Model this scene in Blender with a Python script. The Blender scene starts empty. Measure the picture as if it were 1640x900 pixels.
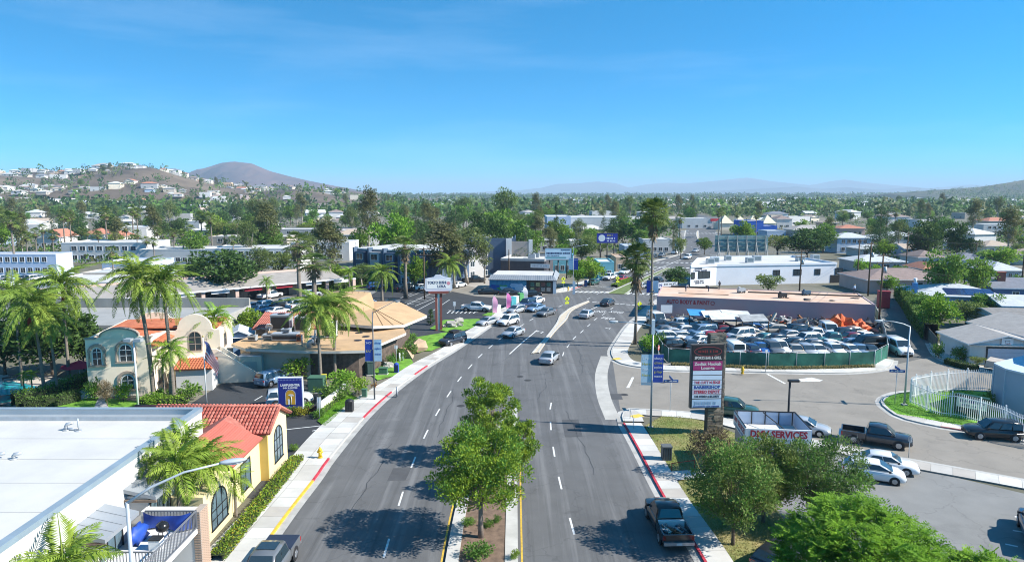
import bpy, math, random
from mathutils import Vector, Matrix, noise as mnoise
R = math.radians
random.seed(11)
scene = bpy.context.scene
COL = scene.collection
CAM_H, PITCH, FPX = 22.0, R(7.25), 1100.0
cd = bpy.data.cameras.new('camera'); cam = bpy.data.objects.new('camera', cd); COL.objects.link(cam)
cam.location = (0, 0, CAM_H); cam.rotation_euler = (R(90) - PITCH, 0, 0)
cd.sensor_width = 36; cd.lens = 36 * FPX / 1640; cd.clip_start = .5; cd.clip_end = 80000
scene.camera = cam
SUN_DIR = Vector((11.4, -1.9, 9.0)).normalized()          # towards the sun
SUN_EL = math.asin(SUN_DIR.z); SUN_AZ = math.atan2(SUN_DIR.x, SUN_DIR.y)
world = bpy.data.worlds.new('World'); scene.world = world; world.use_nodes = True
wn, wl = world.node_tree.nodes, world.node_tree.links
bg = wn['Background']
sky = wn.new('ShaderNodeTexSky'); sky.sky_type = 'NISHITA'; sky.sun_disc = False
sky.sun_elevation = SUN_EL; sky.sun_rotation = SUN_AZ; sky.altitude = 250
sky.air_density = 1.0; sky.dust_density = 0.0; sky.ozone_density = 3.0
hs = wn.new('ShaderNodeHueSaturation'); hs.inputs['Saturation'].default_value = 2.3; hs.inputs['Hue'].default_value = .488
wl.new(sky.outputs[0], hs.inputs['Color'])
tc = wn.new('ShaderNodeTexCoord'); va = wn.new('ShaderNodeVectorMath'); va.operation = 'MULTIPLY_ADD'; va.inputs[1].default_value = (1, 1, 2.2); va.inputs[2].default_value = (0, 0, .075); vn = wn.new('ShaderNodeVectorMath'); vn.operation = 'NORMALIZE'
wl.new(tc.outputs['Generated'], va.inputs[0]); wl.new(va.outputs[0], vn.inputs[0]); wl.new(vn.outputs[0], sky.inputs['Vector'])
mp = wn.new('ShaderNodeMapping'); mp.inputs['Scale'].default_value = (1.2, 1.2, 9)
mp.inputs['Rotation'].default_value = (0.10, 0.22, .3)
nz = wn.new('ShaderNodeTexNoise'); nz.inputs['Scale'].default_value = 1.6; nz.inputs['Detail'].default_value = 8; nz.inputs['Roughness'].default_value = .62
rp = wn.new('ShaderNodeValToRGB'); rp.color_ramp.elements[0].position = .50; rp.color_ramp.elements[1].position = .85
rp.color_ramp.elements[1].color = (.07, .07, .07, 1)
mx = wn.new('ShaderNodeMix'); mx.data_type = 'RGBA'
wl.new(tc.outputs['Generated'], mp.inputs['Vector']); wl.new(mp.outputs[0], nz.inputs['Vector']); wl.new(nz.outputs[0], rp.inputs[0])
wl.new(rp.outputs[0], mx.inputs['Factor']); wl.new(hs.outputs[0], mx.inputs['A']); mx.inputs['B'].default_value = (9, 9.6, 10.2, 1)
wl.new(mx.outputs['Result'], bg.inputs['Color'])
bg.inputs['Strength'].default_value = 0.132
sd = bpy.data.lights.new('sun', 'SUN'); sun = bpy.data.objects.new('sun', sd); COL.objects.link(sun)
sd.energy = 5.0; sd.angle = R(.5); sd.color = (1, .955, .88)
sun.rotation_euler = (-SUN_DIR).to_track_quat('-Z', 'Y').to_euler()
scene.view_settings.view_transform = 'Standard'; scene.view_settings.look = 'None'
scene.view_settings.exposure = 0.95; scene.view_settings.gamma = 1.0
scene.render.engine = 'CYCLES'; scene.render.filter_size = 1.0; scene.cycles.filter_width = 1.05
scene.cycles.max_bounces = 6; scene.cycles.diffuse_bounces = 3; scene.cycles.glossy_bounces = 2
scene.cycles.transmission_bounces = 3; scene.cycles.transparent_max_bounces = 6; scene.cycles.volume_bounces = 0
scene.cycles.caustics_reflective = False; scene.cycles.caustics_refractive = False
def G(u, v, z=0.0):
 k = (450 - v) / FPX; dy = math.cos(PITCH) + k * math.sin(PITCH); dz = -math.sin(PITCH) + k * math.cos(PITCH)
 t = (z - CAM_H) / dz
 return Vector((t * (u - 820) / FPX, t * dy, z))
def ZH(Y, v):
 k = (450 - v) / FPX
 return CAM_H + Y * (-math.sin(PITCH) + k * math.cos(PITCH)) / (math.cos(PITCH) + k * math.sin(PITCH))
def XH(Y, u, v=450):
 k = (450 - v) / FPX
 return Y * (u - 820) / FPX / (math.cos(PITCH) + k * math.sin(PITCH))
def GS(pts, z=0.0): return [G(u, v, z) for u, v in pts]
class MB:
 def __init__(s): s.v = []; s.f = []; s.m = []; s.s = []
 def add(s, vs, fs, m=0, sm=False):
  o = len(s.v); s.v.extend([tuple(p) for p in vs])
  for f in fs: s.f.append(tuple(i + o for i in f)); s.m.append(m); s.s.append(sm)
  return s
 def quad(s, a, b, c, d, m=0): return s.add([a, b, c, d], [(0, 1, 2, 3)], m)
 def tri(s, a, b, c, m=0): return s.add([a, b, c], [(0, 1, 2)], m)
 def box(s, x0, y0, z0, x1, y1, z1, m=0):
  x0, x1 = min(x0, x1), max(x0, x1); y0, y1 = min(y0, y1), max(y0, y1); z0, z1 = min(z0, z1), max(z0, z1)
  return s.add([(x0, y0, z0), (x1, y0, z0), (x1, y1, z0), (x0, y1, z0), (x0, y0, z1), (x1, y0, z1), (x1, y1, z1), (x0, y1, z1)],
                     [(0, 3, 2, 1), (4, 5, 6, 7), (0, 1, 5, 4), (1, 2, 6, 5), (2, 3, 7, 6), (3, 0, 4, 7)], m)
 def prism(s, poly, z0, z1, m=0, mt=None, bottom=False):
  n = len(poly); P = [(p[0], p[1]) for p in poly]
  a = sum(P[i][0] * P[(i + 1) % n][1] - P[(i + 1) % n][0] * P[i][1] for i in range(n))
  if a < 0: P = P[::-1]
  vs = [(x, y, z0) for x, y in P] + [(x, y, z1) for x, y in P]
  s.add(vs, [(i, (i + 1) % n, n + (i + 1) % n, n + i) for i in range(n)], m)
  s.add(vs[n:], [tuple(range(n))], m if mt is None else mt)
  if bottom: s.add(vs[:n], [tuple(range(n))[::-1]], m)
  return s
 def beam(s, a, b, w, h, m=0):                         # rectangular bar from a to b
  a, b = Vector(a), Vector(b); d = (b - a).normalized()
  up = Vector((0, 0, 1)) if abs(d.z) < .95 else Vector((1, 0, 0))
  r = d.cross(up).normalized() * w / 2; t = r.cross(d).normalized() * h / 2
  vs = [a - r - t, a + r - t, a + r + t, a - r + t, b - r - t, b + r - t, b + r + t, b - r + t]
  return s.add(vs, [(0, 3, 2, 1), (4, 5, 6, 7), (0, 1, 5, 4), (1, 2, 6, 5), (2, 3, 7, 6), (3, 0, 4, 7)][::1], m)
 def tube(s, pts, rs, n=8, m=0, sm=True, caps=True):
  pts = [Vector(p) for p in pts]
  if not isinstance(rs, (list, tuple)): rs = [rs] * len(pts)
  o = len(s.v); ref = Vector((0.3, 1, 0.1))
  for i, p in enumerate(pts):
   d = (pts[min(i + 1, len(pts) - 1)] - pts[max(i - 1, 0)]).normalized()
   a = d.cross(ref)
   if a.length < 1e-3: a = d.cross(Vector((1, 0, .2)))
   a.normalize(); b = d.cross(a)
   for k in range(n):
    t = 2 * math.pi * k / n
    s.v.append(tuple(p + (a * math.cos(t) + b * math.sin(t)) * rs[i]))
  for i in range(len(pts) - 1):
   for k in range(n):
    q = o + i * n
    s.f.append((q + k, q + (k + 1) % n, q + n + (k + 1) % n, q + n + k)); s.m.append(m); s.s.append(sm)
  if caps:
   s.f.append(tuple(o + k for k in range(n))[::-1]); s.m.append(m); s.s.append(False)
   s.f.append(tuple(o + (len(pts) - 1) * n + k for k in range(n))); s.m.append(m); s.s.append(False)
  return s
 def cyl(s, x, y, z0, z1, r, n=12, m=0, r1=None): return s.tube([(x, y, z0), (x, y, z1)], [r, r if r1 is None else r1], n, m)
 def disc(s, c, nrm, r, n=12, m=0):
  c = Vector(c); nrm = Vector(nrm).normalized(); a = nrm.orthogonal().normalized(); b = nrm.cross(a)
  return s.add([c + (a * math.cos(2 * math.pi * k / n) + b * math.sin(2 * math.pi * k / n)) * r for k in range(n)], [tuple(range(n))], m)
 def blob(s, c, r, m=0, seed=0, amp=.25, nu=8, nv=6, freq=1.0, sm=True):
  c = Vector(c); r = Vector(r) if isinstance(r, (tuple, list)) else Vector((r, r, r)); o = len(s.v)
  for j in range(nv + 1):
   th = math.pi * j / nv
   for i in range(nu):
    ph = 2 * math.pi * i / nu
    d = Vector((math.sin(th) * math.cos(ph), math.sin(th) * math.sin(ph), math.cos(th)))
    k = 1 + amp * mnoise.noise(d * freq * 1.7 + Vector((seed * 3.1, seed * 1.7, seed)))
    s.v.append(tuple(c + Vector((d.x * r.x, d.y * r.y, d.z * r.z)) * k))
  for j in range(nv):
   for i in range(nu):
    s.f.append((o + j * nu + i, o + (j + 1) * nu + i, o + (j + 1) * nu + (i + 1) % nu, o + j * nu + (i + 1) % nu)); s.m.append(m); s.s.append(sm)
  return s
 def mesh(s, name, mats):
  me = bpy.data.meshes.new(name); me.from_pydata(s.v, [], s.f)
  for m in (mats if isinstance(mats, (list, tuple)) else [mats]): me.materials.append(m)
  me.polygons.foreach_set('material_index', s.m); me.polygons.foreach_set('use_smooth', s.s)
  me.update(); return me
 def build(s, name, mats, parent=None, loc=None, rz=0):
  return ob(name, s.mesh(name, mats), parent, loc, rz)
def ob(name, data, parent=None, loc=None, rz=0):
 o = bpy.data.objects.new(name, data); COL.objects.link(o)
 if parent is not None: o.parent = parent
 if loc is not None: o.location = loc
 if rz: o.rotation_euler = (0, 0, rz)
 return o
def tag(o, label=None, cat=None, group=None, kind=None):
 if label: o['label'] = label
 if cat: o['category'] = cat
 if group: o['group'] = group
 if kind: o['kind'] = kind
 return o
def thing(name, label, cat, loc=(0, 0, 0), rz=0, group=None):
 return tag(ob(name, None, None, loc, rz), label, cat, group)
def struct(mb, name, mats): return tag(mb.build(name, mats), kind='structure')
def copy_tree(o, parent=None):
 c = o.copy(); COL.objects.link(c); c.parent = parent
 for ch in list(o.children): copy_tree(ch, c)
 return c
def put(proto, state, loc, rz=0, sc=1.0, label=None, group=None):
 """first use moves the prototype itself, later ones copy it with all its parts"""
 o = proto if not state.get(proto.name) else copy_tree(proto)
 state[proto.name] = 1
 o.location = loc; o.rotation_euler = (0, 0, rz)
 o.scale = (sc, sc, sc) if not isinstance(sc, (tuple, list)) else sc
 if label: o['label'] = label
 if group: o['group'] = group
 return o
USED = {}
MC = {}
def lin(c): return tuple(c) + (1,) if len(c) == 3 else tuple(c)
def M(name, col=(.5, .5, .5), rough=.8, var=.12, scale=2.0, bump=0.0, metal=0.0, spec=.4, col2=None, coat=0, detail=5, bscale=None, stretch=None, trans=0, emit=None, randv=0):
 if name in MC: return MC[name]
 m = bpy.data.materials.new(name); m.use_nodes = True; MC[name] = m
 n, l = m.node_tree.nodes, m.node_tree.links; b = n['Principled BSDF']
 b.inputs['Roughness'].default_value = rough; b.inputs['Metallic'].default_value = metal
 b.inputs['Specular IOR Level'].default_value = spec
 if coat: b.inputs['Coat Weight'].default_value = coat; b.inputs['Coat Roughness'].default_value = .06
 b.inputs['Base Color'].default_value = lin(col)
 src = None
 if var or bump or col2:
  t = n.new('ShaderNodeTexCoord'); vec = t.outputs['Object']
  if stretch:
   mp = n.new('ShaderNodeMapping'); mp.inputs['Scale'].default_value = stretch; l.new(vec, mp.inputs[0]); vec = mp.outputs[0]
  z = n.new('ShaderNodeTexNoise'); z.inputs['Scale'].default_value = scale; z.inputs['Detail'].default_value = detail; z.inputs['Roughness'].default_value = .6
  l.new(vec, z.inputs['Vector'])
  if var or col2:
   r = n.new('ShaderNodeValToRGB'); r.color_ramp.elements[0].position = .32; r.color_ramp.elements[1].position = .68
   c2 = col2 or tuple(min(1, c * (1 + var)) for c in col); c1 = tuple(c * (1 - var) for c in col)
   r.color_ramp.elements[0].color = lin(c1); r.color_ramp.elements[1].color = lin(c2)
   l.new(z.outputs[0], r.inputs[0]); src = r.outputs[0]
   l.new(src, b.inputs['Base Color'])
  if bump:
   z2 = n.new('ShaderNodeTexNoise'); z2.inputs['Scale'].default_value = bscale or scale * 6; z2.inputs['Detail'].default_value = 4; l.new(vec, z2.inputs['Vector'])
   bp = n.new('ShaderNodeBump'); bp.inputs['Strength'].default_value = bump; bp.inputs['Distance'].default_value = .05
   l.new(z2.outputs[0], bp.inputs['Height']); l.new(bp.outputs[0], b.inputs['Normal'])
 if randv:                                             # every copy of a thing a little different
  oi = n.new('ShaderNodeObjectInfo'); hv = n.new('ShaderNodeHueSaturation')
  mr = n.new('ShaderNodeMapRange'); mr.inputs[3].default_value = 1 - randv; mr.inputs[4].default_value = 1 + randv
  mh = n.new('ShaderNodeMapRange'); mh.inputs[3].default_value = .5 - randv * .08; mh.inputs[4].default_value = .5 + randv * .08
  ml = n.new('ShaderNodeMath'); ml.operation = 'FRACT'; mm = n.new('ShaderNodeMath'); mm.operation = 'MULTIPLY'; mm.inputs[1].default_value = 7.31
  l.new(oi.outputs['Random'], mm.inputs[0]); l.new(mm.outputs[0], ml.inputs[0])
  l.new(oi.outputs['Random'], mr.inputs[0]); l.new(ml.outputs[0], mh.inputs[0])
  l.new(mr.outputs[0], hv.inputs['Value']); l.new(mh.outputs[0], hv.inputs['Hue'])
  if src: l.new(src, hv.inputs['Color'])
  else: hv.inputs['Color'].default_value = lin(col)
  l.new(hv.outputs[0], b.inputs['Base Color']); src = hv.outputs[0]
 if trans:
  out = n['Material Output']; tr = n.new('ShaderNodeBsdfTranslucent'); ms = n.new('ShaderNodeMixShader'); ms.inputs[0].default_value = trans
  if src: l.new(src, tr.inputs['Color'])
  else: tr.inputs['Color'].default_value = lin(col)
  l.new(b.outputs[0], ms.inputs[1]); l.new(tr.outputs[0], ms.inputs[2]); l.new(ms.outputs[0], out.inputs['Surface'])
 if emit:
  b.inputs['Emission Color'].default_value = lin(emit[0]); b.inputs['Emission Strength'].default_value = emit[1]
 return m
def S3(r, g, b):                                          # a colour given as 0..255 display values
 f = lambda c: (c / 255 / 12.92) if c / 255 <= .04045 else ((c / 255 + .055) / 1.055) ** 2.4
 return (f(r), f(g), f(b))
GLASS = M('dark_glass', (.03, .045, .055), .08, 0, spec=.8)
GLASS2 = M('pale_glass', (.10, .15, .18), .12, .3, 1.2, spec=.8)
WHITE = M('white_paint', (.72, .73, .74), .55, .05, 1.5)
BLACK = M('black_metal', (.02, .02, .022), .5, .2, 3)
GALV = M('galvanised_steel', (.42, .45, .47), .45, .1, 4, metal=.3)
CONC = M('concrete', (.45, .435, .40), .9, .14, .6, .15, bscale=18)
WOODP = M('pole_wood', (.10, .065, .04), .9, .25, 3, .3, stretch=(6, 6, .6))
def text_mesh(s, size, mat, name='lettering', parent=None, loc=(0, 0, 0), rot=(0, 0, 0), bold=0.0, align='CENTER', width=None, depth=.004, xs=1.0):
 """lettering as a thin mesh lying in local x/y"""
 cu = bpy.data.curves.new(name, 'FONT'); cu.body = s; cu.size = size; cu.align_x = align; cu.align_y = 'CENTER'
 cu.extrude = depth; cu.offset = bold; cu.resolution_u = 2
 tmp = bpy.data.objects.new('tmp', cu); me = bpy.data.meshes.new_from_object(tmp)
 bpy.data.objects.remove(tmp); bpy.data.curves.remove(cu)
 me.name = name; me.materials.clear(); me.materials.append(mat)
 if len(me.vertices):
  xsv = [v.co.x for v in me.vertices]; w = max(xsv) - min(xsv)
  f = (width / w) if width else xs
  for v in me.vertices: v.co.x *= f
 o = ob(name, me, parent, loc); o.rotation_euler = rot
 return o
def scribble(parent, m, x0, x1, z, h, y=-.02, seed=1, rot=None):
 """a line of print too small to read: a row of little strokes"""
 rg_ = random.Random(seed); a = MB(); x = x0
 while x < x1:
  w = h * rg_.uniform(.25, .7); hh = h * rg_.uniform(.7, 1); a.box(x, y - .012, z - hh / 2, min(x + w, x1), y, z + hh / 2); x += w + h * (.22 if rg_.random() < .8 else .7)
 return a.build('small_print', m, parent)
def smooth_line(pts, step):
 """Catmull-Rom through the points, resampled at about `step` metres"""
 P = [Vector((p[0], p[1], 0)) for p in pts]; P = [P[0] * 2 - P[1]] + P + [P[-1] * 2 - P[-2]]; out = []
 for i in range(1, len(P) - 2):
  a, b, c, d = P[i - 1], P[i], P[i + 1], P[i + 2]; n = max(1, int((c - b).length / step * 3))
  for k in range(n):
   t = k / n
   out.append(.5 * ((2 * b) + (c - a) * t + (2 * a - 5 * b + 4 * c - d) * t * t + (3 * b - a - 3 * c + d) * t ** 3))
 out.append(P[-2])
 res = [out[0]]; acc = 0
 for a, b in zip(out, out[1:]):
  L = (b - a).length
  while acc + L >= step:
   a = a + (b - a).normalized() * (step - acc); L = (b - a).length; acc = 0; res.append(a.copy())
  acc += L
 if (res[-1] - out[-1]).length > step * .3: res.append(out[-1])
 return res
def offset_line(L, d):
 """shift a polyline sideways; positive is to the left of its direction"""
 out = []
 for i, p in enumerate(L):
  t = (L[min(i + 1, len(L) - 1)] - L[max(i - 1, 0)]).normalized()
  out.append(p + Vector((-t.y, t.x, 0)) * (d[i] if isinstance(d, list) else d))
 return out
def ribbon(mb, A, B, z, m=0):
 for i in range(len(A) - 1):
  a, b, c, d = A[i], A[i + 1], B[i + 1], B[i]
  q = [(a.x, a.y, z), (b.x, b.y, z), (c.x, c.y, z), (d.x, d.y, z)]
  n = (Vector(q[1]) - Vector(q[0])).cross(Vector(q[3]) - Vector(q[0]))
  mb.add(q if n.z > 0 else q[::-1], [(0, 1, 2, 3)], m)
 return mb
def wall_strip(mb, A, z0, z1, m=0):
 for a, b in zip(A, A[1:]): mb.quad((a.x, a.y, z0), (b.x, b.y, z0), (b.x, b.y, z1), (a.x, a.y, z1), m)
 return mb
def sheet(name, polypx, z, mat, kind='structure', pts=None):
 P = pts or GS(polypx); mb = MB(); n = len(P)
 a = sum(P[i].x * P[(i + 1) % n].y - P[(i + 1) % n].x * P[i].y for i in range(n))
 if a < 0: P = P[::-1]
 mb.add([(p.x, p.y, z) for p in P], [tuple(range(n))])
 return tag(mb.build(name, mat), kind=kind)
# =================================================================== GROUND, ROADS, PAVEMENTS
def asphalt(name, col, streak=True, rough=.82):
 m = M(name, col, rough, .10, .35, .25, bscale=30)
 n, l = m.node_tree.nodes, m.node_tree.links; b = n['Principled BSDF']; src = b.inputs['Base Color'].links[0].from_socket
 t = n.new('ShaderNodeTexCoord')
 def layer(src, scale, stretch, lo, hi, colr, fac):
  mp = n.new('ShaderNodeMapping'); mp.inputs['Scale'].default_value = stretch; l.new(t.outputs['Object'], mp.inputs[0])
  z = n.new('ShaderNodeTexNoise'); z.inputs['Scale'].default_value = scale; z.inputs['Detail'].default_value = 6; z.inputs['Roughness'].default_value = .65; l.new(mp.outputs[0], z.inputs[0])
  r = n.new('ShaderNodeMapRange'); r.inputs[1].default_value = lo; r.inputs[2].default_value = hi; r.inputs[4].default_value = fac; l.new(z.outputs[0], r.inputs[0])
  x = n.new('ShaderNodeMix'); x.data_type = 'RGBA'; l.new(r.outputs[0], x.inputs['Factor']); l.new(src, x.inputs['A']); x.inputs['B'].default_value = lin(colr)
  return x.outputs['Result']
 if streak:
  src = layer(src, .9, (1, .03, 1), .50, .66, tuple(c * 1.9 for c in col), .55)     # polished wheel tracks
  src = layer(src, 1.7, (1, .022, 1), .54, .70, tuple(c * .55 for c in col), .6)    # oil and tyre marks
 src = layer(src, .13, (1, 1, 1), .56, .62, tuple(c * .72 for c in col), .45)          # old patches
 src = layer(src, 14, (1, 1, 1), .60, .75, tuple(c * 2.2 for c in col), .35)           # bare aggregate
 v = n.new('ShaderNodeTexVoronoi'); v.feature = 'DISTANCE_TO_EDGE'; v.inputs['Scale'].default_value = .16
 wz = n.new('ShaderNodeTexNoise'); wz.inputs['Scale'].default_value = .7; wz.inputs['Detail'].default_value = 5; l.new(t.outputs['Object'], wz.inputs[0])
 ad = n.new('ShaderNodeVectorMath'); ad.operation = 'MULTIPLY_ADD'; ad.inputs[1].default_value = (3, 3, 0); l.new(wz.outputs['Color'], ad.inputs[0]); l.new(t.outputs['Object'], ad.inputs[2])
 l.new(ad.outputs[0], v.inputs['Vector'])
 r = n.new('ShaderNodeMapRange'); r.inputs[1].default_value = .004; r.inputs[2].default_value = .009; r.inputs[3].default_value = .28; r.inputs[4].default_value = 0; l.new(v.outputs[0], r.inputs[0])
 x = n.new('ShaderNodeMix'); x.data_type = 'RGBA'; l.new(r.outputs[0], x.inputs['Factor']); l.new(src, x.inputs['A']); x.inputs['B'].default_value = lin(tuple(c * .45 for c in col))
 l.new(x.outputs['Result'], b.inputs['Base Color'])
 return m
ROADM = asphalt('road_asphalt', (.112, .111, .110))
STREETM = asphalt('worn_street_asphalt', (.235, .212, .180), False)
LOTM = asphalt('parking_lot_asphalt', (.042, .044, .048), False)
GREYLOT = asphalt('old_lot_asphalt', (.20, .198, .188), False)
PALELOT = M('pale_pavement', (.36, .33, .29), .9, .14, .25, .1)
PAINT = M('road_marking_paint', (.62, .62, .60), .7, .25, 3)
YPAINT = M('yellow_marking_paint', (.55, .36, .05), .7, .25, 3)
REDP = M('red_curb_paint', (.42, .035, .055), .7, .3, 2.5)
YCURB = M('yellow_curb_paint', (.62, .40, .04), .7, .25, 2.5)
GRASSM = M('lawn_turf', (.13, .29, .025), .9, .4, .9, .5, bscale=25)
DRYG = M('dry_lawn_turf', (.17, .25, .04), .9, .3, .35, .5, col2=(.34, .28, .13), bscale=25)
SOIL = M('bark_soil', (.17, .115, .08), .95, .3, 2.5, .5, bscale=20)
DIRT = M('yard_dirt', (.26, .235, .20), .95, .25, .5, .3)
gm = M('town_ground', (.105, .105, .062), .95, .25, .035, .2, col2=(.215, .195, .155), bscale=2, detail=8)
g = MB(); g.quad((-30000, -300, 0), (30000, -300, 0), (30000, 30000, 0), (-30000, 30000, 0)); struct(g, 'ground', gm)
LC_PX = [(437, 858), (505, 768), (530, 733), (585, 668), (630, 627), (683, 588), (735, 556), (790, 518), (813, 502), (833, 490), (853, 479)]
LC2_PX = [(880, 469.5), (905, 467), (925, 461), (940, 455.5), (965, 448), (985, 441), (1005, 434), (1044, 420), (1076, 411.5), (1092, 405), (1097, 392), (1096, 378), (1098, 369)]
RC_PX = [(1062, 797), (1020, 718), (998, 679)]
RC2_PX = [(981, 577), (979, 566), (988, 546), (1003, 524), (1019, 509), (1034, 495), (1055, 479), (1078, 464), (1100, 448), (1126, 429), (1146, 415), (1152, 400), (1150, 385), (1147, 372)]
p0L = [Vector((-15.4, -20, 0)), Vector((-15.42, 20, 0))]
LC = smooth_line(p0L + GS(LC_PX), 1.5); LC2 = smooth_line(GS(LC2_PX), 2.5)
RC = smooth_line([Vector((11.9, -20, 0)), Vector((11.6, 25, 0))] + GS([(1127, 900)]) + GS(RC_PX), 1.5); RC2 = smooth_line(GS(RC2_PX), 2.0)
def line_x(L, y):
 for a, b in zip(L, L[1:]):
  if (a.y - y) * (b.y - y) <= 0 and a.y != b.y: return a.x + (b.x - a.x) * (y - a.y) / (b.y - a.y)
 return None
road = MB()
LA = smooth_line(p0L + GS(LC_PX) + GS(LC2_PX), 3.0)
RA = smooth_line([Vector((11.9, -20, 0)), Vector((11.6, 25, 0))] + GS([(1127, 900)]) + GS(RC_PX) + GS(RC2_PX), 3.0)
NR = 130
def resample(L, n):
 d = [0]
 for a, b in zip(L, L[1:]): d.append(d[-1] + (b - a).length)
 out = []; j = 0
 for k in range(n + 1):
  s = d[-1] * k / n
  while j < len(L) - 2 and d[j + 1] < s: j += 1
  t = (s - d[j]) / max(1e-6, d[j + 1] - d[j]); out.append(L[j].lerp(L[j + 1], min(1, t)))
 return out
ext = [Vector((8, 28, 0)), Vector((30, 70, 0)), Vector((60, 150, 0)), Vector((80, 330, 0))]
LA = LA + [LA[-1] + e for e in ext]; RA = RA + [RA[-1] + e for e in ext]
ribbon(road, resample(LA, NR), resample(RA, NR), .010)
struct(road, 'main_road', ROADM)
sheet('side_street', [(960, 600), (985, 568), (1038, 588), (1069, 592), (1230, 595), (1354, 597), (1429, 583), (1500, 565), (1545, 585), (1640, 606), (1800, 640), (1900, 840), (1640, 775), (1430, 735), (1297, 708), (1127, 668), (985, 668)], .006, STREETM)
sheet('alley', [(1429, 585), (1502, 568), (1478, 520), (1440, 470), (1420, 440), (1392, 420), (1352, 420), (1405, 470), (1418, 530)], .007, asphalt('alley_asphalt', (.12, .115, .105), False))
sheet('cross_street', [(850, 490), (838, 480), (760, 474), (690, 460), (560, 432), (560, 425), (700, 447), (780, 464), (880, 467), (900, 470)], .007, STREETM)
sheet('inn_parking_lot', [(250, 720), (300, 650), (392, 590), (440, 585), (480, 606), (560, 640), (524, 684), (462, 745), (410, 800), (330, 780)], .006, LOTM)
sheet('strip_mall_lot', [(200, 520), (330, 470), (480, 440), (600, 440), (605, 480), (560, 520), (330, 540)], .0045, GREYLOT)
sheet('restaurant_lot', [(600, 522), (580, 480), (620, 458), (690, 452), (770, 470), (846, 480), (832, 488), (790, 515), (735, 550), (690, 555), (655, 545)], .006, LOTM)
sheet('storefront_lot', [(640, 452), (700, 445), (775, 425), (835, 425), (880, 440), (878, 464), (770, 462)], .003, PALELOT)
sheet('bar_parking_lot', [(1290, 715), (1440, 742), (1500, 757), (1640, 790), (1800, 830), (1900, 1100), (1250, 1100), (1230, 850)], .0065, GREYLOT)
sheet('salvage_yard_ground', [(1040, 585), (1060, 500), (1400, 505), (1425, 580), (1240, 592)], .003, DIRT)
sheet('corner_island_lawn', [(1412, 643), (1424, 657), (1446, 669), (1497, 681), (1540, 688), (1640, 708), (1700, 720), (1700, 640), (1560, 626), (1460, 628), (1425, 634)], .10, GRASSM)
SLABM = [M('pavement_slab_%d' % i, c, .9, .10, .5, .12, bscale=16) for i, c in enumerate([(.50, .485, .45), (.44, .42, .385), (.55, .535, .50), (.40, .37, .33)])]
JOINT = M('pavement_joint', (.22, .21, .19), .95, .2, 2)
def pavement(name, L, width, side, slab=1.5, rows=2, gutter=True, paint=(), slabs=True, curb_m=CONC, maxslab=300):
 """L runs along the kerb face; side +1 pavement lies left of L's direction"""
 W = width if isinstance(width, list) else [width] * len(L)
 base = MB(); inner = offset_line(L, [side * w for w in W]); c1 = offset_line(L, side * .16)
 ribbon(base, c1, inner, .118); wall_strip(base, inner, 0, .118)
 o = struct(base, name, JOINT)
 cb = MB(); ribbon(cb, L, c1, .138); wall_strip(cb, L, 0, .138); wall_strip(cb, c1, .1, .138); cb.build('kerb', curb_m, o)
 if gutter:
  gt = MB(); ribbon(gt, offset_line(L, -side * .55), L, .0135); gt.build('gutter', M('gutter_concrete', (.38, .37, .345), .9, .2, .8, .1), o)
 n = 0
 for i in range(len(L) - 1):
  for r in range(rows):
   if n >= maxslab or not slabs: break
   def at(k, t): return c1[k].lerp(inner[k], t)
   e = .008
   q = [at(i, r / rows + e).lerp(at(i + 1, r / rows + e), .008), at(i, r / rows + e).lerp(at(i + 1, r / rows + e), .992),
                 at(i, (r + 1) / rows - e).lerp(at(i + 1, (r + 1) / rows - e), .992), at(i, (r + 1) / rows - e).lerp(at(i + 1, (r + 1) / rows - e), .008)]
   dz = random.uniform(-.004, .004)
   sb = MB(); sb.prism(q, .10, .132 + dz)
   sb.build('slab', SLABM[random.choices(range(4), (5, 3, 3, 1))[0]], o); n += 1
 for (i0, i1, m) in paint:
  pb = MB(); ribbon(pb, offset_line(L[i0:i1], -side * .006), offset_line(L[i0:i1], side * .165), .142); wall_strip(pb, offset_line(L[i0:i1], -side * .006), .02, .142)
  pb.build('painted_kerb', m, o)
 return o
def idx(L, px):
 p = G(*px); return min(range(len(L)), key=lambda i: (L[i] - p).length)
LCs = [p for p in LC if p.y > 30]
LW = [3.25 + .2 * math.sin(i * .4) - 1.1 * max(0, min(1, (p.y - 72) / 8)) for i, p in enumerate(LCs)]
pavement('pavement_left', LCs, LW, 1, rows=2, paint=[(idx(LCs, (430, 868)), idx(LCs, (505, 768)) + 1, YCURB), (idx(LCs, (505, 768)), idx(LCs, (530, 733)) + 1, REDP),
         (idx(LCs, (585, 668)), idx(LCs, (630, 627)) + 1, REDP), (idx(LCs, (668, 599)), idx(LCs, (683, 588)) + 1, REDP)])
pavement('pavement_storefront', LC2[:38], 3.0, 1, slabs=True, rows=2, paint=[(idx(LC2, (912, 465)), idx(LC2, (935, 457)) + 1, REDP)], maxslab=60)
pavement('pavement_far', LC2[37:], 2.5, 1, slabs=False)
RCs = [p for p in RC if p.y > 30]
pavement('pavement_right', RCs, 1.75, -1, rows=1, paint=[(0, idx(RCs, (998, 679)) + 1, REDP)])
NC = smooth_line(GS([(1600, 577), (1540, 577), (1500, 568)]), 2) if False else None
YC = smooth_line(GS([(1431, 577), (1429, 584), (1415, 592), (1354, 598), (1230, 597), (1140, 595), (1069, 594), (1038, 590.5), (1007, 586), (990, 581), (981, 573), (979, 562), (988, 546), (1003, 524), (1019, 509), (1034, 495), (1055, 479)]), 1.5)
pavement('pavement_salvage_yard', YC, 2.3, -1, rows=1, paint=[(idx(YC, (1000, 584)), idx(YC, (1060, 593)), REDP)])
pavement('pavement_white_building', RC2[30:], 2.2, -1, slabs=False)
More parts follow.
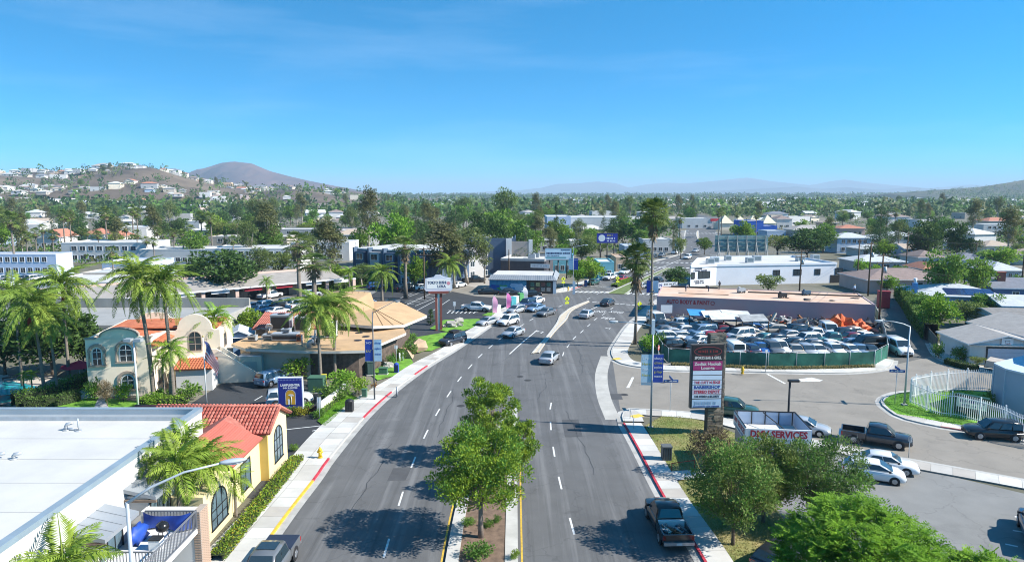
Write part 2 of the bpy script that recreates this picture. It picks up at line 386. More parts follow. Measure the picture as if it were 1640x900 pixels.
SC = smooth_line(GS([(998, 676), (996, 664), (1008, 656), (1040, 657), (1127, 664), (1200, 681), (1297, 705), (1430, 732), (1540, 752), (1640, 770), (1760, 794)]), 1.5)
pavement('pavement_side_street', SC, 2.0, -1, rows=1)
IC = smooth_line(GS([(1700, 720), (1640, 709), (1540, 690), (1497, 683), (1446, 671), (1424, 659), (1410, 645), (1421, 634), (1450, 628), (1540, 625), (1640, 634)]), 1.5)
pavement('pavement_island', IC, [1.6 if p.y < G(0, 672).y else .3 for p in IC], -1, rows=1, paint=[(idx(IC, (1640, 709)), idx(IC, (1490, 681)), M('faded_red_kerb', (.40, .18, .16), .8, .3, 2))])
HC = smooth_line(GS([(1488, 550), (1497, 566), (1510, 577), (1541, 587), (1590, 598), (1660, 612)]), 1.5)
pavement('pavement_garage', HC, 2.4, 1, rows=1)
ap = MB(); A = smooth_line(GS([(980, 571), (973, 600), (978, 635), (994, 672)]), 1.5); ribbon(ap, A, offset_line(A, -1.5), .0145); struct(ap, 'cross_gutter', M('apron_concrete', (.40, .385, .35), .9, .15, .6))
sheet('inn_driveway', [(470, 712), (527, 682), (537, 690), (500, 720), (485, 735), (462, 735)], .012, LOTM)
def median(name, left, right, inner_m, band=.35, label=None):
 o = MB(); L, Rr = resample(left, 40), resample(right, 40)
 ribbon(o, L, Rr, .11); wall_strip(o, L, 0, .15); wall_strip(o, Rr, 0, .15)
 o.quad((L[-1].x, L[-1].y, 0), (Rr[-1].x, Rr[-1].y, 0), (Rr[-1].x, Rr[-1].y, .15), (L[-1].x, L[-1].y, .15))
 s = struct(o, name, inner_m)
 k = MB(); Li = [a.lerp(b, min(.45, band / max(.1, (a - b).length))) for a, b in zip(L, Rr)]; Ri = [b.lerp(a, min(.45, band / max(.1, (a - b).length))) for a, b in zip(L, Rr)]
 ribbon(k, L, Li, .15); ribbon(k, Rr, Ri, .15); wall_strip(k, Li, .1, .15); wall_strip(k, Ri, .1, .15)
 k.build('kerb', CONC, s); return s, L, Rr
mL = smooth_line([Vector((-3.9, 5, 0)), Vector((-3.95, 30, 0)), Vector((-4.0, 44, 0)), Vector((-3.6, 52, 0)), Vector((-2.2, 60, 0)), Vector((-.1, 68.5, 0))], 1)
mR = smooth_line([Vector((.35, 5, 0)), Vector((.35, 30, 0)), Vector((.38, 44, 0)), Vector((.42, 52, 0)), Vector((.5, 60, 0)), Vector((.55, 68.5, 0))], 1)
_, ML, MR = median('planted_median', mL, mR, SOIL, .8)
z8 = lambda P: [(680 + x / 4.5, 420 + y / 4.5) for x, y in P]
nL = smooth_line(GS(z8([(768, 662), (820, 600), (850, 570), (900, 510), (950, 440), (972, 392), (1012, 358), (1060, 327), (1183, 279)])), 1)
nR = smooth_line(GS(z8([(826, 655), (862, 600), (918, 530), (960, 480), (1005, 435), (1032, 402), (1045, 372), (1082, 338), (1191, 286)])), 1)
TANC = M('tan_median_concrete', (.50, .43, .33), .9, .14, .8, .2)
median('turn_lane_median', nL, nR, TANC, .3)
z6 = lambda P: [(860 + x / 5.625, 340 + y / 5.625) for x, y in P]
fL = smooth_line(GS(z6([(625, 733), (660, 716), (720, 690), (800, 655), (870, 625), (960, 590), (1100, 530), (1180, 500)])), 1.5)
fR = smooth_line(GS(z6([(800, 742), (830, 725), (860, 700), (890, 680), (930, 655), (1000, 610), (1120, 545), (1190, 507)])), 1.5)
median('crosswalk_median', fL, fR, M('median_planting', (.12, .16, .05), .95, .4, 1.2, .4), .4)
z5 = lambda P: [(1000 + x / 5, 280 + y / 5) for x, y in P]
median('far_median', smooth_line(GS(z5([(590, 560), (585, 520), (576, 490), (575, 465), (582, 450)])), 2), smooth_line(GS(z5([(606, 558), (603, 520), (598, 490), (595, 465), (596, 450)])), 2), TANC, .4)
mark_root = MB(); mark_root.box(-15, -19, -.02, -14.9, -18.9, -.01)
def mark(name, pts, m=PAINT, z=.0165):
 mb = MB(); n = len(pts); a = sum(pts[i].x * pts[(i + 1) % n].y - pts[(i + 1) % n].x * pts[i].y for i in range(n))
 mb.add([(p.x, p.y, z) for p in (pts if a > 0 else pts[::-1])], [tuple(range(n))]); o = mb.build(name, m, ROADO); return o
ROADO = bpy.data.objects['main_road']
def dash(p, d, L=2.3, w=.14, m=PAINT):
 d = d.normalized(); s = Vector((-d.y, d.x, 0)) * w / 2
 mark('lane_dash', [p - d * L / 2 - s, p + d * L / 2 - s, p + d * L / 2 + s, p - d * L / 2 + s], m)
def dashes(px, L=2.3):
 P = GS(px)
 for i, p in enumerate(P): dash(p, P[min(i + 1, len(P) - 1)] - P[max(i - 1, 0)], L)
dashes([(619, 877), (642, 798), (662, 740), (682, 695), (701, 660), (719, 631), (736, 607), (753, 587), (769, 570), (786, 555), (802, 542), (819, 531), (836, 521), (851, 512), (866, 504), (882, 497), (898, 490)])
dashes([(916, 842), (897, 773), (887, 723), (882, 682), (882, 650), (902, 567), (910, 554), (920, 541), (932, 531), (943, 521), (954, 511), (967, 503), (980, 494)])
dashes([(943, 478), (958, 470)], 2.5); dashes([(984, 462), (1000, 453), (1020, 444), (1036, 437)], 2.5); dashes([(1040, 455), (1056, 446), (1072, 437)], 2.5); dashes([(1106, 404), (1107, 396), (1107, 388), (1107, 380)], 3)
def band(px, w=.14, name='lane_line', m=PAINT):
 L = smooth_line(GS(px), 1.5); mb = MB(); ribbon(mb, offset_line(L, -w / 2), offset_line(L, w / 2), .0167); mb.build(name, m, ROADO)
band([(860, 529), (836, 549), (816, 567)], .18); band([(946, 496), (956, 491.5), (965, 487)], .18)
band([(1100, 412), (1070, 424), (1030, 440)], .22)
ym = MB(); ribbon(ym, offset_line(ML[:38], .18), offset_line(ML[:38], .30), .0168); ribbon(ym, offset_line(MR[:38], -.18), offset_line(MR[:38], -.30), .0168); ym.build('median_edge_line', YPAINT, ROADO)
def arrow(px, d, s=1.0):
 p = G(*px); d = Vector(d).normalized(); r = Vector((d.y, -d.x, 0))
 P = lambda a, b: p + d * a * s + r * b * s
 for poly in ([(-1.2, -.1), (.5, -.1), (.5, .1), (-1.2, .1)], [(.35, -.1), (.55, .1), (.5, -.9), (.32, -.9)], [(.41, -1.7), (.85, -.85), (0, -.85)]):
  mark('turn_arrow', [P(a, b) for a, b in poly])
arrow((869, 532), (.35, 1, 0), .9); arrow((935, 495), (-.5, -1, 0), .9); arrow((1309 * 0 + 977, 526), (.4, 1, 0), .6)
def roadtext(s, px, d, w, h):
 p = G(*px); a = math.atan2(d[1], d[0]) - math.pi / 2
 o = text_mesh(s, 1.0, PAINT, 'road_lettering', ROADO, (p.x, p.y, .0168), (0, 0, a), width=w, depth=.001); o.scale = (1, h, 1)
roadtext('PED', (974, 510), (.45, 1), 2.4, 2.6); roadtext('XING', (987, 500), (.45, 1), 2.6, 2.6); roadtext('XING', (959, 499), (.45, 1), 2.6, 2.6)
def ladder(a, b, n, L=2.6, w=.5, d=None):
 A, B = G(*a), G(*b); t = (B - A).normalized(); d = Vector((-t.y, t.x, 0)) if d is None else Vector(d).normalized()
 for i in range(n):
  p = A.lerp(B, (i + .5) / n); mark('crosswalk_bar', [p - t * w / 2 - d * L / 2, p + t * w / 2 - d * L / 2, p + t * w / 2 + d * L / 2, p - t * w / 2 + d * L / 2])
ladder((918, 467.5), (976, 468), 7, 2.6, .75, (.5, 1, 0)); ladder((1002, 470), (1056, 471.5), 5, 2.6, .75, (.5, 1, 0))
def teeth(a, b, n):
 A, B = G(*a), G(*b); t = (B - A).normalized(); d = Vector((-t.y, t.x, 0))
 for i in range(n):
  p = A.lerp(B, i / n); mark('yield_mark', [p, p + t * .9, p + t * .9 + d * .45, p + d * .45])
teeth((948, 484), (1030, 490), 9); teeth((938, 458), (986, 460.5), 7)
ladder((1038, 428), (1105, 429.5), 9, 2.2, .8, (.6, 1, 0)); ladder((1050, 420.5), (1112, 421), 8, 2.2, .8, (.6, 1, 0)); ladder((1098, 374), (1146, 374), 8, 4, 1)
SS = bpy.data.objects['side_street']; ROADO = SS
mark('stop_line', GS([(1012, 604), (1016, 604), (1008, 621), (1003, 621)]))
mark('lane_line', GS([(1227, 599), (1231, 599), (1259, 614), (1256, 614.6)])); mark('lane_line', GS([(1120, 600), (1122, 600), (1136, 606), (1134, 606)]))
mark('worn_marking', GS([(1279, 607), (1300, 604.5), (1318, 609), (1312, 611), (1283, 611)])); ROADO = bpy.data.objects['main_road']
ROADO = bpy.data.objects['restaurant_lot']
for a, b in (((718, 497), (766, 500)), ((600, 512), (690, 470)), ((640, 512), (700, 480)), ((660, 470), (640, 478)), ((680, 466), (655, 475)), ((705, 474), (665, 490)), ((720, 480), (690, 500))):
 A, B = G(*a), G(*b); t = (B - A).normalized(); s = Vector((-t.y, t.x, 0)) * .07; mark('bay_line', [A - s, B - s, B + s, A + s], z=.012)
for i in range(7):
 A = G(716 + i * 7, 502); B = G(722 + i * 7, 497); t = (B - A).normalized(); s = Vector((-t.y, t.x, 0)) * .1; mark('hatch_line', [A - s, B - s, B + s, A + s], z=.0122)
for i in range(8):
 A = G(612 + i * 11, 493 - i * 3.2); B = A + Vector((4.6, 2.5, 0)); t = (B - A).normalized(); s = Vector((-t.y, t.x, 0)) * .07; mark('bay_line', [A - s, B - s, B + s, A + s], z=.0122)
ROADO = bpy.data.objects['bar_parking_lot']
mark('bay_line', GS([(1622, 848), (1640, 851), (1640, 853), (1622, 850)]), z=.013); mark('bay_line', GS([(1610, 870), (1630, 874), (1630, 876), (1610, 872)]), z=.013)
mark('bay_line', GS([(1625, 826), (1650, 829), (1650, 831), (1625, 828)]), z=.013)
ROADO = bpy.data.objects['strip_mall_lot']
for i in range(8):
 A = G(470 - i * 14, 497 - i * .4); B = A + Vector((1.5, 5, 0)); s = Vector((.07, 0, 0)); mark('bay_line', [A - s, B - s, B + s, A + s], z=.0105)
ROADO = bpy.data.objects['inn_parking_lot']
for a, b in (((408, 641), (420, 634)), ((432, 613), (440, 607)), ((500, 690), (524, 684)), ((455, 688), (520, 681))):
 A, B = G(*a), G(*b); t = (B - A).normalized(); s = Vector((-t.y, t.x, 0)) * .07; mark('bay_line', [A - s, B - s, B + s, A + s], z=.0135)
rgc = random.Random(5)                                    # tar crack seals
for px, d, n in (((560, 820), (.02, 1), 12), ((700, 700), (.05, 1), 14), ((860, 640), (.15, 1), 10), ((950, 760), (-.02, 1), 14), ((930, 600), (.1, 1), 12), ((790, 585), (.35, 1), 10), ((840, 610), (1, .3), 9)):
 L = [G(*px)]; v = Vector((d[0], d[1], 0)).normalized()
 for _ in range(n): L.append(L[-1] + v * 1.1 + Vector((rgc.uniform(-.22, .22), rgc.uniform(-.22, .22), 0)))
 mb = MB(); ribbon(mb, offset_line(L, -.02), offset_line(L, .022), .0155); mb.build('crack_seal', M('tar_seal', (.03, .03, .032), .6, .1, 3), ROADO if False else bpy.data.objects['main_road'])
for px, w, h in (((760, 640), 2.4, 3.2), ((905, 700), 1.6, 5), ((620, 770), 1.4, 2.6), ((965, 640), 2.2, 2.2)):
 p = G(*px); mark('road_patch', [p, p + Vector((w, .1, 0)), p + Vector((w + .1, h, 0)), p + Vector((.05, h - .1, 0))], M('patch_asphalt', (.075, .075, .077), .85, .15, .8, .2), .0125)
def manhole(px, r=.42):
 p = G(*px); o = tag(MB().cyl(0, 0, .008, .0165, r, 20).build('manhole_cover', M('cast_iron', (.045, .042, .04), .7, .3, 8), None, (p.x, p.y, 0)), 'round iron manhole cover set into the road', 'manhole', 'manhole covers in the road')
for px in ((833, 603), (845, 609), (738, 650), (1000, 632), (1060, 612)): manhole(px)
# =================================================================== BUILDING KIT
WINC = {}
def window(parent, side, s, z, w, h, W=0, D=0, fm=None, gm=None, arch=False, mull=1, name='window', inset=0):
 """a window in a wall of a box W x D (front faces local -y); s runs along that wall, z is the sill height"""
 fm = fm or WHITE; gm = gm or GLASS; key = (round(w, 2), round(h, 2), fm.name, gm.name, arch, mull)
 if key not in WINC:
  t = min(.09, w * .08); f = MB(); p = MB()
  if arch:
   n = 12; r = w / 2; zs = h - r
   arc = [(r * math.cos(math.pi * k / n), zs + r * math.sin(math.pi * k / n)) for k in range(n + 1)]
   inn = [((r - t) * math.cos(math.pi * k / n), zs + (r - t) * math.sin(math.pi * k / n)) for k in range(n + 1)]
   out = [(r, 0)] + arc + [(-r, 0)]; ins = [(r - t, 0)] + inn + [(-r + t, 0)]
   for a, b, c, d in zip(out, out[1:], ins[1:], ins):
    f.quad((a[0], -.05, a[1]), (b[0], -.05, b[1]), (c[0], -.05, c[1]), (d[0], -.05, d[1])); f.quad((a[0], .02, a[1]), (b[0], .02, b[1]), (b[0], -.05, b[1]), (a[0], -.05, a[1]))
   p.add([(x, -.012, z_) for x, z_ in ins], [tuple(range(len(ins)))[::-1]])
   for k in range(1, mull + 1): x = -r + w * k / (mull + 1); f.box(x - .03, -.045, 0, x + .03, .01, zs + math.sqrt(max(0, (r - t) ** 2 - x * x)))
   f.box(-r, -.045, zs * .5 - .03, r, .01, zs * .5 + .03); f.box(-r, -.045, zs - .03, r, .01, zs + .03)
   f.box(-r - .05, -.09, -.08, r + .05, .02, 0)
  else:
   f.box(-w / 2 - t, -.06, -t, -w / 2, .02, h + t); f.box(w / 2, -.06, -t, w / 2 + t, .02, h + t)
   f.box(-w / 2, -.06, h, w / 2, .02, h + t); f.box(-w / 2 - .02, -.09, -t - .01, w / 2 + .02, .02, 0)
   for k in range(1, mull + 1): x = -w / 2 + w * k / (mull + 1); f.box(x - .025, -.045, 0, x + .025, .01, h)
   p.quad((-w / 2, -.012, 0), (w / 2, -.012, 0), (w / 2, -.012, h), (-w / 2, -.012, h))
  WINC[key] = (f.mesh('window', fm), p.mesh('pane', gm))
 loc, rz = {'front': ((s, 0, z), 0), 'right': ((W, s, z), R(90)), 'left': ((0, s, z), R(-90)), 'back': ((s, D, z), R(180))}[side]
 o = ob(name, WINC[key][0], parent, loc, rz); ob('pane', WINC[key][1], o)
 return o
def box_part(name, parent, m, *b):
 return MB().box(*b).build(name, m, parent)
def frame(a, b, za=0, zb=0):
 A = a if isinstance(a, Vector) else G(a[0], a[1], za); B = b if isinstance(b, Vector) else G(b[0], b[1], zb); d = B - A
 return Vector((A.x, A.y, 0)), math.atan2(d.y, d.x), math.hypot(d.x, d.y)
def building(name, label, cat, a, b, D, H, wm, rm, roof='flat', rise=1.2, over=.45, par=.5, cope=None, group=None, wins=(), zt=0, W=None, loc=None, rz=None, wfm=None, wgm=None, ac=0, door=None):
 """front wall from survey point a to b (sighted on plane zt), depth D, wall height H"""
 if loc is None: loc, rz, W = frame(a, b, zt, zt)
 t = thing(name, label, cat, loc, rz, group)
 box_part('wall', t, wm, 0, 0, 0, W, D, H)
 if roof == 'flat':
  r = MB(); r.quad((.2, .2, H + .02), (W - .2, .2, H + .02), (W - .2, D - .2, H + .02), (.2, D - .2, H + .02)); ro = r.build('roof', rm, t)
  if par:
   c = MB(); w = .22
   for x0, y0, x1, y1 in ((-.03, -.03, W + .03, w), (-.03, D - w, W + .03, D + .03), (-.03, w, w, D - w), (W - w, w, W + .03, D - w)): c.box(x0, y0, H - .05, x1, y1, H + par)
   c.build('parapet', cope or wm, t)
  for k in range(ac):
   x, y = W * random.uniform(.15, .85), D * random.uniform(.25, .75)
   u = MB(); s = random.uniform(.6, 1.0); u.box(x - s, y - s * .7, H + .02, x + s, y + s * .7, H + 1.1); u.box(x - s - .04, y - s * .7 - .04, H + 1.1, x + s + .04, y + s * .7 + .04, H + 1.2); u.cyl(x, y, H + 1.2, H + 1.26, s * .5, 10, 1)
   u.build('air_conditioner', [GALV, BLACK], ro)
 else:
  r = MB(); o = over; th = .16
  if roof == 'gable':
   E = [(-o, -o, H), (W + o, -o, H), (W + o, D + o, H), (-o, D + o, H)]; r0, r1 = (-o, D / 2, H + rise), (W + o, D / 2, H + rise)
  elif roof == 'gabley':
   E = [(-o, -o, H), (W + o, -o, H), (W + o, D + o, H), (-o, D + o, H)]; r0, r1 = (W / 2, -o, H + rise), (W / 2, D + o, H + rise)
  else:
   E = [(-o, -o, H), (W + o, -o, H), (W + o, D + o, H), (-o, D + o, H)]
   if W >= D: r0, r1 = (D / 2, D / 2, H + rise), (W - D / 2, D / 2, H + rise)
   else: r0, r1 = (W / 2, W / 2, H + rise), (W / 2, D - W / 2, H + rise)
  vs = E + [r0, r1]
  fs = [(0, 1, 5, 4), (2, 3, 4, 5), (1, 2, 5), (3, 0, 4)] if (roof == 'gable' or (roof == 'hip' and W >= D)) else [(1, 2, 5, 4), (3, 0, 4, 5), (0, 1, 4), (2, 3, 5)]
  if roof != 'hip': fs = fs[:2]
  r.add(vs, fs)
  for i in range(4):
   a_, b_ = E[i], E[(i + 1) % 4]
   if roof == 'gable' and i in (1, 3) or roof == 'gabley' and i in (0, 2):
    rr = (r1 if i == 1 else r0) if roof == 'gable' else (r0 if i == 0 else r1)
    r.quad(a_, rr, (rr[0], rr[1], rr[2] - th), (a_[0], a_[1], a_[2] - th), 1); r.quad(rr, b_, (b_[0], b_[1], b_[2] - th), (rr[0], rr[1], rr[2] - th), 1)
   else: r.quad((a_[0], a_[1], a_[2] - th), (b_[0], b_[1], b_[2] - th), b_, a_, 1)
  r.add([(x, y, z - th) for x, y, z in E], [(3, 2, 1, 0)], 1)
  ro = r.build('roof', [rm, cope or WHITE], t)
  if roof != 'hip':
   for e in (0, 1):
    gb = MB(); x, y = W * e, D * e
    if roof == 'gable': gb.tri((x, 0, H), (x, D, H), (x, D / 2, H + rise * .98))
    else: gb.tri((0, y, H), (W, y, H), (W / 2, y, H + rise * .98))
    gb.build('gable', wm, t)
 for wdef in wins:
  sd, s, z, w, h = wdef[:5]; kw = wdef[5] if len(wdef) > 5 else {}
  window(t, sd, s, z, w, h, W, D, kw.get('fm', wfm), kw.get('gm', wgm), kw.get('arch', False), kw.get('mull', 1))
 if door:
  sd, s, w, h, m = door; d = MB(); d.box(-w / 2, -.05, 0, w / 2, .02, h); d.cyl(w * .35, -.08, h * .45, h * .48, .04, 6)
  lo, rr = {'front': ((s, 0, 0), 0), 'right': ((W, s, 0), R(90)), 'left': ((0, s, 0), R(-90))}[sd]
  d.build('door', m, t, lo, rr)
 t['W'] = W
 return t
def row_wins(n, W, z, w, h, side='front', m=.1, D=None, **kw):
 L = W if side in ('front', 'back') else D
 return [(side, L * (m + (1 - 2 * m) * (i + .5) / n), z, w, h, kw) for i in range(n)]
CREAM = M('cream_stucco', (.80, .70, .55), .9, .07, .5, .1)
PALEYEL = M('pale_yellow_stucco', (.70, .60, .34), .9, .06, .5, .1)
OCHRE = M('ochre_stucco', (.60, .42, .12), .9, .06, .5, .1)
WSTUC = M('white_stucco', (.58, .575, .56), .9, .07, .4, .08)
WROOF = M('white_roof_coating', (.50, .49, .465), .85, .10, .22, .05, detail=9)
COPE = M('blue_grey_coping', (.26, .33, .38), .5, .08, 1, metal=.2)
REDTILE = M('red_clay_tile', (.36, .10, .07), .8, .2, 1.4, .1, col2=(.46, .17, .125))
TAUPE = M('taupe_trim', (.34, .28, .23), .85, .08, 1)
BRICK = M('pale_brick', (.42, .30, .22), .9, .2, 3, .3)
GREYM = M('grey_metal_roof', (.30, .32, .34), .55, .07, .5, metal=.25)
# =================================================================== WHITE APARTMENT BUILDING (near left)
ab = thing('apartment_building', 'white flat-roofed apartment building with grey-blue coping, sloped metal hoods and railed balcony', 'building')
X1, Yb, ZC, ZR = -22.5, 48.2, 6.65, 5.75
w = MB(); w.box(-62, 8, 0, X1, Yb, ZR); w.box(-62, Yb - .3, ZR, X1, Yb, ZC - .06); w.box(X1 - .3, 8, ZR, X1, Yb - .3, ZC - .06); w.build('wall', WSTUC, ab)
r = MB(); r.quad((-62, 8, ZR + .01), (X1 - .3, 8, ZR + .01), (X1 - .3, Yb - .3, ZR + .01), (-62, Yb - .3, ZR + .01)); roofo = r.build('roof', WROOF, ab)
c = MB(); c.box(X1 - .38, 8, ZC - .05, X1 + .06, Yb + .06, ZC); c.box(-62, Yb - .38, ZC - .052, X1 - .38, Yb + .06, ZC - .002); c.box(X1 - .002, 8, ZC - .3, X1 + .05, Yb + .05, ZC - .055); c.build('coping', COPE, ab)
fl = MB(); fl.box(-62, Yb - .36, ZR + .01, X1 - .3, Yb - .302, ZR + .16); fl.box(-62, Yb - .33, ZR + .16, X1 - .3, Yb - .302, ZR + .30); fl.build('flashing', M('grey_flashing', (.40, .43, .45), .5, .1, 2), ab)
sm = MB()
for y in (44.2, 40.6, 37.1, 33.5, 29.9, 26): sm.box(-62, y, ZR + .01, X1 - .32, y + .07, ZR + .018)
sm.build('roof_seams', M('roof_seam', (.38, .375, .36), .8, .1, .5), roofo)
par2 = MB(); par2.prism([(-62, 40), (-62, Yb - .4), (-44.5, Yb - .4), (-47, 44.5)], ZR, ZC - .25); par2.build('raised_roof', WROOF, ab)
def vent(x, y, h=.35, lean=True):
 v = MB(); v.cyl(0, 0, 0, .05, .22, 10, 0)
 v.tube([(0, 0, 0), (0, 0, h * .6), (.06, 0, h * .85), (.45, .12, h)] if lean else [(0, 0, 0), (0, 0, h)], .11 if lean else .05, 8, 0); v.build('roof_vent', GALV, ab, (x, y, ZR + .01))
for u, v_ in ((22, 735), (-4, 735)): p = G(u, v_, ZR); vent(p.x, p.y)
p = G(106, 689, ZR); vent(p.x, p.y, .5); p = G(126, 690, ZR); vent(p.x, p.y, .9, False)
pp = MB(); p = G(126, 689, ZR); pp.tube([(p.x, p.y, ZR + .12), (p.x - 1.1, p.y + .05, ZR + .1)], .05, 6); pp.build('vent_pipe', WHITE, ab)
for (y0, y1) in ((32.9, 36.1), (37.9, 41.4)):
 xo = -20.65
 hd = MB(); hd.add([(X1, y0, 5.03), (xo, y0, 4.6), (xo, y1, 4.6), (X1, y1, 5.03), (X1, y0, 4.8), (xo, y0, 4.38), (xo, y1, 4.38), (X1, y1, 4.8)], [(0, 1, 2, 3), (7, 6, 5, 4), (0, 4, 5, 1), (1, 5, 6, 2), (2, 6, 7, 3)], 0)
 h = hd.build('window_hood', [GREYM], ab)
 for k in range(1, 4): yy = y0 + (y1 - y0) * k / 4; sb = MB(); sb.beam((X1, yy, 5.045), (xo, yy, 4.615), .05, .04); sb.build('roof_rib', GREYM, h)
 fs = MB(); fs.box(X1, y0 - .04, 4.25, xo + .02, y0 + .1, 4.39); fs.build('fascia', M('brown_fascia', (.16, .12, .09), .8, .2, 2), h)
 bw = MB(); bw.box(X1 + .002, y0 + .25, 0, -21.25, y1 - .15, 4.5); bw.build('bay_wall', WSTUC, ab)
 gw = window(ab, 'front', 0, 0, (y1 - y0) * .62, 2.3, fm=BLACK, gm=GLASS2, mull=2); gw.location = (-21.25, y0 + .3 + (y1 - y0) * .36, 1.95 + .15); gw.rotation_euler = (0, 0, R(90))
bx0, bx1, by0, by1, bz = -21.25, -18.0, 28.0, 37.2, 3.0
bf = MB(); bf.box(bx0, by0, bz - .28, bx1, by1, bz); bal = bf.build('balcony', [WSTUC], ab)
def railing(parent, a, b, z0, z1, m, n, name='railing'):
 a, b = Vector(a), Vector(b); f = MB(); f.beam((a.x, a.y, z1), (b.x, b.y, z1), .07, .06); f.beam((a.x, a.y, z0 + .1), (b.x, b.y, z0 + .1), .05, .05); ro = f.build(name, m, parent)
 bm = MB().box(-.016, -.016, z0 + .1, .016, .016, z1).mesh('baluster', m)
 for i in range(n + 1): p = a.lerp(b, i / n); ob('baluster', bm, ro, (p.x, p.y, 0))
RAILM = M('grey_rail_paint', (.16, .165, .18), .5, .06, 2)
railing(ab, (bx1, 29, 0), (bx1, by1, 0), bz, 4.1, RAILM, 54); railing(ab, (-20.9, by1 - .06, 0), (bx1, by1 - .06, 0), bz, 4.1, RAILM, 16); railing(ab, (-20.9, 32.6, 0), (bx1, 32.6, 0), bz, 4.1, RAILM, 18)
ww = MB(); ww.box(-21.2, 37.26, 0, -18.25, 37.9, 4.0); ww.build('wing_wall', WSTUC, ab)
bk = MB(); bk.box(-18.25, 37.24, 0, -17.85, 38.3, 3.98); bp = bk.build('brick_pier', M('mortar', (.36, .30, .25), .95, .1, 4), ab)
brm = MB().box(-.005, .01, .008, .012, .235, .068).mesh('brick', BRICK); brn = MB().box(.01, -.012, .008, .19, .005, .068).mesh('brick', BRICK)
for j in range(52):
 for i in range(4): ob('brick', brm, bp, (-17.85, 37.25 + i * .255 + (.1 if j % 2 else 0), j * .076))
 if j % 2 == 0:
  for i in range(2): ob('brick', brn, bp, (-18.25 + i * .2, 37.24, j * .076))
lw = [window(ab, 'front', 0, 0, 1.5, 1.9, fm=WHITE, gm=GLASS2, mull=1) for _ in range(3)]
for i, o in enumerate(lw): o.location = (-21.2, 34.2 + i * 1.05 - 2, .5); o.rotation_euler = (0, 0, R(90))
tarp = MB(); nx, ny = 12, 8
for i in range(nx + 1):
 for j in range(ny + 1):
  s, t_ = i / nx, j / ny
  tarp.v.append((-20.9 + 2.7 * s, 36.95 - .10 * math.sin(s * 9) - .25 * (1 - t_) * math.sin(3 + s * 7), 3.12 + (1.0 - .28 * math.sin(s * math.pi)) * t_))
for i in range(nx):
 for j in range(ny): q = i * (ny + 1) + j; tarp.f.append((q, q + ny + 1, q + ny + 2, q + 1)); tarp.m.append(0); tarp.s.append(True)
BLUET = M('blue_tarp', (.02, .07, .36), .5, .15, 3)
tag(tarp.build('blue_tarp', BLUET), 'blue tarpaulin hung along the inside of the balcony railing', 'tarp')
t2 = MB(); t2.blob((-20.5, 35.6, 3.5), (.32, .9, .55), 0, 3, .5, 10, 8, 1.5); tag(t2.build('covered_furniture', BLUET), 'blue tarpaulin bundled over something on the balcony floor', 'tarp')
bbq = thing('kettle_barbecue', 'black kettle barbecue standing on the balcony by the blue tarpaulin', 'barbecue', (-19.3, 35.9, bz))
b = MB(); b.blob((0, 0, .78), (.36, .36, .30), 0, 1, 0, 14, 8); b.build('kettle', M('black_enamel', (.015, .015, .016), .25, 0), bbq)
for k in range(3): a = k * 2.1; MB().tube([(.2 * math.cos(a), .2 * math.sin(a), .6), (.38 * math.cos(a), .38 * math.sin(a), 0)], .02, 6).build('leg', BLACK, bbq)
MB().tube([(-.08, 0, 1.06), (-.06, 0, 1.13), (.06, 0, 1.13), (.08, 0, 1.06)], .015, 6).build('lid_handle', BLACK, bbq)
bc = thing('covered_crate', 'white crate beside the kettle barbecue on the balcony', 'crate', (-19.2, 35.0, bz)); box_part('crate_body', bc, WHITE, -.3, -.25, 0, .3, .25, .55); box_part('crate_lid', bc, BLACK, -.32, -.27, .55, .32, .27, .62)
# =================================================================== YELLOW TILE-ROOFED BUILDING
yb = thing('tile_roof_building', 'cream and yellow building with red clay tile roofs and arched windows', 'building')
w = MB(); w.box(-30, 50.8, 0, -18.75, 55.1, 3.95); w.tri((-18.75, 50.8, 3.95), (-18.75, 55.1, 3.95), (-18.75, 53.0, 5.05)); w.build('wall', PALEYEL, yb)
w = MB(); w.box(-26, 44.9, 0, -19.4, 50.798, 3.55); w.box(-25, 40.6, 0, -19.2, 44.9, 3.3); w.build('side_wing', PALEYEL, yb)
w = MB(); w.box(-19.4, 50.70, 0, -18.76, 50.799, 3.6); w.build('yellow_return_wall', OCHRE, yb)
rb = MB()
def slab(mb, q, th, m=0):
 q = [Vector(p) for p in q]; nn = (q[1] - q[0]).cross(q[2] - q[0]).normalized() * th; lo = [p - nn for p in q]
 mb.add(q + lo, [(0, 1, 2, 3), (7, 6, 5, 4)] + [(i, i + 4, (i + 1) % 4 + 4, (i + 1) % 4) for i in range(4)], m)
slab(rb, [(-30, 50.35, 3.86), (-18.45, 50.35, 3.86), (-18.45, 53.0, 5.18), (-30, 53.0, 5.18)], .1); slab(rb, [(-18.45, 55.6, 3.86), (-30, 55.6, 3.86), (-30, 53.0, 5.18), (-18.45, 53.0, 5.18)], .1)
slab(rb, [(-19.0, 44.7, 3.5), (-19.0, 50.4, 3.5), (-22, 51.6, 4.95), (-22, 44.7, 4.95)], .1); slab(rb, [(-25, 51.6, 3.5), (-25, 44.7, 3.5), (-22, 44.7, 4.95), (-22, 51.6, 4.95)], .1)
tr = rb.build('roof', REDTILE, yb)
def barrel(L, r, m, name):
 t = MB(); n = 5; o = len(t.v)
 for e in (0, 1):
  for k in range(n + 1): a = math.pi * k / n; rr = r * (1.0 if e == 0 else .86); t.v.append((rr * math.cos(a), L * e, rr * math.sin(a) * .8 + (.02 if e == 0 else 0)))
 for k in range(n): t.f.append((k, k + 1, n + 2 + k, n + 1 + k)); t.m.append(0); t.s.append(True)
 t.f.append(tuple(range(n + 1))[::-1]); t.m.append(0); t.s.append(False)
 return t.mesh(name, m)
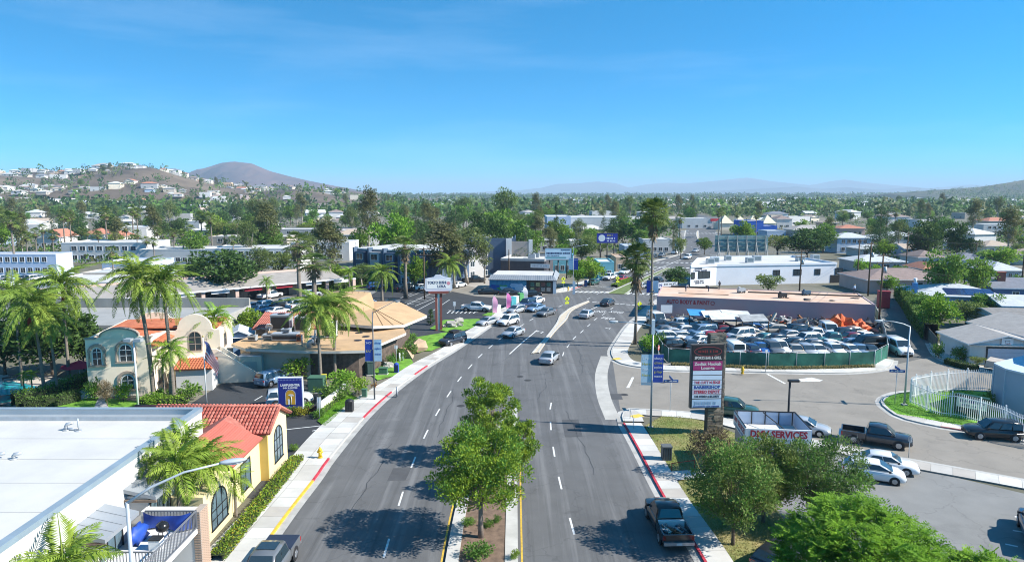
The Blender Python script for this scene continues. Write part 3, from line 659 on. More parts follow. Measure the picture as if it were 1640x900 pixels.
tms = [barrel(.42, .13, M('clay_tile_%d' % i, c, .8, .15, 2), 'roof_tile') for i, c in enumerate([(.40, .11, .08), (.34, .085, .06), (.46, .15, .11)])]
sl = math.atan2(1.32, 2.65)
for j in range(8):
 for i in range(36):
  x = -18.58 - i * .275
  if -30 < x: o = ob('roof_tile', random.choice(tms), tr, (x, 50.3 + j * .355, 3.87 + j * .355 * math.tan(sl) + .01)); o.rotation_euler = (sl, 0, 0)
ridge = MB(); ridge.tube([(-30, 53.0, 5.2), (-18.4, 53.0, 5.2)], .15, 8); ridge.tube([(-18.47, 50.35, 3.9), (-18.47, 53.0, 5.22)], .11, 8); ridge.tube([(-18.47, 53, 5.22), (-18.47, 55.6, 3.9)], .11, 8); ridge.build('ridge_tiles', REDTILE, tr)
s2 = math.atan2(1.45, 3.0); tl = barrel(3.3, .10, MC['clay_tile_0'], 'tile_course')
for i in range(28):
 o = ob('tile_course', tl, tr, (-18.97, 44.8 + i * .205, 3.51)); o.rotation_euler = (s2, 0, R(90))
for (x, y, z, w_, h_, mu, sd) in ((-18.75, 53.0, .9, 2.0, 2.75, 2, 1), (-19.4, 47.8, .7, 1.7, 2.0, 1, 0), (-19.2, 42.8, .6, 2.5, 2.4, 2, 1)):
 wd = window(yb, 'front', 0, 0, w_, h_, fm=BLACK, gm=GLASS2, arch=bool(sd), mull=mu); wd.location = (x, y, z); wd.rotation_euler = (0, 0, R(90))
# =================================================================== MISSION STYLE INN
inn = thing('mission_inn', 'cream two-storey mission style inn with curved parapets, arched windows and red tile roof', 'building')
def curved_gable(mb, x0, x1, y0, y1, zb, zt, r):
 xm = (x0 + x1) / 2; pts = [(x0, zb)]
 for k in range(13): a = math.pi - math.pi * k / 12; pts.append((xm + r * math.cos(a), zb + .25 + (zt - zb - .25) * math.sin(a)))
 pts.append((x1, zb)); n = len(pts)
 vs = [(x, y0, z) for x, z in pts] + [(x, y1, z) for x, z in pts]
 mb.add(vs, [tuple(range(n)), tuple(range(2 * n - 1, n - 1, -1))] + [(i, n + i, n + (i + 1) % n, (i + 1) % n) for i in range(n)])
w = MB(); w.box(-46, 73, 0, -39.4, 84, 6.0); w.box(-46, 73, 6.0, -39.4, 73.35, 6.45); w.box(-46, 73.35, 6.0, -45.65, 84, 6.45); curved_gable(w, -45.2, -40, 73, 73.35, 6.4, 7.5, 1.9)
w.box(-39.4, 78.6, 0, -33.6, 85, 6.0); curved_gable(w, -38.6, -34.2, 78.6, 79.0, 5.98, 7.9, 1.9); w.box(-46, 84, 0, -33.6, 84.6, 6.5); curved_gable(w, -45, -40, 84.1, 84.5, 6.45, 7.4, 1.8)
w.box(-47.2, 76, 3.2, -46, 78.5, 4.9)
w.build('wall', CREAM, inn)
rr = MB(); slab(rr, [(-45.5, 73.5, 6.15), (-39.1, 73.5, 5.95), (-39.1, 78.6, 5.95), (-45.5, 78.6, 6.6)], .15); slab(rr, [(-45.5, 78.6, 6.6), (-33.9, 79.1, 6.3), (-33.9, 84, 6.6), (-45.5, 84, 6.6)], .15)
slab(rr, [(-39.39, 72.9, 5.75), (-38.6, 72.9, 5.45), (-38.6, 78.6, 5.45), (-39.39, 78.6, 5.75)], .1)
slab(rr, [(-37.6, 73.4, 2.55), (-33.4, 73.4, 2.55), (-33.4, 76.4, 3.15), (-37.6, 76.4, 3.15)], .1)
iro = rr.build('roof', M('orange_clay_tile', (.46, .12, .05), .8, .2, 1.4, .2, col2=(.56, .19, .09)), inn)
tlm = barrel(.5, .16, MC['orange_clay_tile'], 'roof_tile'); s3 = math.atan2(.6, 3.0)
for j in range(6):
 for i in range(13): o = ob('roof_tile', tlm, iro, (-37.4 + i * .32, 73.35 + j * .5, 2.56 + j * .5 * math.tan(s3))); o.rotation_euler = (s3, 0, 0)
lw_ = MB(); lw_.box(-37.3, 73.7, 0, -33.5, 76.3, 2.5); lw_.build('porch_wall', WSTUC, inn)
cm = MB(); cm.box(-46.1, 72.9, 6.42, -45.0, 73.45, 6.55); cm.box(-40.2, 72.9, 6.42, -39.3, 73.45, 6.55)
for k in range(12):
 a0, a1 = math.pi * k / 12, math.pi * (k + 1) / 12; xm = -42.6
 cm.beam((xm + 1.93 * math.cos(a0), 73.15, 6.68 + .87 * math.sin(a0)), (xm + 1.93 * math.cos(a1), 73.15, 6.68 + .87 * math.sin(a1)), .62, .14)
cm.build('cornice', TAUPE, inn)
for (x, z, w_, h_) in ((-42.0, 3.9, 1.35, 1.9), (-42.0, .8, 1.35, 1.6), (-44.9, 3.6, 1.0, 1.9)):
 sr = MB(); r_ = w_ / 2 + .28
 for k in range(10):
  a0, a1 = math.pi * k / 10, math.pi * (k + 1) / 10; zc = z + h_ - w_ / 2
  sr.beam((x + r_ * math.cos(a0), 72.95, zc + r_ * math.sin(a0)), (x + r_ * math.cos(a1), 72.95, zc + r_ * math.sin(a1)), .16, .3)
 sr.beam((x - r_, 72.95, z), (x - r_, 72.95, z + h_ - w_ / 2), .3, .14); sr.beam((x + r_, 72.95, z), (x + r_, 72.95, z + h_ - w_ / 2), .3, .14); sr.beam((x - r_ - .15, 72.93, z - .1), (x + r_ + .15, 72.93, z - .1), .2, .2)
 sr.build('window_surround', TAUPE, inn)
 wd = window(inn, 'front', x, z, w_, h_, arch=True, mull=1, fm=WHITE); wd.location.y = 73
for (x, y, z, w_, h_, rz_, ar) in ((-39.4, 75.2, .8, 1.4, 1.6, 90, False), (-39.4, 76.8, 3.8, 1.2, 1.5, 90, False), (-36.4, 78.6, 3.6, 1.5, 2.3, 0, True), (-33.6, 81, 3.6, 1.2, 1.5, 90, False)):
 wd = window(inn, 'front', 0, 0, w_, h_, arch=ar, mull=1, fm=TAUPE); wd.location = (x, y, z); wd.rotation_euler = (0, 0, R(rz_))
st = MB()                                               # outside stair with solid sloped parapets
for y_ in (76.6, 78.3): st.add([(-33.6, y_, 0), (-29, y_, 0), (-29, y_, .9), (-33.6, y_, 4.1), (-33.6, y_ + .25, 0), (-29, y_ + .25, 0), (-29, y_ + .25, .9), (-33.6, y_ + .25, 4.1)], [(0, 1, 2, 3), (7, 6, 5, 4), (3, 2, 6, 7), (1, 5, 6, 2)])
st.box(-37, 76.6, 2.9, -33.6, 78.6, 3.1); st.box(-34.4, 76.6, 3.1, -33.6, 76.85, 4.1)
so = st.build('stair', CREAM, inn)
step = MB().box(0, 0, 0, .4, 1.45, .18).mesh('step', CONC)
for k in range(15): ob('step', step, so, (-33.5 + k * .29, 76.85, 2.75 - k * .19))
ia = R(10); inn.rotation_euler.z = ia; inn.location = (-43 - (-43 * math.cos(ia) - 73 * math.sin(ia)), 73 - (-43 * math.sin(ia) + 73 * math.cos(ia)), 0)
fb = building('flat_roof_block', 'long low white-roofed block with tall bare concrete parapet behind the inn', 'building', Vector((-92, 92, 0)), Vector((-42, 92, 0)), 17, 3.9, M('grey_render', (.36, .35, .33), .9, .1, .4), M('grey_gravel_roof', (.30, .30, .29), .95, .12, .3), par=.35)
pw = MB(); pw.box(0, 16.4, 3.9, 50, 16.9, 5.4); pw.build('rear_parapet', M('stained_concrete', (.30, .29, .26), .95, .2, .3, .2, stretch=(1, 1, .25)), fb)
# =================================================================== TAN-ROOFED RESTAURANT
rs = thing('restaurant', 'low restaurant with broad tan folded roof, swept-up prow and rooftop machinery', 'building')
TANR = M('tan_roof_felt', (.47, .31, .17), .9, .12, .5, .15, bscale=8)
BRWALL = M('brown_stone_wall', (.10, .075, .06), .9, .4, 2, .4)
low = [(-34.6, 83), (-31.9, 80.5), (-24.2, 79.2), (-20.2, 79.2), (-17.4, 79.6), (-14.1, 89.9), (-16, 97), (-33, 97)]
w = MB(); w.prism([(-33.4, 83.5), (-31.5, 81.6), (-24.2, 80.6), (-20.2, 80.4), (-18.4, 80.8), (-15.6, 89.7), (-15, 99), (-33, 99)], 0, 3.3); w.build('wall', BRWALL, rs)
w = MB(); w.prism([(-33.6, 83.2), (-31.7, 81.3), (-24.2, 80.3), (-24.2, 81.5), (-33, 84.5)], 0, 3.28); w.build('tan_wall', M('tan_stucco', (.50, .43, .33), .9, .1, .5), rs)
r = MB(); r.prism(low, 3.3, 3.62, 1, 0, True); r.build('lower_roof', [TANR, M('pale_fascia', (.55, .53, .48), .8, .08, 1)], rs)
for k, (px, py) in enumerate(((575, 533), (586, 539), (573, 545))): p = G(px, py, 3.63); MB().cyl(0, 0, 0, .06, .5, 14).build('skylight', BLACK, rs, (p.x, p.y, 3.6))
V = [(-18.6, 90, 4.5), (-14.9, 93, 4.1), (-12.7, 101, 4.0), (-20, 98, 5.5), (-18, 107, 5.2), (-26.5, 93, 4.6), (-20.8, 100, 7.6), (-25, 100, 7.9), (-28, 96, 4.6), (-27, 101, 7.5), (-29, 103, 4.8), (-22, 108, 5.0)]
F_ = [(0, 1, 3), (1, 2, 3), (2, 4, 3), (5, 0, 3), (5, 3, 6, 7), (5, 7, 9, 8), (8, 9, 10), (3, 4, 11, 6), (6, 11, 10, 9, 7)]
u = MB(); u.add(V, F_, 0); nV = len(V); lo = [(x, y, z - .38) for x, y, z in V]
for a, b in ((0, 1), (1, 2), (2, 4), (5, 0), (8, 5), (8, 10)): u.add([V[a], V[b], lo[b], lo[a]], [(3, 2, 1, 0)], 1)
u.add(lo, [(2, 1, 0, 5, 8, 10, 11, 4)], 1); uo = u.build('upper_roof', [TANR, MC['pale_fascia']], rs)
sm = MB()
for t_ in (.2, .4, .6, .8): a = Vector(V[5]).lerp(Vector(V[3]), t_); b = Vector(V[7]).lerp(Vector(V[6]), t_); sm.beam(a + Vector((0, -.02, .02)), b + Vector((0, -.02, .02)), .06, .05)
for t_ in (.33, .66): a = Vector(V[0]).lerp(Vector(V[1]), t_); sm.beam(a + Vector((0, 0, .03)), Vector(V[3]) + Vector((0, 0, .03)), .06, .05)
sm.beam(Vector(V[0]) + Vector((0, 0, .03)), Vector(V[3]) + Vector((0, 0, .03)), .08, .06, 0); sm.beam(Vector(V[1]) + Vector((0, 0, .03)), Vector(V[3]) + Vector((0, 0, .03)), .08, .06)
sm.build('roof_ribs', M('dark_tan_trim', (.27, .16, .08), .9, .2, 1), uo)
w = MB(); w.prism([(-18, 91.5), (-14.5, 94.5), (-14.2, 100), (-18, 106), (-27, 102), (-26, 95)], 3.3, 4.1); w.build('clerestory', GLASS, rs)
st = MB(); st.tube([(-14.8, 90.3, 0), (-13.0, 95, .6), (-13.6, 99, 0)], [1.6, 1.2, .8], 7, 0, False); st.build('stone_buttress', M('tan_boulder', (.42, .30, .20), .95, .2, .8, .4), rs)
pr = MB(); slab(pr, [(-35.5, 92, 3.7), (-26, 92, 3.7), (-26, 97, 5.1), (-35.5, 97, 5.1)], .15); pt = pr.build('tile_mansard', REDTILE, rs)
tl3 = barrel(5.3, .13, REDTILE, 'tile_course'); s3 = math.atan2(1.4, 5)
for i in range(34): o = ob('tile_course', tl3, pt, (-35.3 + i * .275, 91.9, 3.72)); o.rotation_euler = (s3, 0, 0)
def hvac(px, w_, d_, h_, m=GALV, name='air_handler'):
 p = G(px[0], px[1], 3.62); a = MB(); a.box(-w_ / 2, -d_ / 2, .12, w_ / 2, d_ / 2, h_); a.box(-w_ / 2 - .05, -d_ / 2 - .05, h_, w_ / 2 + .05, d_ / 2 + .05, h_ + .06); a.box(-w_ / 2 + .1, -d_ / 2 - .02, .25, w_ / 2 - .1, -d_ / 2, h_ - .2, 1); a.box(-w_ / 2, -d_ / 2, 0, -w_ / 2 + .15, d_ / 2, .12, 1); a.box(w_ / 2 - .15, -d_ / 2, 0, w_ / 2, d_ / 2, .12, 1); a.cyl(0, 0, h_ + .06, h_ + .14, min(w_, d_) * .32, 12, 1)
 a.build(name, [m, BLACK], rs, (p.x, p.y, 3.62))
hvac((452, 528), 2.6, 1.6, 2.1); hvac((485, 530), 1.7, 1.5, 2.0, WHITE); hvac((420, 537), 1.2, 1.0, .8, BLACK); hvac((405, 546), 1.0, .8, .7); hvac((432, 543), 1.5, 1.0, .6); hvac((458, 545), 3.2, 1.2, .9, GALV); hvac((459, 539), 1.1, .9, 1.0); hvac((530, 540), 1.4, 1.4, 2.0, WHITE); hvac((480, 547), .6, .6, .8, M('rust_box', (.28, .10, .05), .9, .2, 3)); hvac((506, 551), .8, .7, .9)
du = MB(); a = G(495, 556, 3.7); du.tube([(a.x, a.y, 3.62), (a.x, a.y, 4.3), (a.x + .5, a.y, 4.5)], .28, 10); b = G(484, 553, 3.7); du.tube([(b.x, b.y, 3.62), (b.x, b.y, 5.0)], .09, 8); du.tube([(b.x + 1.4, b.y + .3, 3.62), (b.x + 1.6, b.y + .3, 5.6)], .13, 8); c_ = G(420, 560, 3.6); du.tube([(c_.x, c_.y, 3.6), (c_.x, c_.y, 5.3)], .025, 5); du.build('roof_ducts', GALV, rs)
dish = MB(); p = G(432, 534, 3.62)
dish.tube([(0, 0, 0), (0, 0, .9)], .05, 6); dish.tube([(.05, -.25, .95), (0, -.1, 1.05), (0, 0, 1.1)], [.5, .42, .05], 14, 0, True, False); dish.build('satellite_dish', WHITE, rs, (p.x, p.y, 3.62))
sd = G(612, 600)
# =================================================================== STRIP MALL
sma = thing('strip_mall', 'long strip mall with grey sloped roof, white fascia and pink columns along its arcade', 'building', (-82.0, 115.0, 0), math.atan2(37, 42))
L_ = 58.0; GR = M('grey_shingle', (.30, .275, .25), .95, .12, .6, .25, bscale=6); PINK = M('pink_stucco', (.55, .40, .34), .9, .08, .5)
w = MB(); w.box(0, 3.2, 0, L_, 15, 3.3); w.build('wall', M('beige_wall', (.45, .40, .34), .9, .1, .4), sma)
r = MB(); slab(r, [(-.5, -.3, 3.05), (L_ + .5, -.3, 3.05), (L_ + .5, 8.3, 4.6), (-.5, 8.3, 4.6)], .12); r.box(-.5, 8.3, 4.4, L_ + .5, 8.6, 4.95, 2); slab(r, [(L_ + .5, 15.5, 3.3), (-.5, 15.5, 3.3), (-.5, 8.6, 4.4), (L_ + .5, 8.6, 4.4)], .1); r.box(-.55, -.42, 2.82, L_ + .55, -.28, 3.1, 1); r.build('roof', [GR, WHITE, PINK], sma)
cmh = MB(); cmh.box(-.35, -.3, 0, .35, .3, 2.83, 0); cmh.box(-.42, -.37, 2.55, .42, .37, 2.83, 1); cme = cmh.mesh('column', [PINK, WHITE])
for k in range(10): ob('column', cme, sma, (2 + k * 6.6, .5, 0))
sgc = [WHITE, M('sign_red', (.5, .03, .05), .6, .1, 2), M('sign_teal', (.10, .32, .36), .6, .1, 2), WHITE]
for k in range(9):
 sb = MB(); sb.box(3.5 + k * 6.6, .1, 2.15, 7.1 + k * 6.6, .22, 2.75); sb.build('shop_sign', sgc[k % 4] if k != 6 else sgc[1], sma)
 window(sma, 'front', 5.3 + k * 6.6, .1, 4.2, 2.2, fm=BLACK, gm=GLASS, mull=3).location.y = 3.2
text_mesh('4010', .8, BLACK, 'number', sma, (27, 8.28, 4.75), (R(90), 0, 0), bold=.02)
# =================================================================== RIGHT SIDE: AUTO BODY SHOP, WHITE BUILDING, SALVAGE YARD FENCE
LAV = M('lavender_pink_block', (.45, .37, .39), .92, .10, .12, .15, col2=(.46, .29, .29), bscale=5)
PEACH = M('peach_roof_felt', (.62, .38, .25), .95, .14, .25, .2, col2=(.60, .47, .37))
abs_ = building('auto_body_shop', 'low lavender block auto body shop with peach flat roof beside the salvage yard', 'building', (1052, 475), (1402, 489), 13.5, 3.75, LAV, PEACH, par=.12, zt=3.75)
W_ = abs_['W']; SIGNRED = M('sign_letter_red', (.42, .03, .035), .6, .1, 2)
text_mesh('AUTO BODY & PAINT', 1.0, SIGNRED, 'lettering', abs_, (5.4, -.03, 2.95), (R(90), 0, 0), bold=.03, width=7.4)
rc = MB(); rc.tube([(9.6 + .32 * math.cos(k * .5), -.04, 2.95 + .32 * math.sin(k * .5)) for k in range(13)], .05, 6); rc.build('wall_ring', SIGNRED, abs_)
wb = MB(); wb.box(W_ * .45, 9.4, 3.78, W_, 9.6, 4.0); wb.box(W_ * .1, 5, 3.78, W_ * .35, 5.15, 3.86); wb.box(W_ * .05, 13.1, 3.8, W_ * .3, 13.3, 4.1); wb.build('roof_curb', M('dark_roof_edge', (.06, .055, .05), .9, .2, 2), abs_)
for k in range(5): x = W_ * random.uniform(.4, .95); y = random.uniform(2, 9); s = random.uniform(.2, .45); b_ = MB(); b_.blob((x, y, 3.8), (s * 1.6, s, s * .5), 0, k, .6, 8, 5, 2); b_.build('roof_debris', M('felt_scraps', (.12, .10, .09), .95, .3, 2), abs_)
def roof_at(px): return G(px[0], px[1], 3.78)
def machine(px, label, m):
 p = roof_at(px); t = thing('roofing_kettle', label, 'machine', (p.x, p.y, 3.78), R(10)); a = MB(); a.box(-.7, -.35, .25, .7, .35, .85); a.cyl(-.45, 0, .85, 1.1, .22, 10); a.build('tank', m, t)
 for s in (-.45, .45):
  for y in (-.36, .36): b_ = MB(); b_.tube([(s, y - .05, .2), (s, y + .05, .2)], .2, 10); b_.build('wheel', BLACK, t)
 h = MB(); h.tube([(.7, 0, .5), (1.3, 0, .45)], .03, 6); h.build('tow_bar', BLACK, t)
machine((1291, 473), 'dark blue roofing machine on the peach roof', M('machine_blue', (.05, .10, .16), .5, .2, 2)); machine((1253, 477), 'small black felt cutter on the peach roof', BLACK); machine((1187, 469), 'grey roofing bucket hoist on the peach roof', GALV)
def person(name, label, loc, rz, pose, top, legs, hat=None, sc=1.0):
 """pose: joint -> position; the body is one continuous skinned mesh"""
 J = {'pelvis': (0, 0, .98), 'waist': (0, 0, 1.15), 'chest': (0, 0, 1.38), 'neck': (0, 0, 1.52), 'head': (0, .01, 1.62), 'crown': (0, .01, 1.74)}
 for s, n in ((-1, 'l'), (1, 'r')):
  J.update({n + 'hip': (s * .10, 0, .92), n + 'knee': (s * .11, .03, .50), n + 'ank': (s * .11, 0, .08), n + 'toe': (s * .12, .16, .04), n + 'sho': (s * .19, 0, 1.43), n + 'elb': (s * .26, -.02, 1.14), n + 'wri': (s * .26, .08, .90), n + 'hand': (s * .26, .12, .82)})
 J.update(pose); names = list(J); ix = {n: i for i, n in enumerate(names)}
 E = [('pelvis', 'waist'), ('waist', 'chest'), ('chest', 'neck'), ('neck', 'head'), ('head', 'crown')]
 for n in 'lr': E += [('pelvis', n + 'hip'), (n + 'hip', n + 'knee'), (n + 'knee', n + 'ank'), (n + 'ank', n + 'toe'), ('chest', n + 'sho'), (n + 'sho', n + 'elb'), (n + 'elb', n + 'wri'), (n + 'wri', n + 'hand')]
 rad = {'pelvis': .15, 'waist': .14, 'chest': .165, 'neck': .06, 'head': .10, 'crown': .08, 'hip': .095, 'knee': .065, 'ank': .045, 'toe': .04, 'sho': .07, 'elb': .048, 'wri': .035, 'hand': .042}
 me = bpy.data.meshes.new('body'); me.from_pydata([J[n] for n in names], [(ix[a], ix[b]) for a, b in E], [])
 tmp = bpy.data.objects.new('tmp', me); COL.objects.link(tmp); tmp.modifiers.new('s', 'SKIN'); sb = tmp.modifiers.new('d', 'SUBSURF'); sb.levels = 1; sb.render_levels = 1
 for i, n in enumerate(names):
  r_ = rad.get(n, rad.get(n[1:], .06)); me.skin_vertices[0].data[i].radius = (r_, r_ * .85)
  me.skin_vertices[0].data[i].use_root = (n == 'pelvis')
 dg = bpy.context.evaluated_depsgraph_get(); out = bpy.data.meshes.new_from_object(tmp.evaluated_get(dg)); bpy.data.objects.remove(tmp)
 SKIN = M('skin', (.40, .22, .14), .6, .05, 2); HAIR = M('dark_hair', (.02, .015, .012), .8, .1, 3)
 out.materials.clear()
 for m in (SKIN, top, legs, HAIR, BLACK): out.materials.append(m)
 P = {n: Vector(J[n]) for n in names}
 for p in out.polygons:
  c = Vector(p.center); n = min(names, key=lambda q: (P[q] - c).length - rad.get(q, rad.get(q[1:], .06)))
  b_ = n[1:] if n[0] in 'lr' and n[1:] in rad else n
  p.material_index = {'pelvis': 2, 'waist': 1, 'chest': 1, 'neck': 0, 'head': 0, 'crown': 3, 'hip': 2, 'knee': 2, 'ank': 4, 'toe': 4, 'sho': 1, 'elb': 1, 'wri': 0, 'hand': 0}[b_]; p.use_smooth = True
 t = thing(name, label, 'person', loc, rz); t.scale = (sc, sc, sc)
 out.name = 'body'; ob('body', out, t)
 if hat:
  h = MB(); c = Vector(J['crown']); h.blob((c.x, c.y, c.z), (.115, .125, .09), 0, 1, 0, 10, 6); h.cyl(c.x, c.y, c.z - .03, c.z - .015, .19, 12); h.build('hat', hat, t)
 return t
DARKC = M('dark_work_clothes', (.03, .035, .045), .9, .2, 4); GREYC = M('grey_shirt', (.40, .40, .42), .9, .1, 4); LBLUE = M('light_blue_shirt', (.30, .42, .58), .9, .1, 4); JEAN = M('navy_trousers', (.03, .045, .09), .9, .2, 4)
p = roof_at((1152, 464)); person('person', 'worker in dark clothes standing upright on the peach roof', p, R(20), {'lelb': (-.24, .05, 1.16), 'lwri': (-.16, .24, 1.05), 'lhand': (-.12, .31, 1.02)}, DARKC, DARKC)
bend = {'waist': (0, .12, 1.08), 'chest': (0, .36, 1.14), 'neck': (0, .50, 1.16), 'head': (0, .60, 1.14), 'crown': (0, .70, 1.10), 'lsho': (-.19, .40, 1.12), 'rsho': (.19, .40, 1.12), 'lelb': (-.22, .46, .84), 'relb': (.22, .46, .84), 'lwri': (-.16, .58, .62), 'rwri': (.16, .58, .62), 'lhand': (-.14, .62, .54), 'rhand': (.14, .62, .54)}
p = roof_at((1098, 467)); person('person', 'worker in pale shirt bending over on the peach roof', p, R(-60), bend, GREYC, JEAN)
p = roof_at((1368, 471)); person('person', 'worker in light blue shirt standing hands on hips on the peach roof', p, R(200), {'lelb': (-.36, -.1, 1.18), 'lwri': (-.2, .02, 1.02), 'lhand': (-.15, .05, 1.0), 'relb': (.36, -.1, 1.18), 'rwri': (.2, .02, 1.02), 'rhand': (.15, .05, 1.0)}, LBLUE, JEAN, M('straw_hat', (.5, .42, .28), .9, .1, 4))
p = roof_at((1135, 467)); person('person', 'worker in dark clothes stooping low on the peach roof', p, R(90), bend, DARKC, JEAN)
wbld = thing('white_building', 'large white painted flat-roofed building with dark windows beyond the auto body shop', 'building', *((lambda f: (f[0], f[1]))(frame((1148, 424), (1340, 421), 5, 5))))
Wb = frame((1148, 424), (1340, 421), 5, 5)[2]
WP = M('white_painted_block', (.72, .74, .78), .85, .05, .25, .08)
w = MB(); w.prism([(0, 0), (Wb, 0), (Wb, 20), (8, 20), (2, 16), (-7.5, -2.2)], 0, 4.6, 0); pts = [(0, 0), (Wb, 0), (Wb, 20), (8, 20), (2, 16), (-7.5, -2.2)]
for i in range(6):
 a, b = Vector(pts[i] + (0,)), Vector(pts[(i + 1) % 6] + (0,)); w.beam((a.x, a.y, 4.85), (b.x, b.y, 4.85), .3, .5)
w.build('wall', WP, wbld)
r = MB(); r.add([(x, y, 4.62) for x, y in [(.2, .2), (Wb - .3, .2), (Wb - .3, 19.7), (8, 19.7), (2.2, 15.8), (-7, -1.9)]], [tuple(range(6))]); wr = r.build('roof', WROOF, wbld)
for x, y, s in ((1, 6, .9), (3.5, 9, 1), (12, 7, .9), (16, 11, 1), (27, 9, 1), (9, 13, .8), (33, 12, 1)):
 a = MB(); a.box(x - s, y - s * .7, 4.62, x + s, y + s * .7, 6.0); a.box(x - s * .8, y - s * .7 - .02, 4.9, x + s * .8, y - s * .7, 5.8, 1); a.build('air_conditioner', [GALV, M('louvre_grey', (.12, .17, .20), .6, .2, 5)], wr)
for x, w_, h_ in ((15.5, 1.6, 1.2), (21, 2, 1.3), (26.3, 1.4, 1.3), (32, 1.9, 1.4)): window(wbld, 'front', x, 2.2, w_, h_, fm=BLACK, mull=1)
dr = MB(); dr.box(29.8, -.06, 0, 33.2, .05, 2.0); dr.build('garage_opening', BLACK, wbld)
wd = window(wbld, 'front', 0, 2.0, 3.4, 1.5, fm=BLACK, mull=2); ang = math.atan2(2.2, 7.5); wd.location = (-3.6, -1.08, 2.0); wd.rotation_euler = (0, 0, ang)
wd = window(wbld, 'front', 0, 2.0, .9, 1.4, fm=BLACK, mull=0); wd.location = (-6.8, -2.02, 2.0); wd.rotation_euler = (0, 0, ang)
for z, x, w_ in ((4.25, -5.3, 2.2), (3.8, -4.7, 4.0), (1.3, -5.0, 3.0), (.85, -4.8, 2.6)):
 o = scribble(wbld, M('sign_dark_letter', (.07, .07, .09), .6, 0), -w_ / 2, w_ / 2, 0, .38, 0, int(z * 9)); o.location = (x, -2.2 + (x + 7.5) * math.tan(ang) - .04, z); o.rotation_euler = (0, 0, ang)
FENG = M('green_windscreen', (.015, .115, .085), .7, .35, .5, .3, bscale=3, col2=(.03, .17, .12))
fpx = [(1046, 548), (1060, 572), (1070, 581), (1140, 585), (1230, 588.5), (1320, 588), (1400, 585.5), (1421, 574), (1416, 548), (1408, 522), (1400, 505)]
FL = []; P = GS(fpx)
for a, b in zip(P, P[1:]):
 n = max(1, round((b - a).length / 3)); FL += [a.lerp(b, k / n) for k in range(n)]
FL.append(P[-1])
fe = thing('salvage_yard_fence', 'chain-link fence covered in torn green windscreen around the salvage yard', 'fence')
pm = MB().cyl(0, 0, 0, 2.05, .04, 6).mesh('post', GALV)
for i, p in enumerate(FL):
 ob('post', pm, fe, (p.x, p.y, 0))
 if i + 1 < len(FL):
  q = FL[i + 1]; b_ = MB(); n = 6; sag = [random.uniform(0, .09) for _ in range(n + 1)]; d = (q - p).normalized(); nn = Vector((-d.y, d.x, 0))
  for k in range(n + 1):
   for j in range(4):
    c = p.lerp(q, k / n) + nn * (random.uniform(-.07, .07) if 0 < k < n else 0); b_.v.append((c.x, c.y, .05 + (1.85 - sag[k]) * j / 3))
  for k in range(n):
   for j in range(3): o_ = k * 4 + j; b_.f.append((o_, o_ + 4, o_ + 5, o_ + 1)); b_.m.append(0); b_.s.append(True)
  b_.build('windscreen_panel', FENG, fe)
rl = MB()
for a, b in zip(FL, FL[1:]): rl.tube([(a.x, a.y, 2.0), (b.x, b.y, 2.0)], .025, 5)
rl.build('top_rail', GALV, fe)
lt = thing('scrap_lean_to', 'ramshackle lean-to roofed with white sheets and a blue tarpaulin in the salvage yard', 'shed')
shp = [((1105, 505), (1135, 506), 'blue'), ((1128, 508), (1160, 507), 'white'), ((1140, 512), (1180, 511), 'white'), ((1160, 506), (1206, 509), 'white'), ((1190, 515), (1232, 514), 'grey')]
SHW = M('sheet_roof_white', (.55, .55, .53), .8, .25, .8, .2); SHB = M('tarp_sky_blue', (.05, .26, .52), .6, .15, 1); SHG = M('sheet_roof_grey', (.30, .31, .31), .8, .3, .8)
for i, (a, b, c) in enumerate(shp):
 A, B = G(a[0], a[1], 2.3 + .04 * i), G(b[0], b[1], 2.3 + .04 * i); m_ = {'blue': SHB, 'white': SHW, 'grey': SHG}[c]; s = MB()
 slab(s, [A, B, B + Vector((.3, 3.4, .5)), A + Vector((.3, 3.4, .5))], .05); s.build('roof_sheet', m_, lt)
 for c_ in (A, B): k = MB(); k.beam((c_.x, c_.y + .2, 0), (c_.x, c_.y + .2, c_.z), .12, .12); k.build('post', WOODP, lt)
sp = G(1067, 512); sg = thing('blank_white_panel', 'blank white panel on posts by the auto body shop wall', 'panel', (sp.x, sp.y, 0)); a = MB(); a.box(-1.0, -.04, 1.2, 1.0, .04, 2.6); a.build('panel', WHITE, sg); b_ = MB(); b_.box(-.9, .045, 0, -.8, .12, 2.4); b_.box(.8, .045, 0, .9, .12, 2.4); b_.build('posts', WOODP, sg)
p = G(1068, 503); a = MB(); a.prism([(-.5, -.3), (.5, -.3), (.4, .4), (-.4, .4)], 0, 3.0); a.blob((0, 0, 3.0), (.5, .35, .25), 0, 2, .3); tag(a.build('blue_cover', SHB, None, (p.x, p.y, 0)), 'tall blue plastic-wrapped bundle against the lavender wall', 'bundle')
ORG = M('orange_tarp', (.62, .12, .03), .6, .15, 1)
for i, (px, s, lb) in enumerate((((1345, 531), (2.6, 1.6, 1.9), 'large orange tarpaulin heaped over scrap by the lavender wall'), ((1375, 533), (1.6, 1.2, 1.3), 'smaller orange tarpaulin over scrap beside the large one'), ((1250, 520), (1.6, .8, .7), 'orange scrap sheet lying among junk in the salvage yard'))):
 p = G(*px); a = MB(); a.blob((0, 0, s[2] * .35), s, 0, i + 4, .7, 14, 9, 1.6, False); tag(a.build('orange_tarpaulin', ORG, None, (p.x, p.y, 0), .3 * i), lb, 'tarp')
JUNK = [M('junk_%d' % i, c, .8, .3, 2) for i, c in enumerate([(.06, .06, .065), (.30, .30, .30), (.22, .10, .05), (.10, .14, .18), (.45, .42, .36)])]
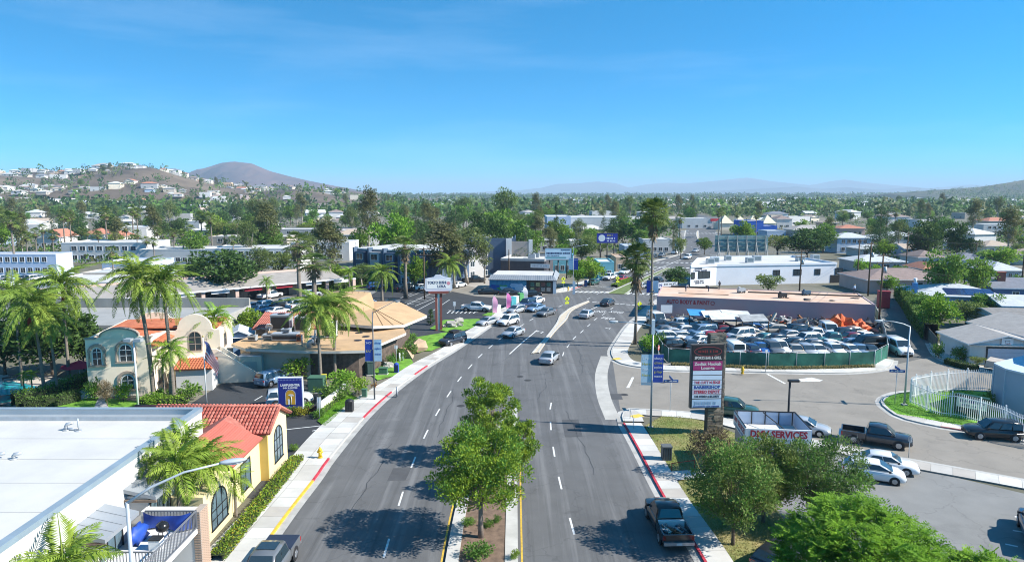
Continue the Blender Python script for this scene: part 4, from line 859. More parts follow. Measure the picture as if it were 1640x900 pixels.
def scrap_pile(px, n, s, lb):
 p = G(*px); t = thing('scrap_pile', lb, 'scrap', (p.x, p.y, 0))
 for k in range(n):
  a = MB(); l_ = random.uniform(.5, 1.6) * s; ctr = Vector((random.uniform(-1.8, 1.8) * s, random.uniform(-.6, .6) * s, random.uniform(.2, 1.2) * s)); d = Vector((random.uniform(-1, 1), random.uniform(-1, 1), random.uniform(-.5, .7))).normalized() * l_ / 2
  a.beam(ctr - d, ctr + d, random.uniform(.08, .7), random.uniform(.04, .4)); a.build('scrap_piece', random.choice(JUNK), t)
scrap_pile((1090, 515), 16, 1.0, 'scrap heap beside the blank white panel'); scrap_pile((1115, 519), 16, 1.1, 'scrap heap in front of the blue tarpaulin roof'); scrap_pile((1255, 523), 22, 1.3, 'long scrap heap with poles against the lavender wall'); scrap_pile((1300, 524), 20, 1.3, 'scrap heap beside the large orange tarpaulin'); scrap_pile((1400, 530), 20, 1.3, 'scrap heap in the yard corner by the utility pole'); scrap_pile((1215, 518), 14, 1.0, 'scrap heap at the end of the lean-to')
pl = thing('timber_rails', 'bare timber posts and rails propped along the lavender wall', 'timber')
for a, b, za, zb in (((1235, 516), (1280, 512), 1.2, 2.6), ((1225, 514), (1229, 514), 0, 2.6), ((1276, 516), (1276, 516.2), 0, 2.4), ((1320, 516), (1316, 516), 0, 2.6), ((1360, 518), (1363, 518), .2, 2.4), ((1300, 518), (1306, 519), 0, 2.4), ((1378, 524), (1398, 520), .8, 1.9), ((1210, 512), (1400, 519), 2.3, 2.3)):
 A, B = G(*a), G(*b); s = MB(); s.beam((A.x, A.y, za), (B.x, B.y + .02, zb), .12, .12); s.build('timber', M('bare_timber', (.45, .40, .33), .9, .2, 2), pl)
dm = thing('red_dumpster', 'tall red metal skip at the head of the alley', 'skip', (G(1414, 493).x, G(1414, 493).y, 0), R(-15)); box_part('bin', dm, M('skip_red', (.42, .03, .04), .6, .15, 1), -1.0, -.8, .1, 1.0, .8, 3.2); box_part('rim', dm, M('skip_dark_red', (.25, .02, .02), .6, .1, 1), -1.06, -.86, 3.2, 1.06, .86, 3.32)
# =================================================================== CORNER ISLAND: WHITE FENCE, GREEN SIGN, BLUE-GREY HOUSE
PK = M('white_steel_picket', (.74, .75, .76), .5, .04, 2)
wf = thing('white_picket_fence', 'white steel picket fence curving round the corner lawn', 'fence')
wfp = GS([(1640, 710), (1700, 722)])[::-1] + GS([(1598, 690), (1538, 671), (1502, 666), (1471, 653), (1458, 647), (1458.5, 640), (1477, 635), (1497, 631.5), (1530, 627.5), (1566, 626.5), (1590, 629)])
WFL = smooth_line(wfp, .2); npk = 0
pk = MB().box(-.022, -.022, .08, .022, .022, 2.4).mesh('picket', PK); pst = MB().box(-.05, -.05, 0, .05, .05, 2.6).mesh('post', PK)
for i, p in enumerate(WFL):
 d = WFL[min(i + 1, len(WFL) - 1)] - WFL[max(i - 1, 0)]; a = math.atan2(d.y, d.x)
 if i % 13 == 0: ob('post', pst, wf, (p.x, p.y, .1), a)
 else: ob('picket', pk, wf, (p.x, p.y, .1), a)
for z in (.4, 2.2):
 s = MB()
 for a, b in zip(WFL, WFL[1:]): s.beam((a.x, a.y, z), (b.x, b.y, z), .05, .06)
 s.build('rail', PK, wf)
gs = thing('corner_sign', 'dark green monument sign with pale panel behind the white picket fence', 'sign', (G(1556, 668).x, G(1556, 668).y, .1), R(-48))
GRN = M('sign_green', (.012, .05, .03), .5, .1, 2); a = MB(); a.prism([(-1.5, -.3), (1.5, -.3), (1.5, .3), (-1.5, .3)], .2, 1.9); a.prism([(-1.5, -.32), (1.5, -.32), (1.3, .3), (-1.3, .3)], 1.9, 2.1); a.build('sign_body', GRN, gs)
a = MB(); a.box(-1.3, -.33, .85, 1.3, -.305, 1.8); a.box(-1.3, -.332, .45, 1.3, -.305, .845, 1); a.build('sign_face', [M('sign_pale', (.45, .60, .52), .5, .1, 2), GRN], gs); NVY = M('sign_navy', (.03, .06, .16), .5, 0); scribble(gs, NVY, -1.0, 1.1, 1.5, .3, -.335, 2); scribble(gs, NVY, -.9, .9, 1.1, .22, -.335, 3)
SID = M('blue_grey_siding', (.29, .36, .47), .8, .06, .4, .1); HR = M('pale_shingle', (.42, .46, .48), .9, .1, 1.2, .3)
hb = thing('corner_house', 'blue-grey sided house with rounded bay at the corner lawn', 'house', (G(1587, 652).x, G(1587, 652).y, .1), R(-14))
w = MB(); pts = [(0, 0), (.15, -2.2), (1.4, -4.2), (3.2, -5.2), (14, -5.2), (14, 7), (7, 7)]; w.prism(pts, 0, 4.4); w.box(6.0, -5.0, 4.4, 14, 6, 6.0); w.build('wall', SID, hb)
cp = MB(); cp.prism([(x * 1.03 - .1, y * 1.03, ) for x, y in pts], 4.42, 4.6); cp.build('cornice', M('white_blue_trim', (.48, .55, .64), .6, .05, 1), hb)
r = MB(); slab(r, [(5.6, -5.5, 5.85), (14.4, -5.5, 5.85), (14.4, .5, 7.6), (5.6, .5, 7.6)], .14); slab(r, [(14.4, 6.5, 5.85), (5.6, 6.5, 5.85), (5.6, .5, 7.6), (14.4, .5, 7.6)], .14); r.build('roof', HR, hb)
gb = MB(); gb.tri((6, -5, 6.0), (6, 6, 6.0), (6, .5, 7.5)); gb.build('gable', SID, hb)
pn = MB()
for a, b in zip(pts[:4], pts[1:5]): pn.beam((a[0], a[1], 0), (a[0], a[1], 4.4), .14, .14)
for k in range(6): pn.beam((4.5 + k * 1.6, -5.22, 0), (4.5 + k * 1.6, -5.22, 4.4), .08, .12)
pn.build('corner_trim', M('pale_blue_trim', (.36, .43, .54), .7, .05, 1), hb)
# =================================================================== GARAGE HOUSE AND NEIGHBOURS ON THE RIGHT
ROOFS = {'grey': M('grey_comp_shingle', (.33, .31, .29), .95, .12, 1.2, .25), 'pale': M('pale_comp_shingle', (.44, .46, .47), .95, .12, 1.0, .25), 'brown': M('brown_comp_shingle', (.24, .18, .16), .95, .15, 1.2, .25), 'red': M('terracotta_roof', (.40, .17, .11), .9, .15, 1.2, .2), 'white': WROOF, 'slate': M('slate_shingle', (.17, .18, .21), .95, .15, 1.2, .25), 'tan': M('tan_comp_shingle', (.40, .32, .25), .95, .12, 1.2, .25)}
WALLS = {'white': WSTUC, 'cream': CREAM, 'pink': M('pink_wall', (.52, .40, .36), .9, .08, .6), 'blue': M('navy_wall', (.06, .12, .24), .85, .1, .6), 'lblue': M('light_blue_wall', (.40, .50, .62), .85, .08, .6), 'grey': M('grey_wall', (.38, .38, .38), .9, .08, .6), 'beige': MC['beige_wall'], 'peach': M('peach_wall', (.62, .42, .28), .9, .08, .6), 'yellow': M('buff_wall', (.58, .48, .28), .9, .08, .6)}
gh = building('garage_house', 'white detached garage with grey gable roof and basketball hoop above its door', 'garage', (1500, 588), (1600, 594), 7.5, 2.75, WSTUC, ROOFS['grey'], loc=Vector((59.4, 87.3, .0)), rz=R(-6), W=8.6, roof='gabley', rise=1.2)
gd = MB(); gd.box(2.2, -.05, 0, 7.2, .05, 2.15); gdo = gd.build('garage_door', M('lavender_door', (.50, .52, .60), .7, .05, 1), gh)
for k in range(1, 4): s = MB(); s.box(2.2, -.065, k * .54 - .02, 7.2, -.05, k * .54); s.build('door_seam', M('door_seam_grey', (.33, .34, .40), .7, 0), gdo)
fr = MB(); fr.box(2.0, -.07, 0, 2.2, .02, 2.35); fr.box(7.2, -.07, 0, 7.4, .02, 2.35); fr.box(2.2, -.07, 2.15, 7.2, .02, 2.35); fr.build('door_frame', BLACK, gh)
hp = thing('basketball_hoop', 'basketball backboard with hoop on the white garage gable', 'hoop', (63.75, 86.7, 2.55), R(-6)); a = MB(); a.box(-.7, -.05, .15, .7, 0, 1.0); a.build('backboard', WHITE, hp)
a = MB(); a.box(-.3, -.06, .3, .3, -.055, .35); a.box(-.3, -.06, .65, .3, -.055, .7); a.box(-.3, -.06, .35, -.26, -.055, .65); a.box(.26, -.06, .35, .3, -.055, .65); a.build('target_square', BLACK, hp); a = MB(); a.tube([(.22 * math.cos(k * .5236), -.28 + .22 * math.sin(k * .5236), .3) for k in range(13)], .012, 5, caps=False); a.build('hoop_ring', SIGNRED, hp)
bt = thing('covered_trailer', 'low trailer under a pale tarpaulin on the garage driveway', 'trailer', (61.5, 82.6, .14), R(-40))
a = MB(); a.add([(-2.6, -1, .5), (2.6, -1, .5), (2.6, 1, .5), (-2.6, 1, .5), (-2.5, -.95, 1.3), (2.3, -.85, 1.0), (2.3, .85, 1.0), (-2.5, .95, 1.3), (-2.2, 0, 1.65), (2.2, 0, 1.25)], [(0, 1, 5, 4), (1, 2, 6, 9, 5), (2, 3, 7, 6), (3, 0, 4, 8, 7), (4, 5, 9, 8), (8, 9, 6, 7)], 0); a.build('tarpaulin', M('pale_tarp', (.50, .43, .36), .8, .12, 1), bt)
for s in (-1.05, 1.05): b_ = MB(); b_.tube([(0, s - .1, .33), (0, s + .1, .33)], .33, 12); b_.build('wheel', BLACK, bt)
a = MB(); a.beam((-2.7, 0, .45), (2.6, 0, .45), 1.8, .12); a.beam((2.6, 0, .45), (3.6, 0, .45), .1, .1); a.build('chassis', BLACK, bt)
building('grey_roof_house', 'wide low house with grey shingle roof behind the white garage', 'house', None, None, 13.5, 3.0, WALLS['cream'], ROOFS['grey'], loc=Vector((69.4, 87.5, 0)), rz=R(4), W=11, roof='gabley', rise=1.5, wins=row_wins(3, 11, 1, 1.6, 1.2))
building('dark_roof_house', 'house with flat dark gravel roof and vents beyond the grey roofed house', 'house', None, None, 11, 2.9, WALLS['white'], M('gravel_roof', (.20, .19, .18), .95, .2, 1.5), loc=Vector((75.5, 104, 0)), rz=R(-8), W=20, roof='gable', rise=.8, wins=row_wins(4, 22, 1, 1.5, 1.1))
building('pale_roof_house', 'house with plain pale grey roof, third behind the white garage', 'house', None, None, 10, 3.0, WALLS['lblue'], ROOFS['pale'], loc=Vector((84, 116, 0)), rz=R(-10), W=20, roof='gable', rise=1.3, wins=row_wins(4, 20, 1, 1.5, 1.1))
nb = building('navy_house', 'navy blue house with slate roof and brick chimney', 'house', None, None, 11, 3.2, WALLS['blue'], ROOFS['slate'], loc=Vector((97, 137, 0)), rz=R(-12), W=22, roof='gable', rise=1.6, wins=row_wins(4, 20, 1, 1.1, 1.5))
CHB = M('red_chimney_brick', (.30, .10, .07), .9, .2, 3, .2); a = MB(); a.box(2.0, 3.2, 3, 3.4, 4.4, 5.9); a.box(1.9, 3.1, 5.9, 3.5, 4.5, 6.1); a.build('chimney', CHB, nb)
sh = building('solar_house', 'white house with pale hip roof carrying solar panels', 'house', None, None, 12, 2.9, WALLS['lblue'], ROOFS['pale'], loc=Vector((77, 129, 0)), rz=R(-14), W=15, roof='hip', rise=1.7, wins=row_wins(3, 15, 1, 1.5, 1.2))
SOL = M('solar_panel', (.02, .04, .12), .15, .1, 3, spec=.8); sla = math.atan2(1.7, 6.45); spm = MB().box(-.78, -.5, .02, .78, .5, .07).mesh('solar_panel', [SOL])
for i in range(5):
 for j in range(3): o = ob('solar_panel', spm, sh, (6 + i * 1.62, .8 + j * 1.05, 2.9 + (.8 + .45 + j * 1.05) * math.tan(sla) + .05)); o.rotation_euler = (sla, 0, 0)
a = MB(); a.box(-.4, 1.5, 2.5, .4, 2.4, 5.0); a.build('vent_stack', M('stack_blue', (.10, .28, .55), .6, .1, 1), sh); a = MB(); a.cyl(0, 1.95, 5.0, 5.9, .3, 10); a.build('vent_cap', WHITE, sh)
building('brown_roof_house', 'pink house with wide brown hip roof across from the white building', 'house', (1388, 470), (1528, 470), 13, 3.1, WALLS['pink'], ROOFS['brown'], roof='hip', rise=1.9, wins=[('front', 4, 1, 2, 1.2), ('front', 11, .7, 2.6, 1.7), ('front', 15, .7, 2.6, 1.7), ('front', 19, .9, 2, 1.4)], door=('front', 8, 1.0, 2.1, WHITE))
WFM = [M('weathered_plank_%d' % i, c, .95, .2, 2, .2) for i, c in enumerate([(.14, .12, .10), (.18, .15, .12), (.10, .085, .07)])]
def plank_fence(name, label, px, h, mats, w=.3, gap=.02):
 L = smooth_line(GS(px) if not isinstance(px[0], Vector) else px, w + gap); t = thing(name, label, 'fence'); pm_ = [MB().box(-w / 2, -.02, 0, w / 2, .02, h).mesh('plank', m) for m in mats]
 for i, p in enumerate(L[:-1]):
  d = L[i + 1] - p; ob('plank', random.choice(pm_), t, (p.x, p.y, random.uniform(-.05, .02)), math.atan2(d.y, d.x) + random.uniform(-.03, .03))
 r_ = MB(); L2 = offset_line(L, -.06)
 for a, b in zip(L2[::4], L2[4::4]): r_.beam((a.x, a.y, h * .3), (b.x, b.y, h * .3), .05, .09); r_.beam((a.x, a.y, h * .8), (b.x, b.y, h * .8), .05, .09)
 r_.build('rail', mats[0], t); return t
plank_fence('alley_fence', 'weathered grey board fence along the alley', [(1500, 562), (1482, 540), (1466, 520), (1455, 506)], 1.9, WFM, .32)
plank_fence('restaurant_fence', 'light brown cedar board fence beside the restaurant service yard', [(424, 594), (452, 600), (478, 607), (505, 603)], 2.0, [M('cedar_%d' % i, c, .9, .15, 2) for i, c in enumerate([(.40, .24, .14), (.46, .29, .18), (.34, .20, .12)])], .28)
# =================================================================== MIDDLE DISTANCE
NAVY = M('slate_blue_siding', (.075, .115, .175), .85, .1, .4); LGREY = M('light_grey_siding', (.45, .45, .46), .85, .06, .4)
ba = thing('slate_blue_apartments', 'three-storey slate blue apartment building with light grey bays and white roof', 'building', G(570, 452), 0); A, B = G(570, 452), G(692, 462); ba.rotation_euler.z = math.atan2(B.y - A.y, B.x - A.x); Wl = (B - A).length
w = MB(); w.box(0, 0, 0, Wl, 16, 8.2); w.build('wall', NAVY, ba); w = MB(); w.box(-.1, -.1, 8.2, Wl + .1, 16.1, 8.55); w.build('roof', WROOF, ba)
for k in range(5):
 x = 1.0 + k * Wl / 5; w = MB(); w.box(x, -1.2, 0, x + Wl / 5 * .62, -.002, 7.9); w.build('bay', LGREY if k % 2 else NAVY, ba); w = MB(); w.box(x - .5, -1.4, 0, x - .05, .2, 8.9); w.build('fin_wall', NAVY, ba)
 for z in (.8, 3.4, 6.0): o = window(ba, 'front', x + Wl / 5 * .31, z, 1.9, 1.4, mull=1); o.location.y = -1.2
wing = building('white_apartment_wing', 'pale apartment wing at the end of the slate blue apartments', 'building', (692, 456), (775, 446), 16, 8.0, M('pale_grey_stucco', (.42, .41, .40), .9, .08, .3), WROOF, wins=sum([row_wins(4, 22, z, 1.4, 1.3, m=.08) for z in (.8, 3.4, 6)], []))
mb_ = building('modern_apartments', 'modern apartment block in slate blue, white and taupe panels above an orange fence', 'building', (752, 437), (826, 437), 24, 9.2, NAVY, WROOF, wins=[('front', 3, 6, 1.8, 1.5), ('front', 3, 3, 1.8, 1.5)])
w = MB(); w.box(10.2, -.6, 0, 11.8, .5, 9.6); w.box(16.5, -.5, 0, 17.6, .4, 9.3); w.build('white_pier', WSTUC, mb_); w = MB(); w.box(11.8, -.45, 4.4, 16.5, .3, 8.8); w.build('taupe_panel', M('taupe_panel_m', (.30, .265, .24), .85, .05, .5), mb_); w = MB(); w.box(11.8, -.4, 0, 16.5, .3, 4.4); w.build('brown_panel', M('brown_panel_m', (.17, .14, .13), .85, .05, .5), mb_)
plank_fence('orange_fence', 'bright orange-stained board fence below the modern apartments', [(725, 447), (752, 440), (780, 432)], 2.2, [M('orange_stain', (.62, .30, .05), .85, .12, 1), M('orange_stain_2', (.55, .25, .04), .85, .12, 1)], .5)
db = building('dark_shop', 'dark charcoal flat-roofed shop with white fascia band', 'building', (802, 445), (872, 447), 14, 4.6, M('charcoal_stucco', (.065, .06, .07), .85, .15, .4), WROOF, par=.6, cope=M('pale_band', (.42, .42, .42), .8, .1, .4), ac=2)
a = MB(); a.box(8, -.08, 2.9, 13, -.01, 3.9); s_ = a.build('sign_board', WHITE, db); scribble(s_, M('print_pale', (.45, .45, .5), .6, 0), 8.4, 12.6, 3.4, .45, -.085, 4)
sf = thing('mural_storefront', 'corner storefront with ribbed grey canopy roof and blue mural wall', 'building', *((lambda f: (f[0], f[1]))(frame((786, 469), (905, 471))))); Ws = frame((786, 469), (905, 471))[2]
w = MB(); w.box(0, 0, 0, Ws - 2.5, 12, 3.4); w.build('wall', M('dark_storefront', (.05, .05, .055), .8, .1, .4), sf)
r = MB(); slab(r, [(-.5, -1.0, 3.1), (Ws - 1.8, -1.0, 3.1), (Ws - 2.6, .6, 4.0), (0, .6, 4.0)], .12); slab(r, [(Ws - 1.8, -1.0, 3.1), (Ws - 1.8, 12.5, 3.1), (Ws - 2.8, 12, 4.0), (Ws - 2.6, .6, 4.0)], .12); cr = r.build('canopy', GREYM, sf)
for k in range(30): x = -.4 + k * (Ws - 1.6) / 30; s = MB(); s.beam((x, -1.0, 3.12), (x + .4 - .7 * k / 30, .6, 4.03), .09, .07); s.build('canopy_rib', M('dark_rib', (.20, .22, .24), .6, .05, 1), cr)
w = MB(); w.box(0, .7, 3.4, Ws - 3, 11.6, 3.75); w.build('roof', WROOF, sf)
MUR = M('mural_blue', (.03, .18, .42), .7, .1, 1.2, col2=(.10, .42, .60)); a = MB(); a.box(-.3, -.06, 0, 8.0, -.005, 2.9); mu = a.build('mural_panel', MUR, sf)
for k, (c, x, z, s) in enumerate((((.10, .40, .12), 2.4, 1.4, 1.0), ((.55, .70, .75), 3.0, 1.2, .7), ((.05, .12, .40), 1.0, 1.5, .8), ((.55, .65, .78), 5.8, 1.7, 1.1), ((.62, .70, .78), 6.6, 1.0, .9), ((.12, .35, .60), 4.4, 1.0, .8))):
 b_ = MB(); b_.add([(x + s * 1.4 * math.cos(t / 10 * 6.283), -.07 - .002 * k, z + s * .8 * math.sin(t / 10 * 6.283) * (.7 + .3 * math.sin(t * 2))) for t in range(10)], [tuple(range(10))]); b_.build('mural_shape', M('mural_%d' % k, c, .7, .1, 2), mu)
a = MB(); a.box(8.6, -.05, .2, 13.6, -.005, 2.8); gal = a.build('poster_wall', M('poster_dark', (.10, .07, .05), .8, .5, 1.5), sf)
for k in range(8): b_ = MB(); x, z = 8.9 + (k % 4) * 1.2, .5 + (k // 4) * 1.15; b_.box(x, -.075, z, x + .85, -.055, z + .85); b_.build('poster', M('poster_%d' % k, random.choice([(.4, .35, .3), (.25, .1, .08), (.1, .2, .15), (.5, .45, .2)]), .8, .4, 3), gal)
for k in range(3): o = window(sf, 'right', 2 + k * 3.2, .6, 2.0, 1.9, Ws - 2.5, 12, fm=WHITE, gm=GLASS2)
a = MB(); a.box(13.9, -.04, 0, 14.6, .02, 2.9); a.box(18.2, -.04, 0, 18.8, .02, 2.9); a.build('pilaster', WHITE, sf)
def billboard(name, label, px0, px1, vb, vt, Yb, face, lines, legs=3, rz=0):
 A = Vector((XH(Yb, px0, vb), Yb, 0)); B = Vector((XH(Yb, px1, vb), Yb, 0)); z0, z1 = ZH(Yb, vb), ZH(Yb, vt); Wd = B.x - A.x
 t = thing(name, label, 'billboard', (A.x, A.y, 0), rz); a = MB(); a.box(0, -.15, z0, Wd, .25, z1); a.build('panel', face, t)
 f = MB(); f.box(-.1, -.18, z0 - .12, Wd + .1, .28, z0); f.box(-.1, -.18, z1, Wd + .1, .28, z1 + .1); f.box(-.1, -.18, z0, 0, .28, z1); f.box(Wd, -.18, z0, Wd + .1, .28, z1); f.build('frame', M('billboard_frame', (.16, .15, .14), .7, .1, 2), t)
 for k in range(legs): l = MB(); l.cyl(Wd * (k + .5) / legs, .1, 0, z0, .18, 8); l.build('post', BLACK, t)
 for x, z, sz, wd, m in lines: scribble(t, m, Wd * (x - wd / 2), Wd * (x + wd / 2), z0 + (z1 - z0) * z, sz * .55, -.155, int(x * 99 + z * 9))
 return t
BBP = M('billboard_pale_blue', (.50, .66, .76), .6, .05, 1); BBB = M('billboard_blue', (.015, .03, .30), .6, .1, 1); NV = M('print_navy', (.03, .04, .12), .6, 0); WH = M('print_white', (.75, .75, .75), .6, 0); TEA = M('print_teal', (.10, .30, .34), .6, 0)
t = billboard('billboard', 'pale blue billboard with dark lettering above the mural storefront', 873, 915, 416, 398, 178, BBP, [(.78, .86, .6, .35, NV), (.5, .58, .9, .9, NV), (.3, .36, .5, .45, NV)])
a = MB(); a.box(.3, -.17, ZH(178, 413.5), 5.5, -.152, ZH(178, 411.5)); a.build('printed_band', TEA, t)
t = billboard('billboard', 'deep blue billboard with white lettering on tall posts', 956, 989, 389, 374, 215, BBB, [(.62, .80, .9, .25, M('print_gold', (.5, .42, .08), .6, 0)), (.64, .47, 1.2, .55, WH), (.68, .2, .9, .4, WH)])
a = MB(); a.add([(1.5 + 1.1 * math.cos(k * .628), -.17, ZH(215, 381.5) + 1.1 * math.sin(k * .628)) for k in range(10)], [tuple(range(10))]); a.build('printed_disc', WH, t)
bk = thing('rear_billboard', 'back of a wide teal billboard with exposed steel bracing above the white building', 'billboard'); Yk = 216; x0, x1 = XH(Yk, 1143), XH(Yk, 1227); z0, z1 = ZH(Yk, 404), ZH(Yk, 377)
a = MB(); a.box(x0, Yk, z0, x1, Yk + .25, z1); a.build('panel', M('weathered_teal_sheet', (.14, .26, .28), .8, .25, .5, .2, col2=(.22, .36, .36)), bk)
STL = M('bracing_steel', (.34, .34, .32), .6, .15, 2)
for z in (.1, .36, .62, .88): s = MB(); s.beam((x0 - .3, Yk - .25, z0 + (z1 - z0) * z), (x1 + .3, Yk - .25, z0 + (z1 - z0) * z), .2, .16); s.build('girt', STL, bk)
for k in range(6):
 x = x0 + (x1 - x0) * (k + .3) / 5.6; s = MB(); s.beam((x, Yk - .4, 0), (x, Yk - .4, z1), .28, .28); s.beam((x, Yk - .5, z1 * .75), (x + .2, Yk - 3.5, 0), .2, .2); s.build('upright', STL, bk)
cat_ = MB(); cat_.beam((x0 - 2, Yk - 1.2, z0 - .9), (x1 + 12, Yk - 1.2, z0 - .9), 1.0, .12)
for k in range(14): cat_.beam((x0 - 2 + k * 2.2, Yk - 1.7, z0 - .9), (x0 - 2 + k * 2.2, Yk - 1.7, z0 + .2), .08, .08)
cat_.beam((x0 - 2, Yk - 1.7, z0 + .2), (x1 + 12, Yk - 1.7, z0 + .2), .08, .08); cat_.build('catwalk', STL, bk)
# =================================================================== VEHICLES
TYRE = M('tyre_rubber', (.018, .018, .019), .85, .1, 6); RIM = M('alloy_rim', (.42, .43, .45), .35, .08, 6, metal=.7); TRIM = M('black_trim', (.02, .02, .022), .6, .1, 5)
CGLASS = M('car_glass', (.025, .04, .05), .06, 0, spec=.9); LAMP = M('headlamp_lens', (.55, .58, .60), .15, 0, spec=.8); TAIL = M('tail_lamp_red', (.36, .01, .012), .2, 0, spec=.8); PLATE = M('number_plate', (.62, .62, .62), .5, 0)
PAINTS = {'white': (.70, .71, .72), 'silver': (.42, .44, .46), 'grey': (.16, .17, .18), 'black': (.012, .013, .015), 'dark': (.035, .04, .05), 'blue': (.03, .10, .30), 'lblue': (.20, .30, .42), 'navy': (.02, .04, .10), 'red': (.32, .02, .03), 'maroon': (.14, .015, .03), 'beige': (.42, .38, .32), 'green': (.03, .08, .06), 'teal': (.05, .16, .17), 'champagne': (.45, .42, .36)}
PM = {k: M('car_paint_' + k, c, .28, .02, 3, metal=.25 if k in ('silver', 'grey', 'lblue', 'champagne', 'dark', 'navy') else 0, coat=.7) for k, c in PAINTS.items()}
CARSPEC = {  # L, W, H, belt z, hood z, deck z, cabin (rear base, rear top, front top, front base), clearance, wheel r, axle rear, axle front
 'sedan': (4.75, 1.82, 1.45, .92, .86, .95, (-1.75, -1.05, .35, 1.15), .2, .33, -1.38, 1.42),
 'coupe': (4.6, 1.84, 1.36, .90, .84, .96, (-1.95, -.95, .25, 1.1), .18, .33, -1.35, 1.42),
 'hatch': (4.4, 1.76, 1.50, .95, .90, 1.05, (-2.1, -1.55, .35, 1.35), .2, .32, -1.3, 1.4),
 'suv': (4.75, 1.90, 1.76, 1.06, 1.04, 1.1, (-2.3, -2.05, .35, 1.1), .28, .38, -1.38, 1.42),
 'minivan': (5.0, 1.95, 1.78, 1.02, .98, 1.1, (-2.42, -2.2, .7, 1.75), .22, .34, -1.5, 1.5),
 'van': (5.4, 2.0, 2.15, 1.25, 1.12, 1.3, (-2.66, -2.6, 1.0, 1.75), .28, .36, -1.55, 1.75),
 'pickup': (5.6, 1.98, 1.82, 1.12, 1.10, 1.08, (-.75, -.55, .75, 1.5), .34, .40, -1.75, 1.75),
 'crewcab': (5.7, 1.96, 1.80, 1.10, 1.08, 1.06, (-1.0, -.85, .85, 1.55), .34, .40, -1.8, 1.8)}
CARMESH = {}
def loft(mb, rings, m=0):
 n = len(rings[0]); o = len(mb.v)
 for r_ in rings: mb.v.extend(r_)
 for i in range(len(rings) - 1):
  for k in range(n): mb.f.append((o + i * n + k, o + (i + 1) * n + k, o + (i + 1) * n + (k + 1) % n, o + i * n + (k + 1) % n)); mb.m.append(m); mb.s.append(True)
 mb.f.append(tuple(o + k for k in range(n))); mb.m.append(m); mb.s.append(False)
 mb.f.append(tuple(o + (len(rings) - 1) * n + k for k in range(n))[::-1]); mb.m.append(m); mb.s.append(False)
def car_meshes(kind):
 if kind in CARMESH: return CARMESH[kind]
 L, W, Hh, belt, hood, deck, (rb, rt, ft, fb), cl, wr, ar, af = CARSPEC[kind]; h = W / 2; pk = kind in ('pickup', 'crewcab'); D = {}
 def ring(x, w, zt, zb, crown=.03):
  return [(x, -w * .90, zb), (x, -w * .985, zb + .12), (x, -w, zb + (zt - zb) * .55), (x, -w * .97, zt - .07), (x, -w * .86, zt), (x, 0, zt + crown), (x, w * .86, zt), (x, w * .97, zt - .07), (x, w, zb + (zt - zb) * .55), (x, w * .985, zb + .12), (x, w * .90, zb)]
 x0 = rb - .08 if pk else -L / 2
 st = []
 if not pk: st += [ring(-L / 2, h * .80, deck - .18, cl + .18), ring(-L / 2 + .10, h * .92, deck - .05, cl + .06), ring(-L / 2 + .45, h * .98, deck, cl)]
 else: st += [ring(x0, h, belt, cl)]
 st += [ring(rb + .1 if not pk else rb + .1, h, belt, cl), ring((rb + fb) / 2, h, belt, cl), ring(fb, h, max(belt - .01, hood), cl), ring(fb + (L / 2 - fb) * .45, h * .985, hood - .02, cl), ring(L / 2 - .35, h * .95, hood - .10 * (1 if not pk else .5), cl + .02), ring(L / 2 - .08, h * .88, hood - .22 * (1 if not pk else .5), cl + .08), ring(L / 2, h * .76, hood - .34 * (1 if not pk else .7), cl + .16)]
 b = MB(); loft(b, st)
 tw = h * .74 if kind not in ('van',) else h * .86; bw = h * .90
 zr = Hh - .03; mid = (rt + ft) / 2
 cab = [[(rb, -bw, belt - .03), (rb, bw, belt - .03), (rb, bw, belt - .02), (rb, -bw, belt - .02)]]
 def cring(x, w0, w1, z): return [(x, -w0, belt - .03), (x, -w1, z - .06), (x, -w1 * .86, z), (x, 0, z + .02), (x, w1 * .86, z), (x, w1, z - .06), (x, w0, belt - .03)]
 loft(b, [cring(rb, bw, bw * .97, belt + .02), cring(rt, bw, tw, zr - .02), cring(mid, bw, tw * 1.02, Hh), cring(ft, bw, tw, zr - .02), cring(fb, bw, bw * .97, belt + .02)])
 if pk:
  bx0, bx1 = -L / 2 + .06, x0 - .02; t = .09
  b.box(bx0, -h * .98, cl + .22, bx1, -h * .98 + t, belt - .02); b.box(bx0, h * .98 - t, cl + .22, bx1, h * .98, belt - .02); b.box(bx0 - .05, -h * .97, cl + .24, bx0 + .05, h * .97, belt - .03); b.box(bx1 - .06, -h * .97, cl + .3, bx1, h * .97, belt - .03)
 D['body'] = b
 if pk:
  f = MB(); f.box(-L / 2 + .1, -h * .88, .62, x0 - .05, h * .88, .68); f.box(-L / 2 - .16, -h * .95, cl + .12, -L / 2, h * .95, cl + .32, 1); D['bed_floor'] = f
 def pane(a, b_, c, d, off):
  q = [Vector(p) for p in (a, b_, c, d)]; n = (q[1] - q[0]).cross(q[3] - q[0]).normalized() * off; m_ = MB(); m_.add([p + n for p in q], [(0, 1, 2, 3)]); return m_
 e = .08
 wsb, wst = fb - (fb - ft) * .06, ft + (fb - ft) * .06
 D['windscreen'] = pane((wsb - .02, -bw * .88, belt + .06), (wsb - .02, bw * .88, belt + .06), (wst, tw * .86, zr - .045), (wst, -tw * .86, zr - .045), .03)
 rwb, rwt = rb + (rt - rb) * .10, rt - (rt - rb) * .10
 zb_ = belt + .08 if kind in ('sedan', 'coupe', 'pickup', 'crewcab') else belt + .12
 D['rear_window'] = pane((rwb, bw * .84, zb_), (rwb, -bw * .84, zb_), (rwt, -tw * .80, zr - .06), (rwt, tw * .80, zr - .06), .035)
 nwin = {'sedan': 2, 'coupe': 1, 'hatch': 2, 'suv': 3, 'minivan': 3, 'van': 2, 'pickup': 1, 'crewcab': 2}[kind]
 D['side'] = []
